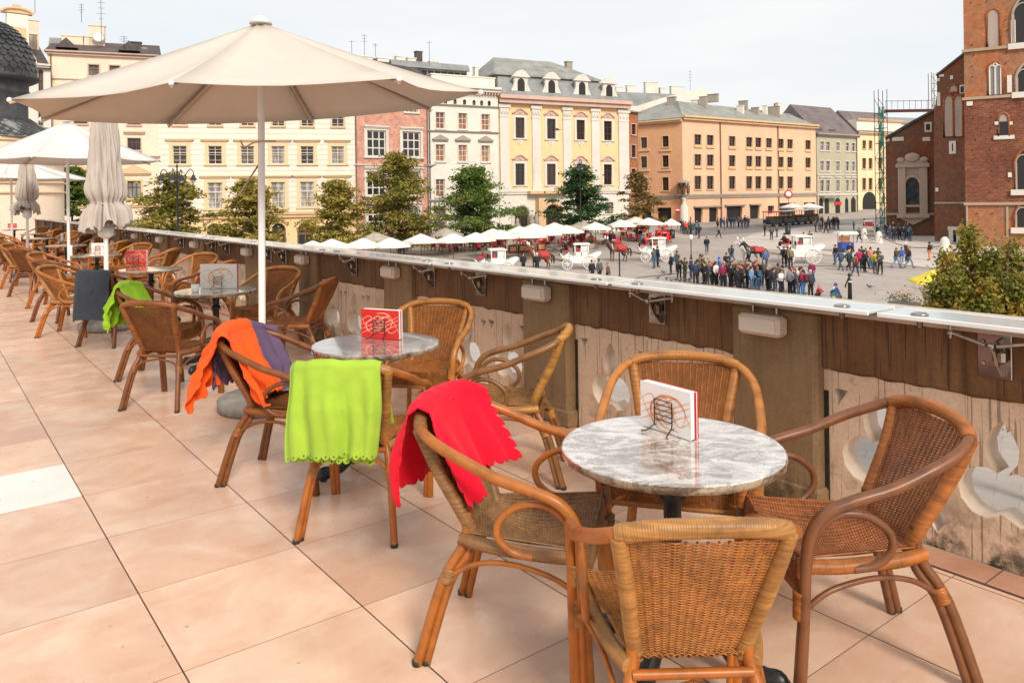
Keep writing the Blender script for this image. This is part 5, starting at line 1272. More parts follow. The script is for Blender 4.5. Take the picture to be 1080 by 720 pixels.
# ---- church ----
def church():
    N = Facade('brick_church', 934, 100, 990, 97.5, 148, M_dbrick, 'big dark red brick church with a square tower at the right edge', depth=1, group=None)
    o = [(0, 0), (N.W, 0), N.sz(990, 100), N.sz(990, 114.5), N.sz(962, 129), N.sz(934, 146)]
    N.holes.append([N.sz(976.5, 138.5), N.sz(981, 138.5), N.sz(981, 130.5), N.sz(976.5, 130.5)])
    N.wall(body=False, outline=o)
    b = MB(); z = N.sz(962, 146)[1]; b.box((N.W/2+.5, 6.5, z/2), (N.W-.2, 12, z)); b.build('nave_volume', M_dbrick, N.root)
    def wbox(F, u0, u1, v0, v1, mat=M_trimw, y=-.12, name='white_stone'): x0 = F.sz(u0, v0)[0]; x1 = F.sz(u1, v0)[0]; F.box(name, x0, x1, F.sz(u0, v1)[1], F.sz(u0, v0)[1], y, -.003, mat)
    m_ = MB()
    for (u0, u1, v0, v1) in ((975, 982.5, 129, 139.5),): m_.box(((N.sz(u0, v0)[0]+N.sz(u1, v0)[0])/2, -.05, (N.sz(u0, v0)[1]+N.sz(u0, v1)[1])/2), (N.sz(u1, v0)[0]-N.sz(u0, v0)[0], .1, N.sz(u0, v0)[1]-N.sz(u0, v1)[1]))
    g = m_.build('window_stone', M_trimw, N.root); m_ = MB(); x, z = N.sz(978.7, 134.2); m_.box((x, -.11, z), (.45, .02, .75)); m_.build('pane', M_dark, g)
    for u0, u1, v0, v1 in ((935, 938, 145, 149.5), (941, 953, 145, 149), (973, 981, 145, 149)): wbox(N, u0, u1, v0, v1)
    # coping along the slope
    m_ = MB(); P = [N.sz(934, 146.2), N.sz(962, 129.4), N.sz(990, 114.2)]; m_.tube([(p[0], -.1, p[1]) for p in P], .22, 6); m_.build('gable_coping', M_roofd, N.root)
    # stone base and ledge
    wbox(N, 934, 985, 224.5, 227, M_grey, -.25, 'ledge'); wbox(N, 934, 985, 249, 254, M_grey, -.35, 'plinth')
    # memorial niche
    m_ = MB(); def_ = lambda u, v: N.sz(u, v)
    x0, x1 = def_(947, 200)[0], def_(978, 200)[0]; zb, zt = def_(962, 228)[1], def_(962, 177)[1]; xm = (x0+x1)/2
    for s in (x0+.45, x1-.45): m_.bbox((s, -.3, (zb+zt)/2), (.9, .6, zt-zb), .06)
    m_.bbox((xm, -.35, zt+.25), (x1-x0+.5, .8, .5), .08); m_.bbox((xm, -.35, zb), (x1-x0+.4, .8, .5), .08); m_.bbox((xm, -.3, zb+1.3), (x1-x0-.2, .5, .3), .05)
    hw = (x1-x0)/2-.9; zc = def_(962, 193)[1]
    P = [(xm+(hw+.1)*cos(a), -.3, zc+(hw+.1)*sin(a)) for a in [pi*k/14 for k in range(15)]]; m_.tube(P, .22, 8)
    m_.prism([(x0+.85, zc), (x0+.85, zt), (x1-.85, zt), (x1-.85, zc)]+[(xm+hw*cos(a), zc+hw*sin(a)) for a in [pi*k/14 for k in range(15)]], -.2, -.004)
    z5 = def_(962, 165)[1]; m_.prism([(x0-.2, zt+.5), (x1+.2, zt+.5), (x1-.5, zt+1.1), (xm+1.0, z5-.3), (xm, z5), (xm-1.0, z5-.3), (x0+.5, zt+1.1)], -.5, -.004); m_.sphere((xm, -.55, zt+1.3), (.9, .2, .6), 10); m_.sphere((xm-1.3, -.5, zt+1.0), (.5, .2, .35), 8); m_.sphere((xm+1.3, -.5, zt+1.0), (.5, .2, .35), 8)
    m_.prism([(x0, zb-.2), (x1, zb-.2), (x1-1.0, zb-.75), (xm, zb-1.1), (x0+1.0, zb-.75)], -.4, -.004)
    g = m_.build('memorial_frame', plaster('grey pink carved stone', (.46, .35, .28), .4), N.root)
    q = NM('bronze relief'); c = q.coord(); n = q.noise(c, 1.3, 6, .7, 1.5); q.P(col=q.ramp(n, [(.35, (.015, .02, .02)), (.6, (.08, .10, .095)), (.75, (.2, .23, .22))]), rough=.5, metal=.3, normal=q.bump(n, 1, .3))
    m_ = MB(); m_.prism([(xm-hw, zb+1.4), (xm+hw, zb+1.4)]+[(xm+hw*cos(a), zc+hw*sin(a)) for a in [pi*k/14 for k in range(15)]], -.12, -.02); m_.build('bronze_relief', q.m, g)
    par = N.root; inv = (Matrix.Translation(N.root.location) @ Matrix.Rotation(N.root.rotation_euler.z, 4, 'Z')).inverted()
    def attach(F, nm_):
        F.root.parent = par; F.root.matrix_parent_inverse = inv; F.root.name = nm_
        for k_ in ('label', 'category', 'group'):
            if k_ in F.root: del F.root[k_]
    # stair turret
    T_ = Facade('t', 985, 91, 1021, 88, 118, M_dbrick, None, depth=9); attach(T_, 'stair_turret')
    o = [(0, 0), (T_.W, 0), T_.sz(1021, 54), T_.sz(1019, 55.5), T_.sz(988.3, 79.6), T_.sz(988.3, 100), T_.sz(985, 118)]
    T_.holes.append([T_.sz(1002.5, 161), T_.sz(1007, 161), T_.sz(1007, 150), T_.sz(1002.5, 150)]); T_.holes.append([T_.sz(1004, 262), T_.sz(1011, 262), T_.sz(1011, 245), T_.sz(1004, 245)])
    T_.wall(body=False, outline=o); zz = T_.sz(1000, 60)[1]
    b = MB(); b.prism([(T_.sz(986, 100)[0], .5), (T_.W-.05, .5), (T_.W-.05, T_.sz(1019, 57)[1]), (T_.sz(988.6, 81)[0], T_.sz(988.6, 81.5)[1])], .42, 6.0); b.build('turret_volume', M_dbrick, T_.root)
    m_ = MB(); m_.tube([(*T_.sz(988, 79.8)[:1], -.05, T_.sz(988, 79.8)[1]), (T_.sz(1020, 54.5)[0], -.05, T_.sz(1020, 54.5)[1])], .18, 6); m_.build('gable_coping', M_roofd, T_.root)
    def lancet(F, u0, u1, v0, v1, mat, par_=None, y=-.03, name='blind_lancet', frame=None, pointed=1.2):
        x0, x1 = F.sz(u0, v0)[0], F.sz(u1, v0)[0]; z0, z1 = F.sz((u0+u1)/2, v1)[1], F.sz((u0+u1)/2, v0)[1]; w_ = x1-x0; xm = (x0+x1)/2; ah = min(w_*.5*pointed, (z1-z0)*.5)
        def outl(g_): 
            L = [(x0-g_, z0-(g_ if g_ else 0)), (x1+g_, z0-(g_ if g_ else 0)), (x1+g_, z1-ah)]
            for k in range(1, 8): t = k/8; L.append((x1+g_-(w_/2+g_)*(t**1.5), z1-ah+(ah+g_)*sin(t*pi/2)))
            L.append((xm, z1+g_))
            for k in range(7, 0, -1): t = k/8; L.append((x0-g_+(w_/2+g_)*(t**1.5), z1-ah+(ah+g_)*sin(t*pi/2)))
            L.append((x0-g_, z1-ah)); return L
        m_ = MB(); m_.prism(outl(0), y-.02, y); o_ = m_.build(name, mat, F.root)
        if frame:
            m_ = MB(); m_.tube([(a, y-.01, b_) for a, b_ in outl(.08)], .14, 6, closed=True); m_.build('brick_arch', frame, o_)
        return o_, (x0, x1, z0, z1, xm, ah, w_)
    M_blind = plaster('pale blind plaster', (.42, .34, .28), .3)
    lancet(T_, 996.2, 1004.8, 101, 144, M_blind, frame=M_rbrick); lancet(T_, 1006.5, 1014.8, 101, 144, M_blind, frame=M_rbrick); lancet(T_, 1001.5, 1009.5, 90, 97, M_blind, frame=M_rbrick)
    wbox(T_, 1012.5, 1018, 90, 99); wbox(T_, 991, 996, 79, 81.5); wbox(T_, 1002.5, 1005.5, 80, 84); wbox(T_, 988.5, 991.5, 83, 86); wbox(T_, 988.6, 992, 98, 112, M_trimw); wbox(T_, 987, 990, 198, 202)
    m_ = MB(); x, z = T_.sz(1015.3, 94.6); m_.box((x, -.14, z), (.35, .02, .7)); m_.build('pane', M_dark, T_.root)
    m_ = MB(); x0, z0 = T_.sz(1001.5, 162.5); x1, z1 = T_.sz(1008.5, 148.5); 
    for a, b_, c_, d_ in ((x0, x0+.3, z0, z1), (x1-.3, x1, z0, z1), (x0+.3, x1-.3, z0, z0+.3), (x0+.3, x1-.3, z1-.3, z1)): m_.box(((a+b_)/2, -.06, (c_+d_)/2), (b_-a, .12, d_-c_))
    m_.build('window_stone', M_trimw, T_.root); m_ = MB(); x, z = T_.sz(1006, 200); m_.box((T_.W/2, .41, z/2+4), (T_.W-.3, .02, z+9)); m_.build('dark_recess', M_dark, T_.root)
    m_ = MB(); x0, z1 = T_.sz(1001.5, 242.5); x1, z0 = T_.sz(1014, 262)
    for a, b_, c_, d_ in ((x0, x0+.45, 0, z1), (x1-.45, x1, 0, z1), (x0-.1, x1+.1, z1, z1+.4)): m_.box(((a+b_)/2, -.12, (c_+d_)/2), (b_-a, .24, d_-c_))
    m_.build('door_frame', M_trimw, T_.root)
    wbox(T_, 986, 1020, 213, 215, M_grey, -.15, 'string_course')
    # tower
    W_ = Facade('w', 1018.6, 85, 1165, 78.5, -70, M_rbrick, None, depth=11); attach(W_, 'tower')
    z1_ = W_.sz(1019, 54)[1]; z2_ = W_.sz(1019, 104.5)[1]; z3_ = W_.sz(1019, 215)[1]
    W_.wall()
    dk_ = MB(); dk_.box((W_.W/2, -.045, (z3_+z2_)/2), (W_.W+.09, .08, z2_-z3_)); dk_.build('darker_brick_stage', brick('mixed church brick', (.36, .105, .045), (.20, .06, .032), (.14, .05, .032), (.25, .15, .11), 1.5), W_.root)
    for z in (z1_, z2_, z3_): 
        m_ = MB(); m_.box((W_.W/2, -.12, z), (W_.W+.4, .28, .3)); m_.build('string_course', M_trimo2, W_.root)
    lancet(W_, 1041.5, 1053.5, 10, 49.5, M_blind, frame=M_rbrick)
    wd, g = lancet(W_, 1043, 1056, 66, 100, simple('leaded glass', (.22, .20, .18), .3), frame=M_rbrick)
    def tracery(par_, g, mat=M_trimw, y=-.08):
        x0, x1, z0, z1, xm, ah, w_ = g; m_ = MB()
        for x in (x0+.05, xm, x1-.05): m_.box((x, y, (z0+z1-ah)/2), (.16, .12, z1-ah-z0))
        for s in (-1, 1): m_.tube([(xm+s*w_/4+w_/4*cos(a), y, z1-ah+w_/4*1.3*sin(a)) for a in [pi*k/8 for k in range(9)]], .09, 5)
        m_.tube([(xm+w_*.17*cos(a), y, z1-ah*.42+w_*.17*sin(a)) for a in [2*pi*k/10 for k in range(10)]], .09, 5, closed=True)
        m_.build('tracery', mat, par_)
    tracery(wd, g)
    for (u0, u1, v0, v1) in ((1068, 1112, -8, 47), (1072, 1102, 66, 98), (1071, 1102, 156, 200), (1071, 1100, 213, 240)):
        wd, g = lancet(W_, u0, u1, v0, v1, M_dark, frame=M_blind if v0 < 100 else M_rbrick, y=-.10); tracery(wd, g, M_blind, -.16)
        wbox(W_, u0-5, u1+5, v1, v1+6, M_trimw, -.35, 'window_sill')
    wd, g = lancet(W_, 1053.5, 1063, 120, 143, M_blind, frame=M_rbrick, y=-.10)
    m_ = MB(); x, z = W_.sz(1058.5, 135.8); m_.box((x, -.16, z), (.72, .04, 1.5)); m_.build('pane', M_dark, wd)
    for a in ((1049, 1053, 128.5, 132), (1064, 1068, 128.5, 132), (1048, 1070, 143.5, 147.5), (1019.5, 1026, 107.5, 112), (1062, 1067, 80, 98), (1066, 1071, 22, 46), (1063, 1067, 182, 187)): wbox(W_, *a, M_trimw, -.22)
    wbox(W_, 1061, 1063.5, 218, 250, M_trimo2, -.14, 'corner_strip'); wbox(W_, 1018.8, 1021, 216, 262, M_trimo2, -.14, 'corner_strip')
    # putlog holes scattered over the brickwork
    m_ = MB(); r_ = random.Random(8)
    for row in range(26):
        for k in range(9):
            if r_.random() < .55: x = .8+k*1.55+r_.uniform(-.2, .2); z = 4+row*1.15; m_.box((x, -.092, z), (.13, .012, .15))
    m_.build('putlog_holes', M_dark, W_.root)
    m_ = MB(); 
    for x, y in ((-.0, 2), (0, 5)): pass
M_trimo2 = plaster('buff stone', (.44, .32, .22), .35)
church()

# ---- domed chapel at left edge ----
def chapel():
    D = 42; c = at(-14, 100, D); b = sqz(D); r0 = empty('domed_chapel', (c.x, c.y, b), 0, 'dark lead dome and diamond slated skirt roof at the left edge', 'chapel')
    def z(v): return at(-14, v, D).z-b
    R = 46.5/F_PX*D
    q = NM('lead scales'); cc = q.coord(); n = q.noise(cc, 1.2, 5, .7); q.P(col=q.ramp(n, [(.35, (.030, .030, .032)), (.65, (.09, .09, .092))]), rough=.42, metal=.35)
    m_ = MB(); P = []
    for k in range(15):
        t = k/14*pi/2; P.append((R*cos(t)**.85 if k < 14 else 0.05, z(80)+(z(22)-z(80))*sin(t)))
    m_.lathe(P, n=48); m_.build('dome', q.m, r0)
    m_ = MB()
    for k in range(13):      # rows of scales
        t = (k+.3)/14*pi/2; rr = R*cos(t)**.85+.015; zz = z(80)+(z(22)-z(80))*sin(t); nn = 34
        for i in range(nn):
            a = 2*pi*(i+.5*(k % 2))/nn; 
            if sin(a) > .35: continue
            h_ = pi*rr/nn*.92; cc_ = Vector((rr*cos(a), rr*sin(a), zz)); tx = Vector((-sin(a), cos(a), 0)); nr_ = Vector((cos(a)*cos(t), sin(a)*cos(t), sin(t))); ty = nr_.cross(tx); ty = ty if ty.z > 0 else -ty
            pts_ = [cc_+tx*h_*x_+ty*.26*y_+nr_*(.035 if y_ < 0 else .0) for x_, y_ in ((-1, .8), (1, .8), (1, -.3), (.6, -.8), (0, -1), (-.6, -.8), (-1, -.3))]
            m_.add(pts_+[q_-nr_*.05 for q_ in pts_], [(0, 1, 2, 3, 4, 5, 6)]+[(k_, (k_+1) % 7, (k_+1) % 7+7, k_+7) for k_ in range(7)])
    m_.build('lead_scales', q.m, r0)
    m_ = MB(); m_.lathe([(R*1.02, z(80)), (R*1.06, z(83)), (R*.9, z(87)), (R*.82, z(88)), (R*.82, z(95)), (R*.86, z(97)), (R*.80, z(100)), (R*.80, z(125)), (R*.84, z(127))], n=32); dr = m_.build('drum', M_lead, r0)
    m_ = MB(); x = at(9, 108, D).x-c.x; m_.sphere((x, -R*.70, z(107)), (.42, .22, .5), 14); m_.build('oculus', M_dark, r0)
    m_ = MB(); m_.lathe([(R*.82, z(126)), (R*1.15, z(133)), (R*1.62, z(148)), (R*1.60, z(148.6)), (R*1.4, z(148.6))], n=8, sm=False, a0=.2, a1=.2+2*pi); sk = m_.build('skirt_roof', M_lead2, r0)
    m_ = MB(); 
    for i in range(-30, 50):
        for s in (-1, 1):
            P = []
            for k in range(13):
                t = k/12; rr = R*.84+(R*1.6-R*.84)*t; zz = z(126)+(z(147.5)-z(126))*t**.9; a = -pi/2+i*.16+s*t*.5
                P.append((rr*cos(a)*1.005, rr*sin(a)*1.005, zz+.05))
            m_.tube(P, .022, 4, cap=False)
    m_.build('slate_seams', M_lead, sk)
    m_ = MB(); m_.lathe([(R*1.5, 0), (R*1.5, z(147))], n=32); m_.build('wall', M_peach, r0)
    for v in (150, 172, 182, 193, 203): m_ = MB(); m_.lathe([(R*1.5, z(v+2.2)), (R*1.54, z(v+2)), (R*1.54, z(v)), (R*1.5, z(v)-.02)], n=32); m_.build('string_course', M_trimo, r0)
chapel()
# ================= trees =================
def leafm(name, cols, sc=.35):
    q = NM(name); c = q.coord(); n = q.noise(c, sc, 4, .7, .3); st = [(.30+.40*i/(len(cols)-1), cc) for i, cc in enumerate(cols)]
    k = q.ramp(n, st); k = q.mix(1, k, q.ramp(q.noise(c, 9*sc, 2, .6), [(.3, .7), (.7, 1.25)]), 'MULTIPLY')
    q.P(col=k, rough=.65, spec=.2); tl = q.n('ShaderNodeBsdfTranslucent', {'Color': k})
    mx_ = q.n('ShaderNodeMixShader', {0: .3, 1: q.b.outputs[0], 2: tl.outputs[0]}); q.t.links.new(mx_.outputs[0], q.out.inputs[0]); return q.m
M_bark = simple('bark', (.085, .062, .045), .9, var=.4, scale=4, bump=.6)
LG = leafm('green leaves', [(.065, .12, .025), (.12, .19, .04), (.19, .25, .055), (.32, .28, .07)])
LD = leafm('deep green leaves', [(.022, .060, .022), (.045, .105, .035), (.08, .14, .04), (.12, .16, .05)])
LY = leafm('olive yellow leaves', [(.17, .18, .035), (.30, .26, .055), (.44, .34, .08), (.52, .38, .11)])
LM = leafm('turning leaves', [(.12, .145, .03), (.22, .22, .045), (.34, .28, .07), (.44, .28, .07)])
LB = leafm('brownish leaves', [(.14, .10, .035), (.22, .15, .05), (.26, .18, .06), (.12, .11, .03)])
def leaf(mb, p, s, r, up=.5):
    n = Vector((r.gauss(0, 1), r.gauss(0, 1), r.gauss(0, 1)+up*2)).normalized(); a = n.orthogonal().normalized(); a.rotate(Matrix.Rotation(r.uniform(0, 6.28), 3, n)); b = n.cross(a)
    mb.add([p-a*s, p-b*s*.55, p+a*s*1.1, p+b*s*.55], [(0, 1, 2, 3)])
def layered_tree(u, vtop, vbot, hwpx, D, mat, label, seed, n=80, lf=95, ls=.15, group='trees between the cafe and the houses', lean=.0):
    b = at(u, 200, D); base = Vector((b.x, D, sqz(D))); zt = at(u, vtop, D).z-base.z; zb = at(u, vbot, D).z-base.z; R = hwpx/F_PX*D*1.3; n = int(n*1.45); ls = ls*1.25; r = random.Random(seed)
    root = empty('leafy_tree', base, 0, label, 'tree', group)
    m_ = MB(); tr = smooth_path([(0, 0, -.2), (.06, .0, zt*.25), (-.05, .05, zt*.55), (.05, 0, zt*.93)], 5); m_.tube(tr, [.19*(1-.85*i/len(tr)) for i in range(len(tr))], 8)
    c = MB()
    for k in range(n):
        a0_ = r.uniform(0, 6.28); t = (k+r.random())/n; z = zt-(zt-zb)*t; prof = (.10+.90*min(1, t*1.25)**.75)*(1 if t < .85 else 1-(t-.85)*1.6)
        tier = .74+.34*sin(t*21+seed+2*cos(a0_))
        rr = R*prof*tier*sqrt(r.uniform(.02, 1)); a = a0_; p = Vector((rr*cos(a), rr*sin(a), z-.10*rr+r.uniform(-.15, .15)))
        if rr > R*.25:
            z0 = p.z-.25*rr; m_.tube([(0, 0, max(z0, .8)), (p.x*.5, p.y*.5, (z0+p.z)/2+.1), tuple(p)], [.055, .035, .012], 4, cap=False)
        cr_ = r.uniform(.55, 1.15)*max(.5, R/4.5); 
        for j in range(int(lf*(.6+.4*cr_))):
            d = Vector((r.gauss(0, .50), r.gauss(0, .50), r.gauss(0, .14))); leaf(c, p+d*cr_*1.0+Vector((0, 0, -.10*d.length)), ls*r.uniform(.6, 1.3), r, .9)
    m_.build('trunk', M_bark, root); c.build('crown', mat, root, normals=False)
layered_tree(76, 176, 226, 26, 64, LG, 'small dark green tree behind the far folded parasol', 11, n=60)
layered_tree(181, 184, 262, 45, 70, LM, 'green and yellow tree right behind the left street lamp', 2)
layered_tree(264, 190, 266, 42, 74, LY, 'yellowish tree just left of the big parasol pole', 3)
layered_tree(355, 190, 268, 40, 78, LY, 'olive yellow tree in front of the cream house right end', 4)
layered_tree(420, 163, 252, 45, 82, LM, 'tall olive green tree in front of the pink brick house', 5, n=95)
layered_tree(499, 177, 248, 47, 86, LG, 'broad green tree in front of the white house', 6, n=95)
layered_tree(612, 176, 240, 36, 93, LD, 'deep green tree in front of the yellow palace right half', 7, n=90)
layered_tree(671, 181, 240, 27, 100, LB, 'thin brownish tree in front of the apricot corner house', 8, n=55, lf=60)
def corner_tree():
    D = 19; r = random.Random(21); b = at(1112, 200, D); base = Vector((b.x, D, sqz(D))); root = empty('autumn_tree', base, 0, 'bushy green and rust coloured tree beyond the parapet at the right edge', 'tree')
    cc_ = at(1055, 330, 18.3)-base; m_ = MB(); m_.tube(smooth_path([(0, 0, -.2), (cc_.x*.1, 0, 1.2), (cc_.x*.55, cc_.y*.6, cc_.z*.75), tuple(cc_), (cc_.x, cc_.y, cc_.z+1.2)], 5), [.20, .20, .19, .19, .18, .17, .16, .16, .15, .14, .13, .12, .11, .10, .09, .08, .07, .06, .05, .04, .03], 8); c = MB()
    tips = [(1022, 240, 19, 1.0), (1000, 268, 18.6, .8), (986, 300, 18.2, .6), (1045, 262, 18.3, .9), (1065, 252, 19.3, 1.0), (1085, 262, 19.2, 1.0), (1010, 290, 17.9, .85), (988, 326, 18, .62), (1040, 300, 17.7, .9), (1075, 292, 17.8, .9), (1000, 335, 17.6, .8), (1030, 345, 17.4, .9), (1070, 340, 17.3, .9), (1110, 270, 19, 1.1), (1115, 320, 17.8, 1.1), (1095, 345, 19, .9), (1045, 330, 19.4, 1.0), (1010, 310, 19.3, .8), (1080, 310, 20, 1.0)]
    for (u, v, Dd, s) in tips:
        tip = at(u, v, Dd)-base; H = 1.7*s+.4; m_.tube([tuple(cc_.lerp(tip, .0)-Vector((0, 0, .3))), tuple(cc_.lerp(tip, .6)-Vector((0, 0, .35))), tuple(tip)], [.05, .035, .01], 5)
        for k in range(int(105*s)):
            t = r.random()**.8; a = r.uniform(0, 2*pi); rr = s*(.05+.60*t)*sqrt(r.uniform(.10, 1)); p = tip+Vector((rr*cos(a), rr*sin(a), -H*t))
            cl = r.uniform(.10, .20)
            for j in range(36):
                d = Vector((r.gauss(0, 1), r.gauss(0, 1), r.gauss(0, 1.1)))*cl*.75; leaf(c, p+d, r.uniform(.034, .070), r, .6)
    m_.build('trunk', M_bark, root)
    mat = leafm('autumn bush leaves', [(.07, .09, .018), (.17, .18, .032), (.26, .24, .045), (.42, .27, .055), (.56, .38, .08)], 1.5)
    c.build('crown', mat, root, normals=False)
corner_tree()

# ================= people =================
def skin(verts, edges, rad, sub=1):
    me = bpy.data.meshes.new('s'); me.from_pydata(verts, edges, []); o = bpy.data.objects.new('s', me); COL.objects.link(o)
    md = o.modifiers.new('s', 'SKIN'); md.use_smooth_shade = True
    sv = me.skin_vertices[0].data
    for i, r in enumerate(rad): sv[i].radius = r if isinstance(r, tuple) else (r, r); sv[i].use_root = (i == 0)
    if sub: o.modifiers.new('u', 'SUBSURF').levels = sub
    bpy.context.view_layer.update(); out_ = bpy.data.meshes.new_from_object(o.evaluated_get(bpy.context.evaluated_depsgraph_get())); bpy.data.objects.remove(o)
    for p in out_.polygons: p.use_smooth = True
    return out_
def mobj(name, me, mat, parent):
    me = me.copy() if me.materials else me; me.materials.clear(); me.materials.append(mat); o = bpy.data.objects.new(name, me); COL.objects.link(o); o.parent = parent; return o
M_skin = simple('skin', (.52, .28, .19), .6, var=.05); M_cloth = simple('cloth', (.5, .5, .5), .9, var=.2, scale=6, objc=True); M_hair = simple('hair', (.5, .5, .5), .8, objc=True)
def person_proto(pose, bulk=1.0):
    r = empty('person'); B = bulk
    if pose == 'stand': L = dict(kl=(.10, .02, .50), al=(.11, -.01, .09), kr=(-.10, .01, .50), ar=(-.12, 0, .09), el=(.25, -.02, 1.14), hl=(.24, .10, .92), er=(-.25, -.02, 1.14), hr=(-.22, .16, .98), ph=.93, lean=0)
    elif pose == 'folded': L = dict(kl=(.12, .03, .50), al=(.16, .02, .09), kr=(-.10, -.02, .50), ar=(-.11, -.06, .09), el=(.25, .06, 1.16), hl=(.05, .24, 1.16), er=(-.25, .06, 1.16), hr=(-.04, .24, 1.22), ph=.92, lean=.02)
    elif pose == 'walk': L = dict(kl=(.09, .20, .52), al=(.10, .28, .10), kr=(-.09, -.04, .50), ar=(-.09, -.36, .15), el=(.23, -.12, 1.15), hl=(.22, -.02, .93), er=(-.23, .10, 1.16), hr=(-.20, .26, 1.02), ph=.90, lean=.05)
    elif pose == 'sit': L = dict(kl=(.12, .42, .50), al=(.12, .44, .09), kr=(-.12, .42, .50), ar=(-.13, .38, .09), el=(.24, .08, .78), hl=(.15, .32, .66), er=(-.24, .08, .78), hr=(-.13, .32, .66), ph=.50, lean=.02)
    elif pose == 'crouch': L = dict(kl=(.16, .32, .46), al=(.13, .05, .09), kr=(-.16, .30, .44), ar=(-.13, .0, .09), el=(.24, .26, .62), hl=(.12, .48, .52), er=(-.24, .26, .62), hr=(-.10, .48, .50), ph=.28, lean=.16)
    ph = L['ph']; ln = L['lean']; dz = ph-.93
    pel = (0, 0, ph); wst = (0, ln*.4, ph+.16); ch_ = (0, ln, ph+.36); nk = (0, ln*1.2, ph+.53); hd = (0, ln*1.3+.02, ph+.66); tp = (0, ln*1.3+.01, ph+.76)
    s = lambda sx: (.175*sx, ln, ph+.46)
    def el(k, sx): a = L['e'+k]; return a
    V = [pel, wst, ch_, nk, hd, tp, s(1), L['el'], L['hl'], s(-1), L['er'], L['hr'], (.09, 0, ph-.04), L['kl'], L['al'], (L['al'][0], L['al'][1]+.17, .045), (-.09, 0, ph-.04), L['kr'], L['ar'], (L['ar'][0], L['ar'][1]+.17, .045), (0, ln*1.3+.125, ph+.655)]
    hl2 = tuple(Vector(L['hl'])+(Vector(L['hl'])-Vector(L['el'])).normalized()*.10); hr2 = tuple(Vector(L['hr'])+(Vector(L['hr'])-Vector(L['er'])).normalized()*.10)
    V += [hl2, hr2]
    E = [(0, 1), (1, 2), (2, 3), (3, 4), (4, 5), (2, 6), (6, 7), (7, 8), (2, 9), (9, 10), (10, 11), (0, 12), (12, 13), (13, 14), (14, 15), (0, 16), (16, 17), (17, 18), (18, 19), (4, 20), (8, 21), (11, 22)]
    R_ = [(.14, .10), (.125, .09), (.15, .10), .055, (.078, .095), .05, .06, .042, .032, .06, .042, .032, .085, .06, .045, .035, .085, .06, .045, .035, .02, .03, .03]
    mobj('body', skin(V, E, R_), M_skin, r)
    JV_ = [(0, 0, ph-.08), wst, ch_, (0, ln*1.1, ph+.50), s(1), L['el'], L['hl'], s(-1), L['er'], L['hr']]
    mobj('jacket', skin(JV_, [(0, 1), (1, 2), (2, 3), (2, 4), (4, 5), (5, 6), (2, 7), (7, 8), (8, 9)], [(.205*B, .16*B), (.185*B, .145*B), (.20*B, .15*B), .085, .095*B, .072*B, .055, .095*B, .072*B, .055]), M_cloth, r)
    mobj('trousers', skin([(0, 0, ph), (.09, 0, ph-.05), L['kl'], L['al'], (-.09, 0, ph-.05), L['kr'], L['ar']], [(0, 1), (1, 2), (2, 3), (0, 4), (4, 5), (5, 6)], [(.15, .115), .10, .075, .062, .10, .075, .062]), M_cloth, r)
    m_ = MB(); m_.sphere((0, ln*1.3-.012, ph+.70), (.088, .105, .10), 10); m_.sphere((0, ln*1.3-.05, ph+.64), (.08, .07, .09), 8); m_.build('hair', M_hair, r)
    m_ = MB()
    for k in ('al', 'ar'): a = L[k]; m_.sphere((a[0], a[1]+.07, .05), (.052, .145, .052), 8)
    m_.build('shoes', M_black, r)
    return r
PP = {k: person_proto(k) for k in ('stand', 'folded', 'walk', 'sit', 'crouch')}; PUSED = set()
M_clothp = simple('backpack cloth', (.5, .5, .5), .8, objc=True)
def person(u, v, label, top, bot=(.03, .035, .06), hair=(.05, .03, .02), pose='stand', rz=None, h=1.0, grp='people out on the square', loc=None, dz=0):
    p = loc if loc is not None else S(u, v); o = PP[pose] if pose not in PUSED else copy_tree(PP[pose]); PUSED.add(pose)
    for c in list(o.children):
        if c.name.startswith('backpack'): bpy.data.objects.remove(c)
    o.location = (p.x, p.y, (sqz(p.y)+.03 if loc is None else p.z)+dz); r = random.Random(u*13+v*7); o.rotation_euler = (0, 0, r.uniform(0, 6.28) if rz is None else rz)
    s = h*r.uniform(1.01, 1.10); o.scale = (s, s, s); tag(o, label, 'person', grp)
    if pose in ('stand', 'walk') and r.random() < .3:
        m_ = MB(); m_.bbox((0, -.23+(.04 if pose == 'walk' else 0), 1.22), (.30, .17, .44), .06); b_ = m_.build('backpack', M_clothp, o); b_.color = (*r.choice([(.02, .05, .12), (.03, .03, .03), (.10, .02, .02), (.10, .10, .09), (.03, .12, .16)]), 1)
    for c in o.children:
        n = c.name.split('.')[0]
        if n == 'jacket': c.color = (*top, 1)
        if n == 'trousers': c.color = (*bot, 1)
        if n == 'hair': c.color = (*hair, 1)
    return o
K = (.018, .018, .022); N_ = (.03, .045, .10); J = (.07, .12, .22); GR = (.10, .10, .10); W_H = (.75, .72, .68); RED = (.55, .03, .03); MAR = (.25, .02, .05); BL = (.03, .14, .50); KH = (.20, .17, .09); TAN = (.45, .32, .18); BLD = (.35, .20, .08)
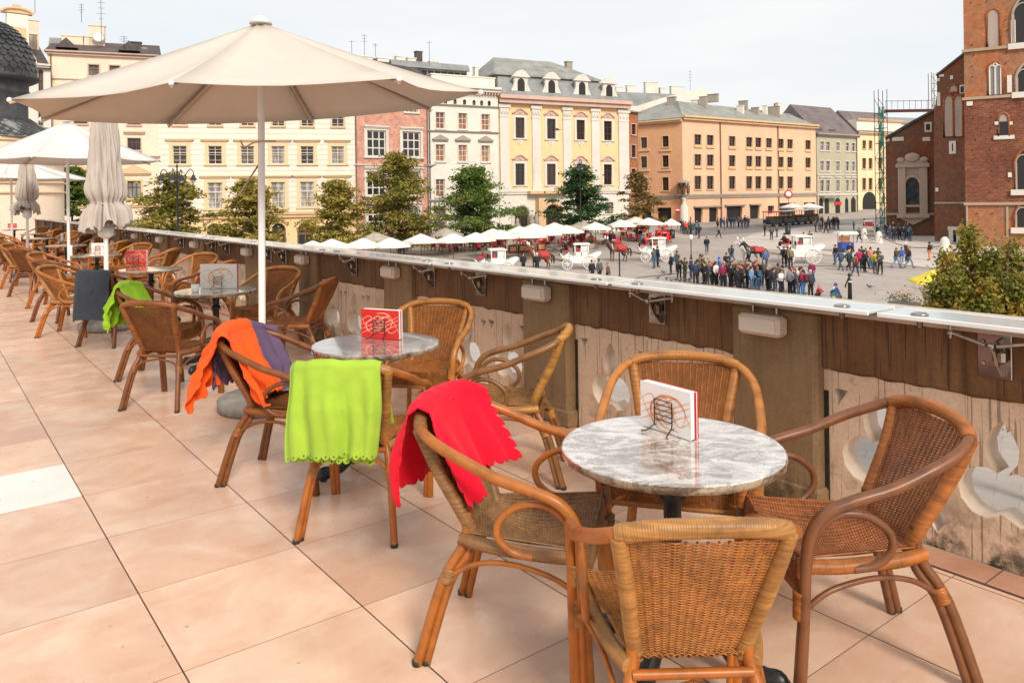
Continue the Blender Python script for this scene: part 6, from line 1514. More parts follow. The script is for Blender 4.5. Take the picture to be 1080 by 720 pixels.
PE = [
 (643.8, 261, 'person in black standing in front of the red cafe chairs', K, K), (675.7, 255.7, 'person in a black top and light blue jeans beside the cafe parasols', K, (.12, .25, .45)),
 (689.8, 283, 'person in grey blue jeans leaning at the white carriage wheel', GR, J, 'folded'), (693.8, 281.7, 'person in dark navy right beside the one at the carriage wheel', N_, N_),
 (707.7, 289.8, 'person with grey hair and black clothes behind the second white carriage', K, K, 'stand', (.4, .4, .4)), (714.4, 287, 'person in dark coat partly hidden in the group behind the carriage', GR, K), (716.6, 295, 'person in dark green jacket in the middle of the group by the carriage', (.05, .06, .04), K, 'folded'), (722.5, 295.8, 'person in a long dark olive coat in the group by the carriage', (.05, .06, .03), (.05, .05, .03), 'folded'), (729, 295, 'person in a navy blue jacket at the right of the group by the carriage', N_, N_),
 (745.6, 268.3, 'person in dark jacket and jeans walking alone across the empty square', K, (.06, .09, .15), 'walk', None, 2.9), (771.6, 279.4, 'person with blue backpack and jeans striding left of the horses', (.02, .04, .06), (.10, .16, .28), 'walk', None, -1.2), (758, 251, 'person in a striped top alone before the apricot house', (.28, .22, .25), K, 'walk'), (737.4, 251.5, 'person in navy facing the crowd at the corner house', N_, N_, 'stand'), (718.8, 244.5, 'person in black next to the red jacket by the shrine', K, K), (723.5, 247.5, 'person in a bright red jacket by the corner shrine', (.70, .07, .03), K, 'folded'), (728.5, 247.5, 'person in dark grey in the huddle by the corner shrine', GR, K), (734.5, 248.5, 'person in a teal jacket in the huddle by the corner shrine', (.02, .22, .25), K),
 (739.5, 291, 'person in khaki stepping behind the waiting group', KH, K, 'walk'), (733.7, 301.5, 'person in dark navy at the left end of the waiting group by the rail', N_, K), (743.3, 301.7, 'person in a black jacket low behind the rail, left of the red hood', K, K), (751.5, 302.5, 'person with a red hood behind the parapet rail', (.03, .04, .09), K, 'stand', RED), (759, 296, 'person in a bright blue hooded jacket in the waiting group', BL, K, 'stand', BL), (762.6, 304.7, 'person in a maroon coat just behind the rail', MAR, K, 'stand', (.2, .03, .04)), (755.5, 303, 'person with a white jacket between the red hood and the maroon coat', W_H, K), (747.5, 296, 'person with blonde hair and cream coat in the waiting group', TAN, K, 'stand', (.5, .38, .18)), (770.8, 305.5, 'person all in black right of the maroon coat', K, K), (777.5, 304.7, 'person with red brown hair in black in the tour group', K, K, 'stand', (.25, .06, .03)), (766.4, 290.5, 'person in black raising a camera above the tour group', K, GR, 'folded'), (741.5, 293, 'person with auburn hair at the back of the waiting group', GR, K, 'stand', (.28, .08, .03)),
 (789.7, 281, 'person in a grey green jacket walking left of the third carriage', (.09, .10, .08), K, 'walk', None, 1.4), (807.5, 285.4, 'person in a blue patterned top walking beside the black horse', (.10, .14, .28), (.05, .07, .12), 'walk'), (827, 281, 'person in a long black coat standing at the third carriage', K, K), (834, 283, 'person in an olive khaki jacket at the carriage door', KH, K), (831, 281.5, 'person with dark brown coat beside the khaki jacket', (.10, .04, .03), K), (806.8, 249, 'person in black by the litter bin', K, K), (813.8, 253.4, 'person in dark jacket behind the white carriage horses', GR, K), (819.5, 250.5, 'person with pale bag near the litter bin', (.12, .10, .10), GR), (847.5, 262, 'person in black seen above the white carriage roof, left one', K, K), (854.4, 262, 'person in black seen above the white carriage roof, right one', K, K),
 (860.3, 245.3, 'person in brown and dark jeans, left end of the distant row', (.16, .07, .05), K), (864.8, 244.5, 'person in light grey in the distant row before the trolley', (.22, .24, .26), GR), (871.4, 246, 'person in black walking in the distant row', K, K, 'walk'), (875, 243, 'person with white cap in the distant row', GR, K, 'stand', W_H), (879.6, 242.3, 'person in navy in the distant row', N_, K), (884, 242.3, 'person in charcoal, right end of the distant row', K, GR), (900.4, 242.3, 'child in a teal coat standing alone by the church pavement', (.03, .25, .35), N_, 'stand', (.03, .25, .35), None, .68), (906.4, 255.7, 'person in dark jacket and wide trousers walking right of the kiosk', GR, K, 'walk'), (911.6, 244, 'person in dark maroon before the side street', (.12, .03, .04), K),
 (881, 279.4, 'person in black and blue jeans below the blue kiosk', K, (.10, .18, .33)), (887, 285.4, 'person in a navy coat with teal trousers striding by the kiosk', (.05, .09, .16), (.03, .10, .13), 'walk'), (896.7, 276, 'person in black standing right at the blue kiosk', K, K), (895, 285.4, 'person in a dark green jacket with grey hair striding with a bag', (.02, .06, .05), K, 'walk', (.5, .48, .46)), (901.9, 291.3, 'person in a bright red jacket, nearest of the walking party', RED, N_, 'walk'), (906.4, 285.4, 'person in a magenta jacket in the walking party', (.50, .02, .10), K), (911.9, 287, 'person in black with a grey cap in the walking party', (.03, .04, .04), K), (918.6, 284, 'person in pink and jeans in the walking party', (.60, .20, .18), J), (923, 288.8, 'person in a yellow green jacket in the walking party', (.45, .42, .03), GR), (928.6, 290, 'person in striped grey at the right end of the walking party', GR, K, 'folded'), (925.5, 252, 'person in black beside the white bollard', K, K),
 (771, 306, 'person in black at the left end of the long line behind the rail', K, K), (778.6, 306, 'person with brown hair in black in the long line', K, K, 'stand', (.15, .07, .04)), (784, 307, 'person in dark brown holding papers in the long line', (.08, .05, .04), K, 'folded'), (788.5, 307, 'person in grey holding a white sheet in the long line', (.12, .10, .10), K, 'folded'), (793.4, 307.7, 'person in a light blue denim jacket in the long line', (.18, .30, .48), J), (800, 309, 'person with long auburn hair and dark top in the long line', K, (.05, .12, .25), 'stand', (.30, .11, .04)), (786, 300.5, 'person with auburn hair at the back of the long line', GR, K, 'stand', (.30, .10, .04)), (798.6, 300.5, 'person with orange brown hair behind the denim jacket', (.16, .09, .05), K, 'stand', (.35, .14, .05)), (809.8, 310, 'person with long blonde hair in black, first of the right half of the line', K, K, 'stand', (.45, .25, .09)), (817.2, 311, 'person in a dark grey jacket with grey jeans in the line', (.05, .05, .06), GR), (824.6, 311.8, 'person in a white jacket and black trousers in the line', W_H, K, 'folded'), (832, 313, 'person with a grey backpack in the line', (.25, .25, .27), K), (837.5, 313.3, 'person with red hair and dark green jacket in the line', (.05, .07, .06), K, 'stand', (.38, .08, .04)), (842, 314, 'person with a white cap and jeans in the line', (.10, .09, .10), J, 'stand', W_H), (847.2, 314.4, 'person in a maroon jacket and bright jeans in the line', (.24, .02, .06), (.05, .16, .35)), (855, 314.4, 'tall person in a navy jacket with grey hair at the right end of the line', (.03, .05, .07), K, 'stand', (.55, .52, .5), None, 1.05), (856.6, 301, 'person in a purple red jacket half hidden behind the tall navy jacket', (.28, .03, .10), J, 'stand', (.55, .4, .3)),
 (861.5, 315, 'small child in red with a stroller at the end of the line', (.45, .05, .06), K, 'crouch', (.6, .3, .25), None, .85), (877.4, 317.3, 'small child in teal with a white cap crouching to the pigeons', (.03, .25, .20), (.5, .45, .42), 'crouch', W_H, -1.3, .78), (885.2, 317.3, 'person in a blue hooded coat crouching beside the small child', (.03, .07, .22), GR, 'crouch', (.03, .08, .30), 1.2),
 (935.5, 250, 'person in navy, first in the row under the church niche', N_, K), (939, 253, 'person with white shirt front in the row under the church niche', GR, J), (942.5, 254.5, 'person in black coat in the row under the church niche', K, K), (946, 252, 'person in dark blue in the row under the church niche', N_, N_), (949, 253.5, 'person with hands folded in the row under the church niche', K, K, 'folded'), (952.8, 254, 'person in black jacket and jeans in the row under the church niche', K, J), (956, 252.5, 'person in charcoal in the row under the church niche', GR, K), (959.6, 254.5, 'person in dark teal, last in the row under the church niche', (.02, .06, .08), N_),
 (945, 282.8, 'person in dark grey striding with light jeans before the church', (.08, .07, .06), (.20, .28, .40), 'walk', (.2, .1, .05), -1.5), (951, 282.8, 'person in a blue jacket and pale jeans before the church', (.05, .12, .38), (.22, .32, .45), 'walk'), (958.8, 282.8, 'person in black with white bag before the church', K, (.16, .22, .32), 'walk', (.35, .18, .08)), (955.8, 276, 'person with white hair behind the striding trio', (.10, .07, .06), K, 'stand', W_H), (980.3, 274.6, 'person in black jacket and orange trousers by the church door', K, (.70, .20, .03), 'stand', None, None, .95),
 (624.5, 300, 'person in black jacket low behind the rail left of the post', K, K, 'stand', (.05, .05, .06)), (632.4, 299, 'person in dark grey low behind the rail beside the first', GR, K), (641.5, 302.5, 'person with brown hair and brown coat low behind the rail', (.14, .07, .05), K, 'stand', (.32, .16, .09)), (552, 289, 'person in a long black coat before the nearest carriage', K, K), (566.5, 290, 'person in black with white hair before the brown horses', K, K, 'stand', W_H),
]
for n, (u, v) in enumerate([(757, 243), (760.5, 241), (764, 242.5), (767, 240.5), (771, 241.5), (774.5, 241), (779, 240.5), (782.5, 242), (786, 240.5), (789, 241)]):
    PE.append((u, v, ORD[n]+' person from the left in the dark huddle at the apricot house shops', [K, N_, GR, (.05, .06, .10)][n % 4], [K, N_, J][n % 3]))
_n = random.Random(77); _T = [K, GR, N_, (.05, .05, .07), MAR, (.07, .08, .06), (.12, .09, .07)]
for lo, hi, vv, n_, lb in ((770, 806, 303.5, 9, 'person in the second row of the long line behind the rail'), (812, 850, 309.0, 6, 'person in the back row of the right half of the line'), (735, 766, 299.5, 5, 'person in the back row of the waiting group'), (935, 962, 250.5, 5, 'person in the back row under the church niche'), (718, 738, 246, 4, 'person in the huddle by the shrine corner'), (862, 884, 241.3, 5, 'person in the distant row by the sightseeing carts'), (895, 928, 283, 4, 'person in the middle of the walking party')):
    for k in range(n_): PE.append((lo+(hi-lo)*(k+_n.uniform(.1, .9))/n_, vv+_n.uniform(-1.2, 1.2), ORD[k]+' '+lb.replace('person in', 'person from the left in'), _T[_n.randrange(7)], [K, N_, GR, J][_n.randrange(4)], _n.choice(['stand', 'folded', 'walk']), _n.choice([(.04, .02, .015), (.16, .07, .03), (.30, .14, .06), (.03, .03, .03), (.4, .36, .3)])))
for a in PE:
    a = list(a)+[None]*9
    if a[1] > 298 and a[1] < 313.5 and 'line' in a[2]+'group' : a[1] += _n.uniform(-4.5, 1.5); a[0] += _n.uniform(-1.6, 1.6)
    person(a[0], a[1], a[2], a[3], a[4], a[6] or (.05, .03, .02), a[5] or 'stand', a[7], a[8] or 1.0)

# ================= cafe on the square =================
M_cafe = simple('cream parasol cloth', (.80, .76, .68), .9, var=.06); M_taupe = simple('taupe parasol cloth', (.45, .38, .31), .9); M_rc = simple('red seat cloth', (.68, .02, .018), .6, var=.1); M_wtab = simple('white table cloth', (.78, .75, .72), .7)
def cafe_proto(mat):
    r = empty('cafe_parasol'); m_ = MB(); R = 1.9; n = 8
    rim = [Vector((R*cos(2*pi*(k+.5)/n), R*sin(2*pi*(k+.5)/n), 2.35)) for k in range(n)]; canopy(m_, None, rim, Vector((0, 0, 3.05)), nr=4, ns=4); c = m_.build('canopy', mat, r, normals=False); c.modifiers.new('t', 'SOLIDIFY').thickness = .01
    m_ = MB()
    for k in range(n):
        a, b = rim[k], rim[(k+1) % n]; m_.add([a, b, b-Vector((0, 0, .18)), a-Vector((0, 0, .18))], [(0, 1, 2, 3)])
    v_ = m_.build('valance', mat, r); v_.modifiers.new('t', 'SOLIDIFY').thickness = .01
    m_ = MB(); bar(m_, (0, 0, 0), (0, 0, 3.0), .035, 8); m_.lathe([(.3, 0), (.3, .06), (0, .08)], n=12); m_.build('pole', M_woodb, r); return r
CP1, CP2 = cafe_proto(M_cafe), cafe_proto(M_taupe); cu_ = set()
def v2D(u, vrim, h=2.35): r = ray(u, vrim); t = (SQ0+h-EYE)/(r.z-SQS); return EYEV+r*t
PLIST = [(350, 260, 0), (383, 259, 0), (412, 258.5, 0), (396, 252, 1), (444, 254, 0), (470, 247, 1), (478, 253.5, 0), (502, 252.5, 0), (520, 248, 0), (528, 249.5, 0), (548, 245, 0), (558, 248.5, 0), (575, 246, 0), (563, 242, 0), (597.5, 244, 0), (585, 241, 0), (628, 240.5, 0), (614, 239.5, 1), (638, 236, 0), (655, 237.5, 0), (684, 235.5, 0), (670, 234, 0), (330, 262, 0)]
_us = sorted(q[0] for q in PLIST if q[2] == 0)
for (u, v, k) in PLIST:
    p = v2D(u, v); pr = (CP1, CP2)[k]; o = pr if k not in cu_ else copy_tree(pr); cu_.add(k); o.location = (p.x, p.y, sqz(p.y)); o.rotation_euler = (0, 0, u*.37)
    tag(o, ORD[_us.index(u)]+' cream cafe parasol from the left in the long row on the square' if k == 0 else {396: 'taupe cafe parasol before the pink brick house', 470: 'taupe cafe parasol before the white house', 614: 'taupe cafe parasol behind the palace street lamp'}[u], 'parasol', 'cafe parasols on the square')
p = v2D(708, 235); o = copy_tree(CP1); o.location = (p.x, p.y, sqz(p.y)); o.scale = (.62, .62, .95); tag(o, 'small cream cafe parasol at the right end of the cafe row', 'parasol', 'cafe parasols on the square')
for u, v, l in ((836, 222.5, 'cream parasol over the trolley stop, left one'), (854, 221.5, 'cream parasol over the trolley stop, right one')):
    p = S(u, 233); o = copy_tree(CP1); o.location = (p.x, p.y, sqz(p.y)); o.scale = (1.15, 1.15, 1.0); tag(o, l, 'parasol', 'cafe parasols on the square')
def cchair():
    r = empty('cafe_chair'); m_ = MB(); m_.bbox((0, 0, .45), (.46, .46, .07), .02); m_.build('seat', M_rc, r); m_ = MB(); m_.bbox((0, -.22, .72), (.46, .06, .46), .02); m_.build('backrest', M_rc, r)
    for x in (-.19, .19):
        for y in (-.19, .19): m_ = MB(); bar(m_, (x, y, 0), (x, y, .43), .02, 5); m_.build('leg', M_iron, r)
    return r
def ctable():
    r = empty('cafe_table'); m_ = MB(); m_.bbox((0, 0, .74), (.75, .75, .04), .01); m_.build('tabletop', M_wtab, r); m_ = MB(); bar(m_, (0, 0, 0), (0, 0, .72), .03, 6); m_.lathe([(.22, 0), (.22, .02), (0, .04)], n=10); m_.build('pedestal', M_iron, r); return r
CC, CT = cchair(), ctable(); rr_ = random.Random(5); firstc = [True, True]
def place(pr, i, p, rz, label, cat, grp):
    o = pr if firstc[i] else copy_tree(pr); firstc[i] = False; o.location = (p.x, p.y, sqz(p.y)); o.rotation_euler = (0, 0, rz); tag(o, label, cat, grp)
spots = []
for k in range(400):
    u = rr_.uniform(425, 705); lo = 268-(u-425)*.055 if u < 520 else 262.5-(u-520)*.030; hi = 253-(u-425)*.04; 
    v = rr_.uniform(max(hi, 243), lo+2); p = S(u, v)
    if all((p-q_).length > 1.75 for q_ in spots): spots.append(p)
    if len(spots) >= 62: break
for n, p in enumerate(spots):
    place(CT, 1, p, .3, 'white square cafe table among the red chairs on the square', 'table', 'cafe tables on the square')
    for a in (0, 1, 2, 3):
        if rr_.random() < .80: place(CC, 0, p+Vector((.62*cos(a*pi/2+.3), .62*sin(a*pi/2+.3), 0)), a*pi/2+.3+pi/2, 'red cafe chair at a white table under the cream parasols', 'chair', 'red cafe chairs on the square')
    if n % 2 == 0:
        c_ = [K, GR, N_, (.30, .15, .10), (.5, .45, .4), MAR][n // 2 % 6]; q_ = p+Vector((.62*cos(.3), .62*sin(.3), 0)); person(n, 1, 'seated guest among the red cafe chairs on the square', c_, K, [(.05, .03, .02), (.35, .2, .1), (.4, .4, .4)][n % 3], 'sit', .3+pi/2, 1.0, 'guests seated at the square cafe', Vector((q_.x, q_.y, sqz(q_.y)-.02)))
M_plant = simple('planter wood', (.20, .065, .025), .6, var=.3)
for n, (u, v) in enumerate([(529, 267.5), (541, 267), (551, 266.5), (560, 266), (571, 265.3)]):
    p = S(u, v); r = empty('planter_screen', (p.x, p.y, sqz(p.y)), .25, ['brown planter screen beside the nearest carriage roof', 'second brown planter screen from the left', 'middle brown planter screen', 'brown planter screen left of the last', 'last brown planter screen near the horses'][n], 'planter', 'wooden planter screens edging the cafe')
    m_ = MB(); m_.bbox((0, 0, .45), (.95, .35, .9), .03); m_.build('box', M_plant, r); m_ = MB(); m_.bbox((0, -.19, .5), (.7, .02, .5), .01); m_.build('emblem_board', M_or, r)
def flowers(u, v, l, s=1):
    p = S(u, v); r = empty('flower_tub', (p.x, p.y, sqz(p.y)), 0, l, 'flower tub'); m_ = MB(); m_.lathe([(.45*s, 0), (.6*s, .45*s), (.55*s, .45*s), (0, .42*s)], n=16); m_.build('tub', M_grey, r)
    q_ = random.Random(u); c = MB(); [leaf(c, Vector((q_.gauss(0, .3)*s, q_.gauss(0, .3)*s, (.5+abs(q_.gauss(0, .18)))*s)), .07, q_) for _ in range(260)]; c.build('foliage', LG, r, normals=False)
    c = MB(); [leaf(c, Vector((q_.gauss(0, .3)*s, q_.gauss(0, .3)*s, (.62+abs(q_.gauss(0, .2)))*s)), .06, q_) for _ in range(120)]; c.build('blossoms', M_pk, r, normals=False)
flowers(954, 331, 'tub with pinkish flowers at the foot of the autumn tree', 1.5); flowers(622, 262, 'flower tub at the end of the red chairs by the tall lamp', 1.3)

# ================= horses and carriages =================
M_coat = simple('horse coat', (.5, .5, .5), .6, objc=True, var=.25, scale=2); M_white = simple('white lacquer', (.80, .78, .74), .3, var=.03); M_redc = simple('red upholstery', (.45, .03, .03), .6)
def horse_proto():
    r = empty('carriage_horse')
    V = [(0, 0, 1.22), (0, .45, 1.25), (0, .75, 1.45), (0, .98, 1.78), (0, 1.08, 1.95), (0, 1.28, 1.80), (0, 1.45, 1.62), (0, -.45, 1.28), (0, -.78, 1.22)]
    E = [(0, 1), (1, 2), (2, 3), (3, 4), (4, 5), (5, 6), (0, 7), (7, 8)]; R_ = [(.27, .31), (.24, .30), (.15, .22), (.10, .16), (.09, .12), (.085, .11), (.06, .07), (.27, .30), (.20, .22)]
    for sx in (-1, 1):
        b = len(V); V += [(.15*sx, .55, 1.0), (.15*sx, .58, .55), (.15*sx, .56, .12), (.15*sx, .62, .04)]; E += [(1, b), (b, b+1), (b+1, b+2), (b+2, b+3)]; R_ += [.12, .06, .045, .065]
        b = len(V); V += [(.15*sx, -.55, 1.0), (.15*sx, -.50, .70), (.15*sx, -.72, .48), (.15*sx, -.66, .12), (.15*sx, -.60, .04)]; E += [(7, b), (b, b+1), (b+1, b+2), (b+2, b+3), (b+3, b+4)]; R_ += [.16, .10, .06, .045, .065]
    b = len(V); V += [(.06, 1.06, 2.10), (-.06, 1.06, 2.10)]; E += [(4, b), (4, b+1)]; R_ += [.022, .022]
    mobj('body', skin(V, E, R_), M_coat, r)
    m_ = MB(); m_.tube(smooth_path([(0, -.92, 1.30), (0, -1.08, 1.15), (0, -1.10, .75), (0, -1.05, .5)], 4), [.05, .06, .07, .075, .08, .08, .08, .08, .075, .06, .05, .04, .02][:13], 8); m_.build('tail', M_black, r)
    m_ = MB(); m_.tube(smooth_path([(0, .55, 1.60), (0, .78, 1.82), (0, .98, 2.02), (0, 1.12, 2.06)], 4), .055, 6); m_.build('mane', M_black, r)
    m_ = MB(); m_.grid(lambda a, b: Vector((.33*sin(pi*(a-.5)*1.25), -.72+.85*b, 1.23+.36*cos(pi*(a-.5)*1.25))), 12, 6); c = m_.build('harness_cloth', M_redc, r); c.modifiers.new('t', 'SOLIDIFY').thickness = .02
    m_ = MB(); m_.tube([(.27*cos(a), .62+.08*sin(a), 1.38+.34*sin(a)) for a in [2*pi*k/16 for k in range(16)]], .04, 6, closed=True); m_.sphere((0, 1.10, 2.28), (.09, .09, .18), 8); m_.build('collar_and_plume', M_white, r)
    return r
HP = horse_proto(); hu = [False]
def horse(p, rz, col, label):
    o = HP if not hu[0] else copy_tree(HP); hu[0] = True; o.location = (p.x, p.y, sqz(p.y)); o.rotation_euler = (0, 0, rz); tag(o, label, 'horse', 'carriage horses')
    for c in o.children:
        if c.name.startswith('body'): c.color = (*col, 1)
def wheel(r, parent, loc):
    m_ = MB(); m_.tube([(0, r*cos(a), r*sin(a)) for a in [2*pi*k/28 for k in range(28)]], .035, 6, closed=True)
    w_ = m_.build('wheel', M_white, parent); w_.location = loc
    m_ = MB(); [m_.tube([(0, 0, 0), (0, r*cos(a), r*sin(a))], .02, 5) for a in [2*pi*k/12 for k in range(12)]]; m_.sphere((0, 0, 0), .09, 8); m_.build('spokes', M_white, w_)
def carriage_proto():
    r = empty('horse_carriage')
    for s in (-1, 1): wheel(.58, r, (.68*s, -.75, .60)); wheel(.44, r, (.62*s, 1.15, .46))
    m_ = MB(); prof = [(-1.15, .75), (-1.25, 1.2), (-.85, 1.28), (-.6, 1.15), (.75, 1.15), (.95, 1.3), (1.0, .8), (.6, .55), (-.7, .5)]; m_.prism(prof, -.55, .55, 0, 'X'); m_.build('coach_body', M_white, r)
    m_ = MB()
    for y in (-.62, -.05, .50): 
        for s in (-1, 1): m_.bbox((.52*s, y, 1.62), (.06, .09, .95), .01)
    m_.build('cabin_posts', M_white, r)
    m_ = MB(); m_.bbox((0, -.06, 1.30), (1.10, 1.22, .34), .03); m_.build('cabin_sides', M_white, r)
    m_ = MB(); m_.prism([(-.74, 2.08), (.62, 2.08), (.66, 2.14), (.5, 2.22), (-.6, 2.22), (-.78, 2.14)], -.64, .64, 0, 'X'); m_.build('cabin_roof', M_white, r)
    m_ = MB(); m_.box((.50, -.33, 1.75), (.015, .46, .52)); m_.box((-.50, -.33, 1.75), (.015, .46, .52)); m_.box((0, -.60, 1.75), (.9, .015, .5)); m_.build('window_panes', M_glassw, r)
    m_ = MB(); m_.bbox((0, .25, 1.45), (.86, .30, .55), .04); m_.build('red_seat', M_redc, r)
    m_ = MB(); m_.prism([(-1.75, 1.35), (-1.3, .95), (-.95, .95), (-.85, 1.25), (-1.3, 1.45), (-1.7, 1.5)], -.45, .45, 0, 'X'); m_.build('folded_hood', M_white, r)
    m_ = MB(); m_.bbox((0, 1.35, 1.55), (.95, .55, .12), .04); m_.bbox((0, 1.08, 1.78), (.95, .10, .42), .03); m_.build('driver_bench', M_redc, r)
    m_ = MB(); m_.prism([(1.0, .9), (1.55, .95), (1.8, 1.35), (1.75, 1.4), (1.5, 1.1), (1.0, 1.45)], -.42, .42, 0, 'X'); m_.build('footboard', M_white, r)
    m_ = MB(); [m_.tube([(.35*s, 1.3, .7), (.3*s, 2.4, .9), (.28*s, 3.9, 1.0)], .03, 6) for s in (-1, 1)]; m_.tube([(0, 1.3, .65), (0, 4.2, .95)], .035, 6); m_.build('shaft', M_woodb, r)
    m_ = MB(); m_.bbox((.62, .62, 1.6), (.14, .14, .3), .02); m_.bbox((-.62, .62, 1.6), (.14, .14, .3), .02); m_.build('lantern', M_iron, r)
    return r
CRP = carriage_proto(); cru = [False]; brown, bay, blk, grey_, dapp = (.16, .055, .025), (.22, .07, .03), (.02, .018, .018), (.65, .60, .55), (.30, .14, .08)
def carriage(u, v, rz, label, horses, sc=1.04, driver=True, gap=1.0):
    p = S(u, v); o = CRP if not cru[0] else copy_tree(CRP); cru[0] = True; o.location = (p.x, p.y, sqz(p.y)); o.rotation_euler = (0, 0, rz); o.scale = (sc, sc, sc); tag(o, label, 'carriage', 'white horse carriages on the square')
    M_ = Matrix.Rotation(rz, 3, 'Z')
    for k, (c, l) in enumerate(horses): q_ = p+M_ @ Vector(((-.5+k)*.95, 3.35*sc*gap+(.25 if k else 0), 0)); horse(q_, rz, c, l)
    if driver: q_ = p+M_ @ Vector((0, 1.28*sc, 0)); person(u, v, 'driver in black on the bench of the '+label.split(' of the square')[0].split(' in the middle')[0].split(' behind')[0].split(' left of')[0], K, K, (.05, .05, .05), 'sit', rz, 1.0, 'carriage drivers', Vector((q_.x, q_.y, sqz(q_.y)+1.61*sc-.45)))
carriage(524, 291, radians(100), 'nearest white carriage, its cabin roof just above the rail', [], driver=False)
carriage(613, 283.5, radians(84), 'white open carriage behind the brown horses', [(bay, 'chestnut horse of the open white carriage, near one'), (brown, 'dark brown horse of the open white carriage, far one')])
carriage(694, 275.5, radians(82), 'white carriage with red seats left of the dark clad group', [(brown, 'dark bay horse with blue cover, near one'), (blk, 'black bay horse with red harness, far one')], gap=1.05)
carriage(845, 277.5, radians(88), 'large white closed carriage in the middle of the square', [(blk, 'black horse of the closed white carriage, near one'), (grey_, 'white flecked horse of the closed white carriage, far one')], sc=1.16, gap=1.1)
carriage(916, 249, radians(160), 'small distant carriage by the side street', [], driver=False, sc=.9)

# ================= street furniture =================
def street_lamp(u, D, vtop, label, arm=1.05, n=4):
    b = at(u, 200, D); z0 = sqz(D); H = at(u, vtop, D).z-z0; r = empty('street_lamp', (b.x, D, z0), .0, label, 'street lamp', 'ornate street lamps')
    m_ = MB(); m_.lathe([(0, 0), (.30, 0), (.30, .25), (.20, .35), (.16, 1.0), (.22, 1.1), (.10, 1.3), (.085, 3.0), (.13, 3.1), (.075, 3.2), (.06, H-1.3), (.10, H-1.25), (.05, H-1.1), (.045, H-.3), (.09, H-.22), (.03, H-.1), (.0, H)], n=14); m_.build('post', M_iron, r)
    for k in range(n):
        a = k*2*pi/n+.12; M_ = Matrix.Rotation(a, 4, 'Z'); m_ = MB(); m_.M = M_
        m_.tube(smooth_path([(0, 0, H-1.5), (arm*.45, 0, H-1.25), (arm*.55, 0, H-.75), (arm*.8, 0, H-.42), (arm, 0, H-.62), (arm, 0, H-.8)], 5), .032, 6); m_.tube(smooth_path([(0, 0, H-.7), (arm*.25, 0, H-.55), (arm*.5, 0, H-.8), (arm*.35, 0, H-1.0)], 4), .02, 5)
        ar = m_.build('arm', M_iron, r); m_ = MB(); m_.M = M_; m_.lathe([(.03, H-.78), (.10, H-.84), (.13, H-.98), (.24, H-1.10), (.26, H-1.14), (.20, H-1.15)], (arm, 0, 0), 12); m_.build('hood', M_iron, ar); m_ = MB(); m_.M = M_; m_.sphere((arm, 0, H-1.19), (.15, .15, .14), 10); m_.build('globe', simple('lamp glass', (.55, .53, .5), .15), ar)
street_lamp(187, 52, 172, 'ornate street lamp in front of the cream house, left of the big parasol pole')
street_lamp(612, 89, 167, 'ornate street lamp in front of the yellow palace')
def post(name, u, v, h, r0, label, cat, mat=None, top=None):
    p = S(u, v); m_ = MB(); m_.lathe([(0, 0), (r0*1.8, 0), (r0*1.8, .1), (r0, .2), (r0, h-.1), (r0*1.3, h-.05), (r0*.6, h), (0, h+.03)], n=12); r = empty(name, (p.x, p.y, sqz(p.y)), 0, label, cat); m_.build('post', mat or M_iron, r)
    if top: top(r, h)
    return r
def whitelamp(r, h): m_ = MB(); m_.lathe([(.08, h*.42), (.2, h*.45), (.2, h*.52), (.08, h*.55)], n=10); m_.build('sign_band', M_white, r)
post('lamp_post', 729, 270.5, 4.0, .05, 'slim post with a white band standing left of the lone walker', 'post', None, whitelamp)
post('iron_post', 653.5, 292, 2.0, .06, 'dark iron post in front of the second carriage horses', 'post')
def nosign(r, h): m_ = MB(); m_.lathe([(0, -.02), (.42, -.02), (.42, .02), (0, .02)], n=20); s = m_.build('round_plate', simple('sign red', (.60, .03, .03), .4), r); s.location = (0, -.06, h-.3); s.rotation_euler = (pi/2, 0, 0); m_ = MB(); m_.box((0, 0, .024), (.6, .16, .006)); m_.build('white_bar', M_white, s)
post('road_sign', 714.7, 241, 3.1, .05, 'red no entry sign at the corner of the apricot house', 'road sign', M_redc, nosign)
def rsign(r, h): m_ = MB(); m_.lathe([(0, -.02), (.75, -.02), (.75, .02), (0, .02)], n=24); s = m_.build('round_plate', simple('sign red', (.6, .03, .03), .4), r); s.location = (0, -.06, h-.5); s.rotation_euler = (pi/2, 0, 0); m_ = MB(); m_.lathe([(0, .024), (.52, .024), (.52, .03), (0, .03)], n=24); m_.build('white_field', M_white, s)
post('shop_sign', 831.7, 231.5, 4.9, .05, 'round red and white sign on a pole over the trolley stop', 'sign', None, rsign)
def binm(u, v, l):
    p = S(u, v); r = empty('litter_bin', (p.x, p.y, sqz(p.y)), 0, l, 'litter bin', 'litter bins'); m_ = MB(); m_.lathe([(0, 0), (.30, .0), (.34, .1), (.36, 1.0), (.30, 1.02), (.28, .9), (0, .9)], n=16); m_.build('drum', M_iron, r); m_ = MB(); m_.lathe([(.36, 1.02), (.38, 1.08), (.2, 1.2), (0, 1.22)], n=16); m_.build('lid', M_iron, r)
binm(709, 251.5, 'black litter bin at the end of the cafe'); binm(831, 247.5, 'black litter bin on the pale pavement')
def bollard(u, v, s, l):
    p = S(u, v); m_ = MB(); m_.lathe([(0, 0), (.42*s, 0), (.42*s, .12), (.36*s, .16), (.33*s, .85*s), (.27*s, 1.12*s), (.14*s, 1.28*s), (0, 1.32*s)], n=18); o = m_.build('stone_bollard', M_trimw, loc=(p.x, p.y, sqz(p.y))); tag(o, l, 'bollard', 'white stone bollards by the church'); return Vector((p.x, p.y, sqz(p.y)))
bs = [bollard(911.5, 252, 1.0, 'white stone bollard left of the chained pair'), bollard(927, 257, 1.1, 'white stone bollard in the middle of the chain'), bollard(996.6, 268.5, 1.35, 'large white stone bollard by the church door')]
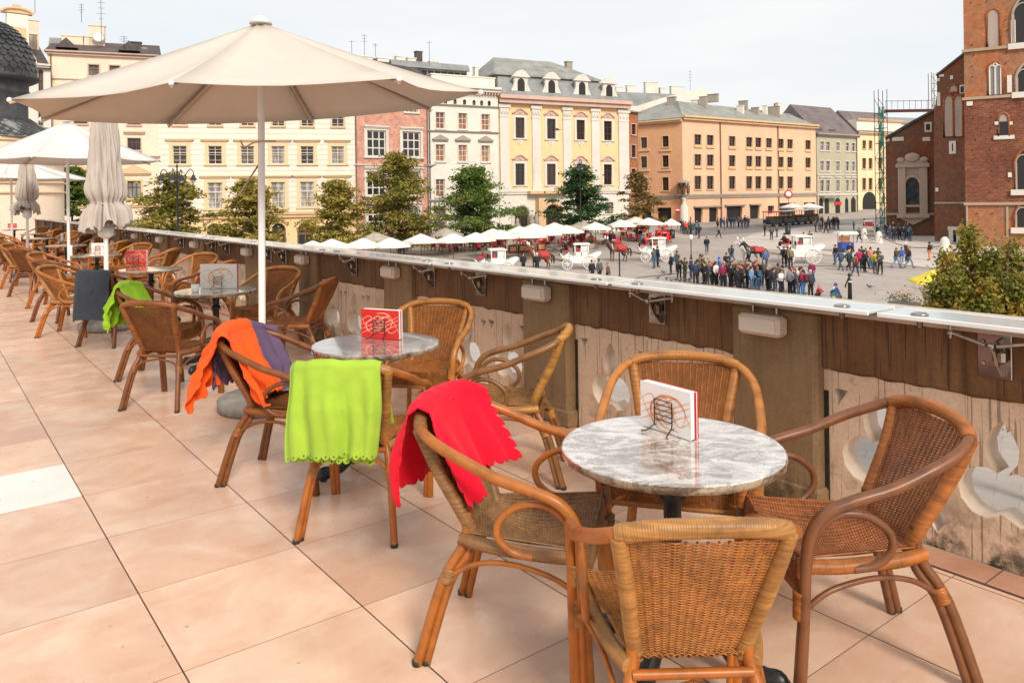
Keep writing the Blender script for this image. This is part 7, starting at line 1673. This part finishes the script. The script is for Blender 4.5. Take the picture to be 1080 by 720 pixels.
for n, (a, b, l) in enumerate(((bs[0], bs[1], 'short chain between the two left stone bollards'), (bs[1], bs[2], 'long drooping chain from the middle bollard to the church door'))):
    m_ = MB(); P = [a.lerp(b, k/24)+Vector((0, 0, .95-.75*(1-(2*k/24-1)**2))) for k in range(25)]; m_.tube([p-a for p in P], .045, 6); o = m_.build('barrier_chain', M_iron, loc=a); tag(o, l, 'chain')
def kiosk():
    p = S(892, 266); r = empty('pretzel_kiosk', (p.x, p.y, sqz(p.y)), .05, 'small stall on wheels with blue lower panel and cream roof', 'kiosk'); M_b = simple('blue panel', (.02, .06, .32), .4)
    m_ = MB(); m_.bbox((0, 0, .62), (1.35, .9, .8), .03); m_.build('blue_panel', M_b, r); m_ = MB(); [m_.bbox((x, y, 1.4), (.05, .05, .9), .01) for x in (-.62, .62) for y in (-.4, .4)]; m_.build('corner_post', M_woodb, r)
    m_ = MB(); m_.prism([(-1.05, 1.85), (1.05, 1.85), (.9, 2.12), (-.9, 2.12)], -.75, .75); m_.build('roof', M_cafe, r)
    m_ = MB(); m_.bbox((0, .3, 1.35), (1.15, .05, .6), .01); m_.build('goods_shelf', M_or, r)
    for x in (-.5, .5): m_ = MB(); m_.tube([(x, -.47+.0, .2)]+[(x, -.5, .2)], .2, 12); m_.build('wheel', M_black, r)
    person(0, 3, 'vendor in black inside the blue stall', K, K, (.04, .03, .02), 'stand', pi, 1.0, 'people out on the square', Vector((p.x, p.y+.75, sqz(p.y)+.03)))
kiosk()
def trolley():
    a, b = S(808, 239.5), S(861, 235.2); d = (b-a); n = 4; L = d.length/n; rz = atan2(d.y, d.x); M_c = simple('cart body black', (.03, .03, .032), .35)
    labs = ['front sightseeing cart with a red canopy', 'second dark sightseeing cart in the parked row', 'third dark sightseeing cart in the parked row', 'last dark sightseeing cart beside the sage house']
    for k in range(n):
        c = a.lerp(b, (k+.5)/n); r = empty('sightseeing_cart', (c.x, c.y, sqz(c.y)), rz, labs[k], 'cart', 'parked sightseeing carts'); w_ = L*.92
        m_ = MB(); m_.bbox((0, 0, .75), (w_, 1.5, .75), .12); m_.build('body', M_c, r); m_ = MB(); m_.bbox((0, 0, 2.25), (w_*1.03, 1.7, .14), .05); m_.build('canopy', M_rc if k == 0 else M_cafe, r)
        [(lambda m_: (bar(m_, (x, y, 1.0), (x, y, 2.2), .04, 6), m_.build('canopy_post', M_c, r)))(MB()) for x in (-w_*.45, 0, w_*.45) for y in (-.7, .7)]
        m_ = MB(); [m_.bbox((x, 0, 1.25), (.12, 1.3, .6), .03) for x in (-w_*.25, w_*.1, w_*.4)]; m_.build('seat_row', M_woodb, r)
        for x in (-w_*.3, w_*.3): m_ = MB(); m_.lathe([(0, -.1), (.32, -.1), (.34, 0), (.32, .1), (0, .1)], n=16); w2 = m_.build('wheel', M_black, r); w2.location = (x, -.72, .33); w2.rotation_euler = (pi/2, 0, 0)
trolley()
def scaffold():
    D = 104; x0, x1 = at(925.5, 200, D).x, at(934.5, 200, D).x; z0 = sqz(D); zt = at(930, 95, D).z; r = empty('scaffold_tower', ((x0+x1)/2, D, z0), 0, 'green netted scaffold tower beside the brick church', 'scaffold'); w_ = x1-x0; H = zt-z0
    m_ = MB(); 
    for x in (-w_/2, w_/2):
        for y in (-.6, .6): bar(m_, (x, y, 0), (x, y, H), .045, 5)
    k = 0; z = 0
    while z < H-1.5:
        for y in (-.6, .6): bar(m_, (-w_/2, y, z), (w_/2, y, z), .035, 5); bar(m_, (-w_/2 if k % 2 else w_/2, y, z), (w_/2 if k % 2 else -w_/2, y, z+2), .03, 5)
        m_.box((0, 0, z+.02), (w_, 1.1, .05)); z += 2; k += 1
    m_.build('tube_frame', M_iron, r)
    q = NM('green net'); c = q.coord(); q.P(col=(.03, .30, .20), rough=.8, alpha=q.ramp(q.noise(q.map(c, (3, 3, .7)), 1.3, 3), [(.42, .25), (.55, .95)])); m_ = MB(); m_.grid(lambda a, b: Vector((-w_/2-.05+(w_*.62)*a, -.68+.05*sin(9*b+a*4), H*.02+b*H*.86)), 4, 30); n_ = m_.build('safety_net', q.m, r)
    p = at(983, 118, D); x2 = p.x-(x0+x1)/2; zb = at(955, 117, D).z-z0; m_ = MB(); m_.box(((w_/2+x2)/2, 0, zb), (x2-w_/2, .6, .35)); m_.build('beam', simple('red beam', (.25, .09, .08), .6), r)
    m_ = MB(); bar(m_, (w_/2, -.3, zb+1.3), (x2, -.3, zb+1.3), .035, 4)
    for k in range(9): xx = w_/2+(x2-w_/2)*k/8; bar(m_, (xx, -.3, zb), (xx, -.3, zb+1.4), .03, 4)
    m_.build('guard_rail', M_grey, r)
    xa, xb = at(981, 100, D).x-(x0+x1)/2, at(987, 100, D).x-(x0+x1)/2; za, zc = at(984, 120, D).z-z0, at(984, 77, D).z-z0; m_ = MB()
    for x in (xa, xb):
        for y in (-.4, .4): bar(m_, (x, y, za), (x, y, zc), .05, 5)
    z = za; k = 0
    while z < zc-.8: bar(m_, (xa, -.4, z), (xb, -.4, z), .04, 4); bar(m_, (xa if k % 2 else xb, -.4, z), (xb if k % 2 else xa, -.4, z+1), .03, 4); z += 1; k += 1
    m_.build('lift_mast', M_grey, r)
scaffold()
M_ycan = simple('yellow canvas', (.85, .66, .06), .85, var=.05)
for (u, v, D, R, l) in ((985, 298, 43, 1.75, 'yellow parasol half hidden behind the autumn tree'), (1022, 276, 52, 1.4, 'scrap of a second yellow parasol behind the autumn tree')):
    b = at(u, 200, D); z0 = sqz(D); zr = at(u, v, D).z; r = empty('yellow_parasol', (b.x, D, z0), .2, l, 'parasol', 'yellow parasols'); n = 4 if D < 50 else 6
    rim_ = [Vector((R*cos(2*pi*(k+.2)/n), R*sin(2*pi*(k+.2)/n), zr-z0)) for k in range(n)]; m_ = MB(); canopy(m_, None, rim_, Vector((0, 0, zr-z0+.75)), nr=5, ns=5); c = m_.build('canopy', M_ycan, r, normals=False); c.modifiers.new('t', 'SOLIDIFY').thickness = .01
    m_ = MB(); bar(m_, (0, 0, 0), (0, 0, zr-z0+.7), .04, 8); m_.build('pole', M_iron, r)
def pigeon_proto():
    m_ = MB(); m_.sphere((0, 0, .13), (.065, .13, .065), 10); m_.sphere((0, .12, .21), (.035, .045, .04), 8); m_.tube([(0, .08, .15), (0, .11, .2)], .035, 6); m_.tube([(0, .15, .21), (0, .185, .20)], .01, 5); m_.prism([(-.03, -.1), (.03, -.1), (.045, -.26), (-.045, -.26)], .11, .13, 0, 'Z'); [m_.tube([(x, 0, 0), (x, 0, .1)], .008, 4) for x in (-.025, .025)]
    return m_.build('pigeon', simple('pigeon grey', (.12, .12, .14), .6, var=.4, scale=14))
pg = pigeon_proto(); fp = [True]
def pigeon(u, v, rz, l, sc=1.0):
    p = S(u, v); o = pg if fp[0] else pg.copy()
    if not fp[0]: COL.objects.link(o)
    fp[0] = False; o.location = (p.x, p.y, sqz(p.y)+.02); o.rotation_euler = (0, 0, rz); o.scale = (sc,)*3; tag(o, l, 'pigeon', 'pigeons on the paving')
r_ = random.Random(3)
pigeon(917.5, 305, 1.2, 'lone pigeon on the paving left of the autumn tree', 1.4)
for k, (u, v) in enumerate([(700, 289), (703, 296.5), (708, 298), (713, 297), (717, 298.5), (722, 299), (727, 298), (694, 295), (868, 316.5), (872, 318)]): pigeon(u, v, r_.uniform(0, 6), 'pigeon in the small flock on the paving below the rail', 1.25)
for u, v, l in ((924, 499, 'pigeon seen through the carved opening, left of the pair'), (931, 506, 'pigeon seen through the carved opening, right of the pair')):
    p = S(u, v); pigeon(u, v, 2.0 if u < 925 else 1.0, l, .75)
def flying(u, v, D, l, rz):
    p = at(u, v, D); m_ = MB(); m_.sphere((0, 0, 0), (.06, .16, .06), 8); m_.sphere((0, .17, .03), .04, 6)
    for s in (-1, 1): m_.add([(0, .08, .02), (s*.22, .12, .14), (s*.42, -.02, .10), (s*.2, -.08, .06), (0, -.08, .02)], [(0, 1, 2, 3, 4)]); m_.add([(0, .08, .012), (s*.22, .12, .132), (s*.42, -.02, .092), (s*.2, -.08, .052), (0, -.08, .012)], [(4, 3, 2, 1, 0)])
    m_.prism([(-.03, -.14), (.03, -.14), (.06, -.3), (-.06, -.3)], -.01, .01, 0, 'Z'); o = m_.build('flying_pigeon', MAT['pigeon grey'], loc=p, rz=rz); tag(o, l, 'pigeon')
flying(588, 137, 55, 'pigeon in flight before the top windows of the yellow palace', 1.2); flying(454, 176, 40, 'pigeon in flight before the pipe between the brick and white houses', .6)
def column_post():
    p = S(896.5, 315.5); r = empty('viewing_post', (p.x, p.y, sqz(p.y)), 0, 'black post with a small hood standing by the crouching pair', 'post'); m_ = MB(); m_.lathe([(0, 0), (.14, 0), (.12, 1.1), (.14, 1.15), (.13, 1.3), (.05, 1.35), (.04, 1.5)], n=12); m_.build('post', M_iron, r)
    m_ = MB(); m_.sphere((-.02, 0, 1.6), (.12, .1, .13), 8); m_.tube([(-.02, 0, 1.55), (-.28, 0, .9), (-.3, 0, .75)], .05, 6); m_.build('pump_arm', M_iron, r); m_ = MB(); m_.lathe([(.143, 1.12), (.145, 1.2)], n=12); m_.build('white_band', M_white, r)
column_post()
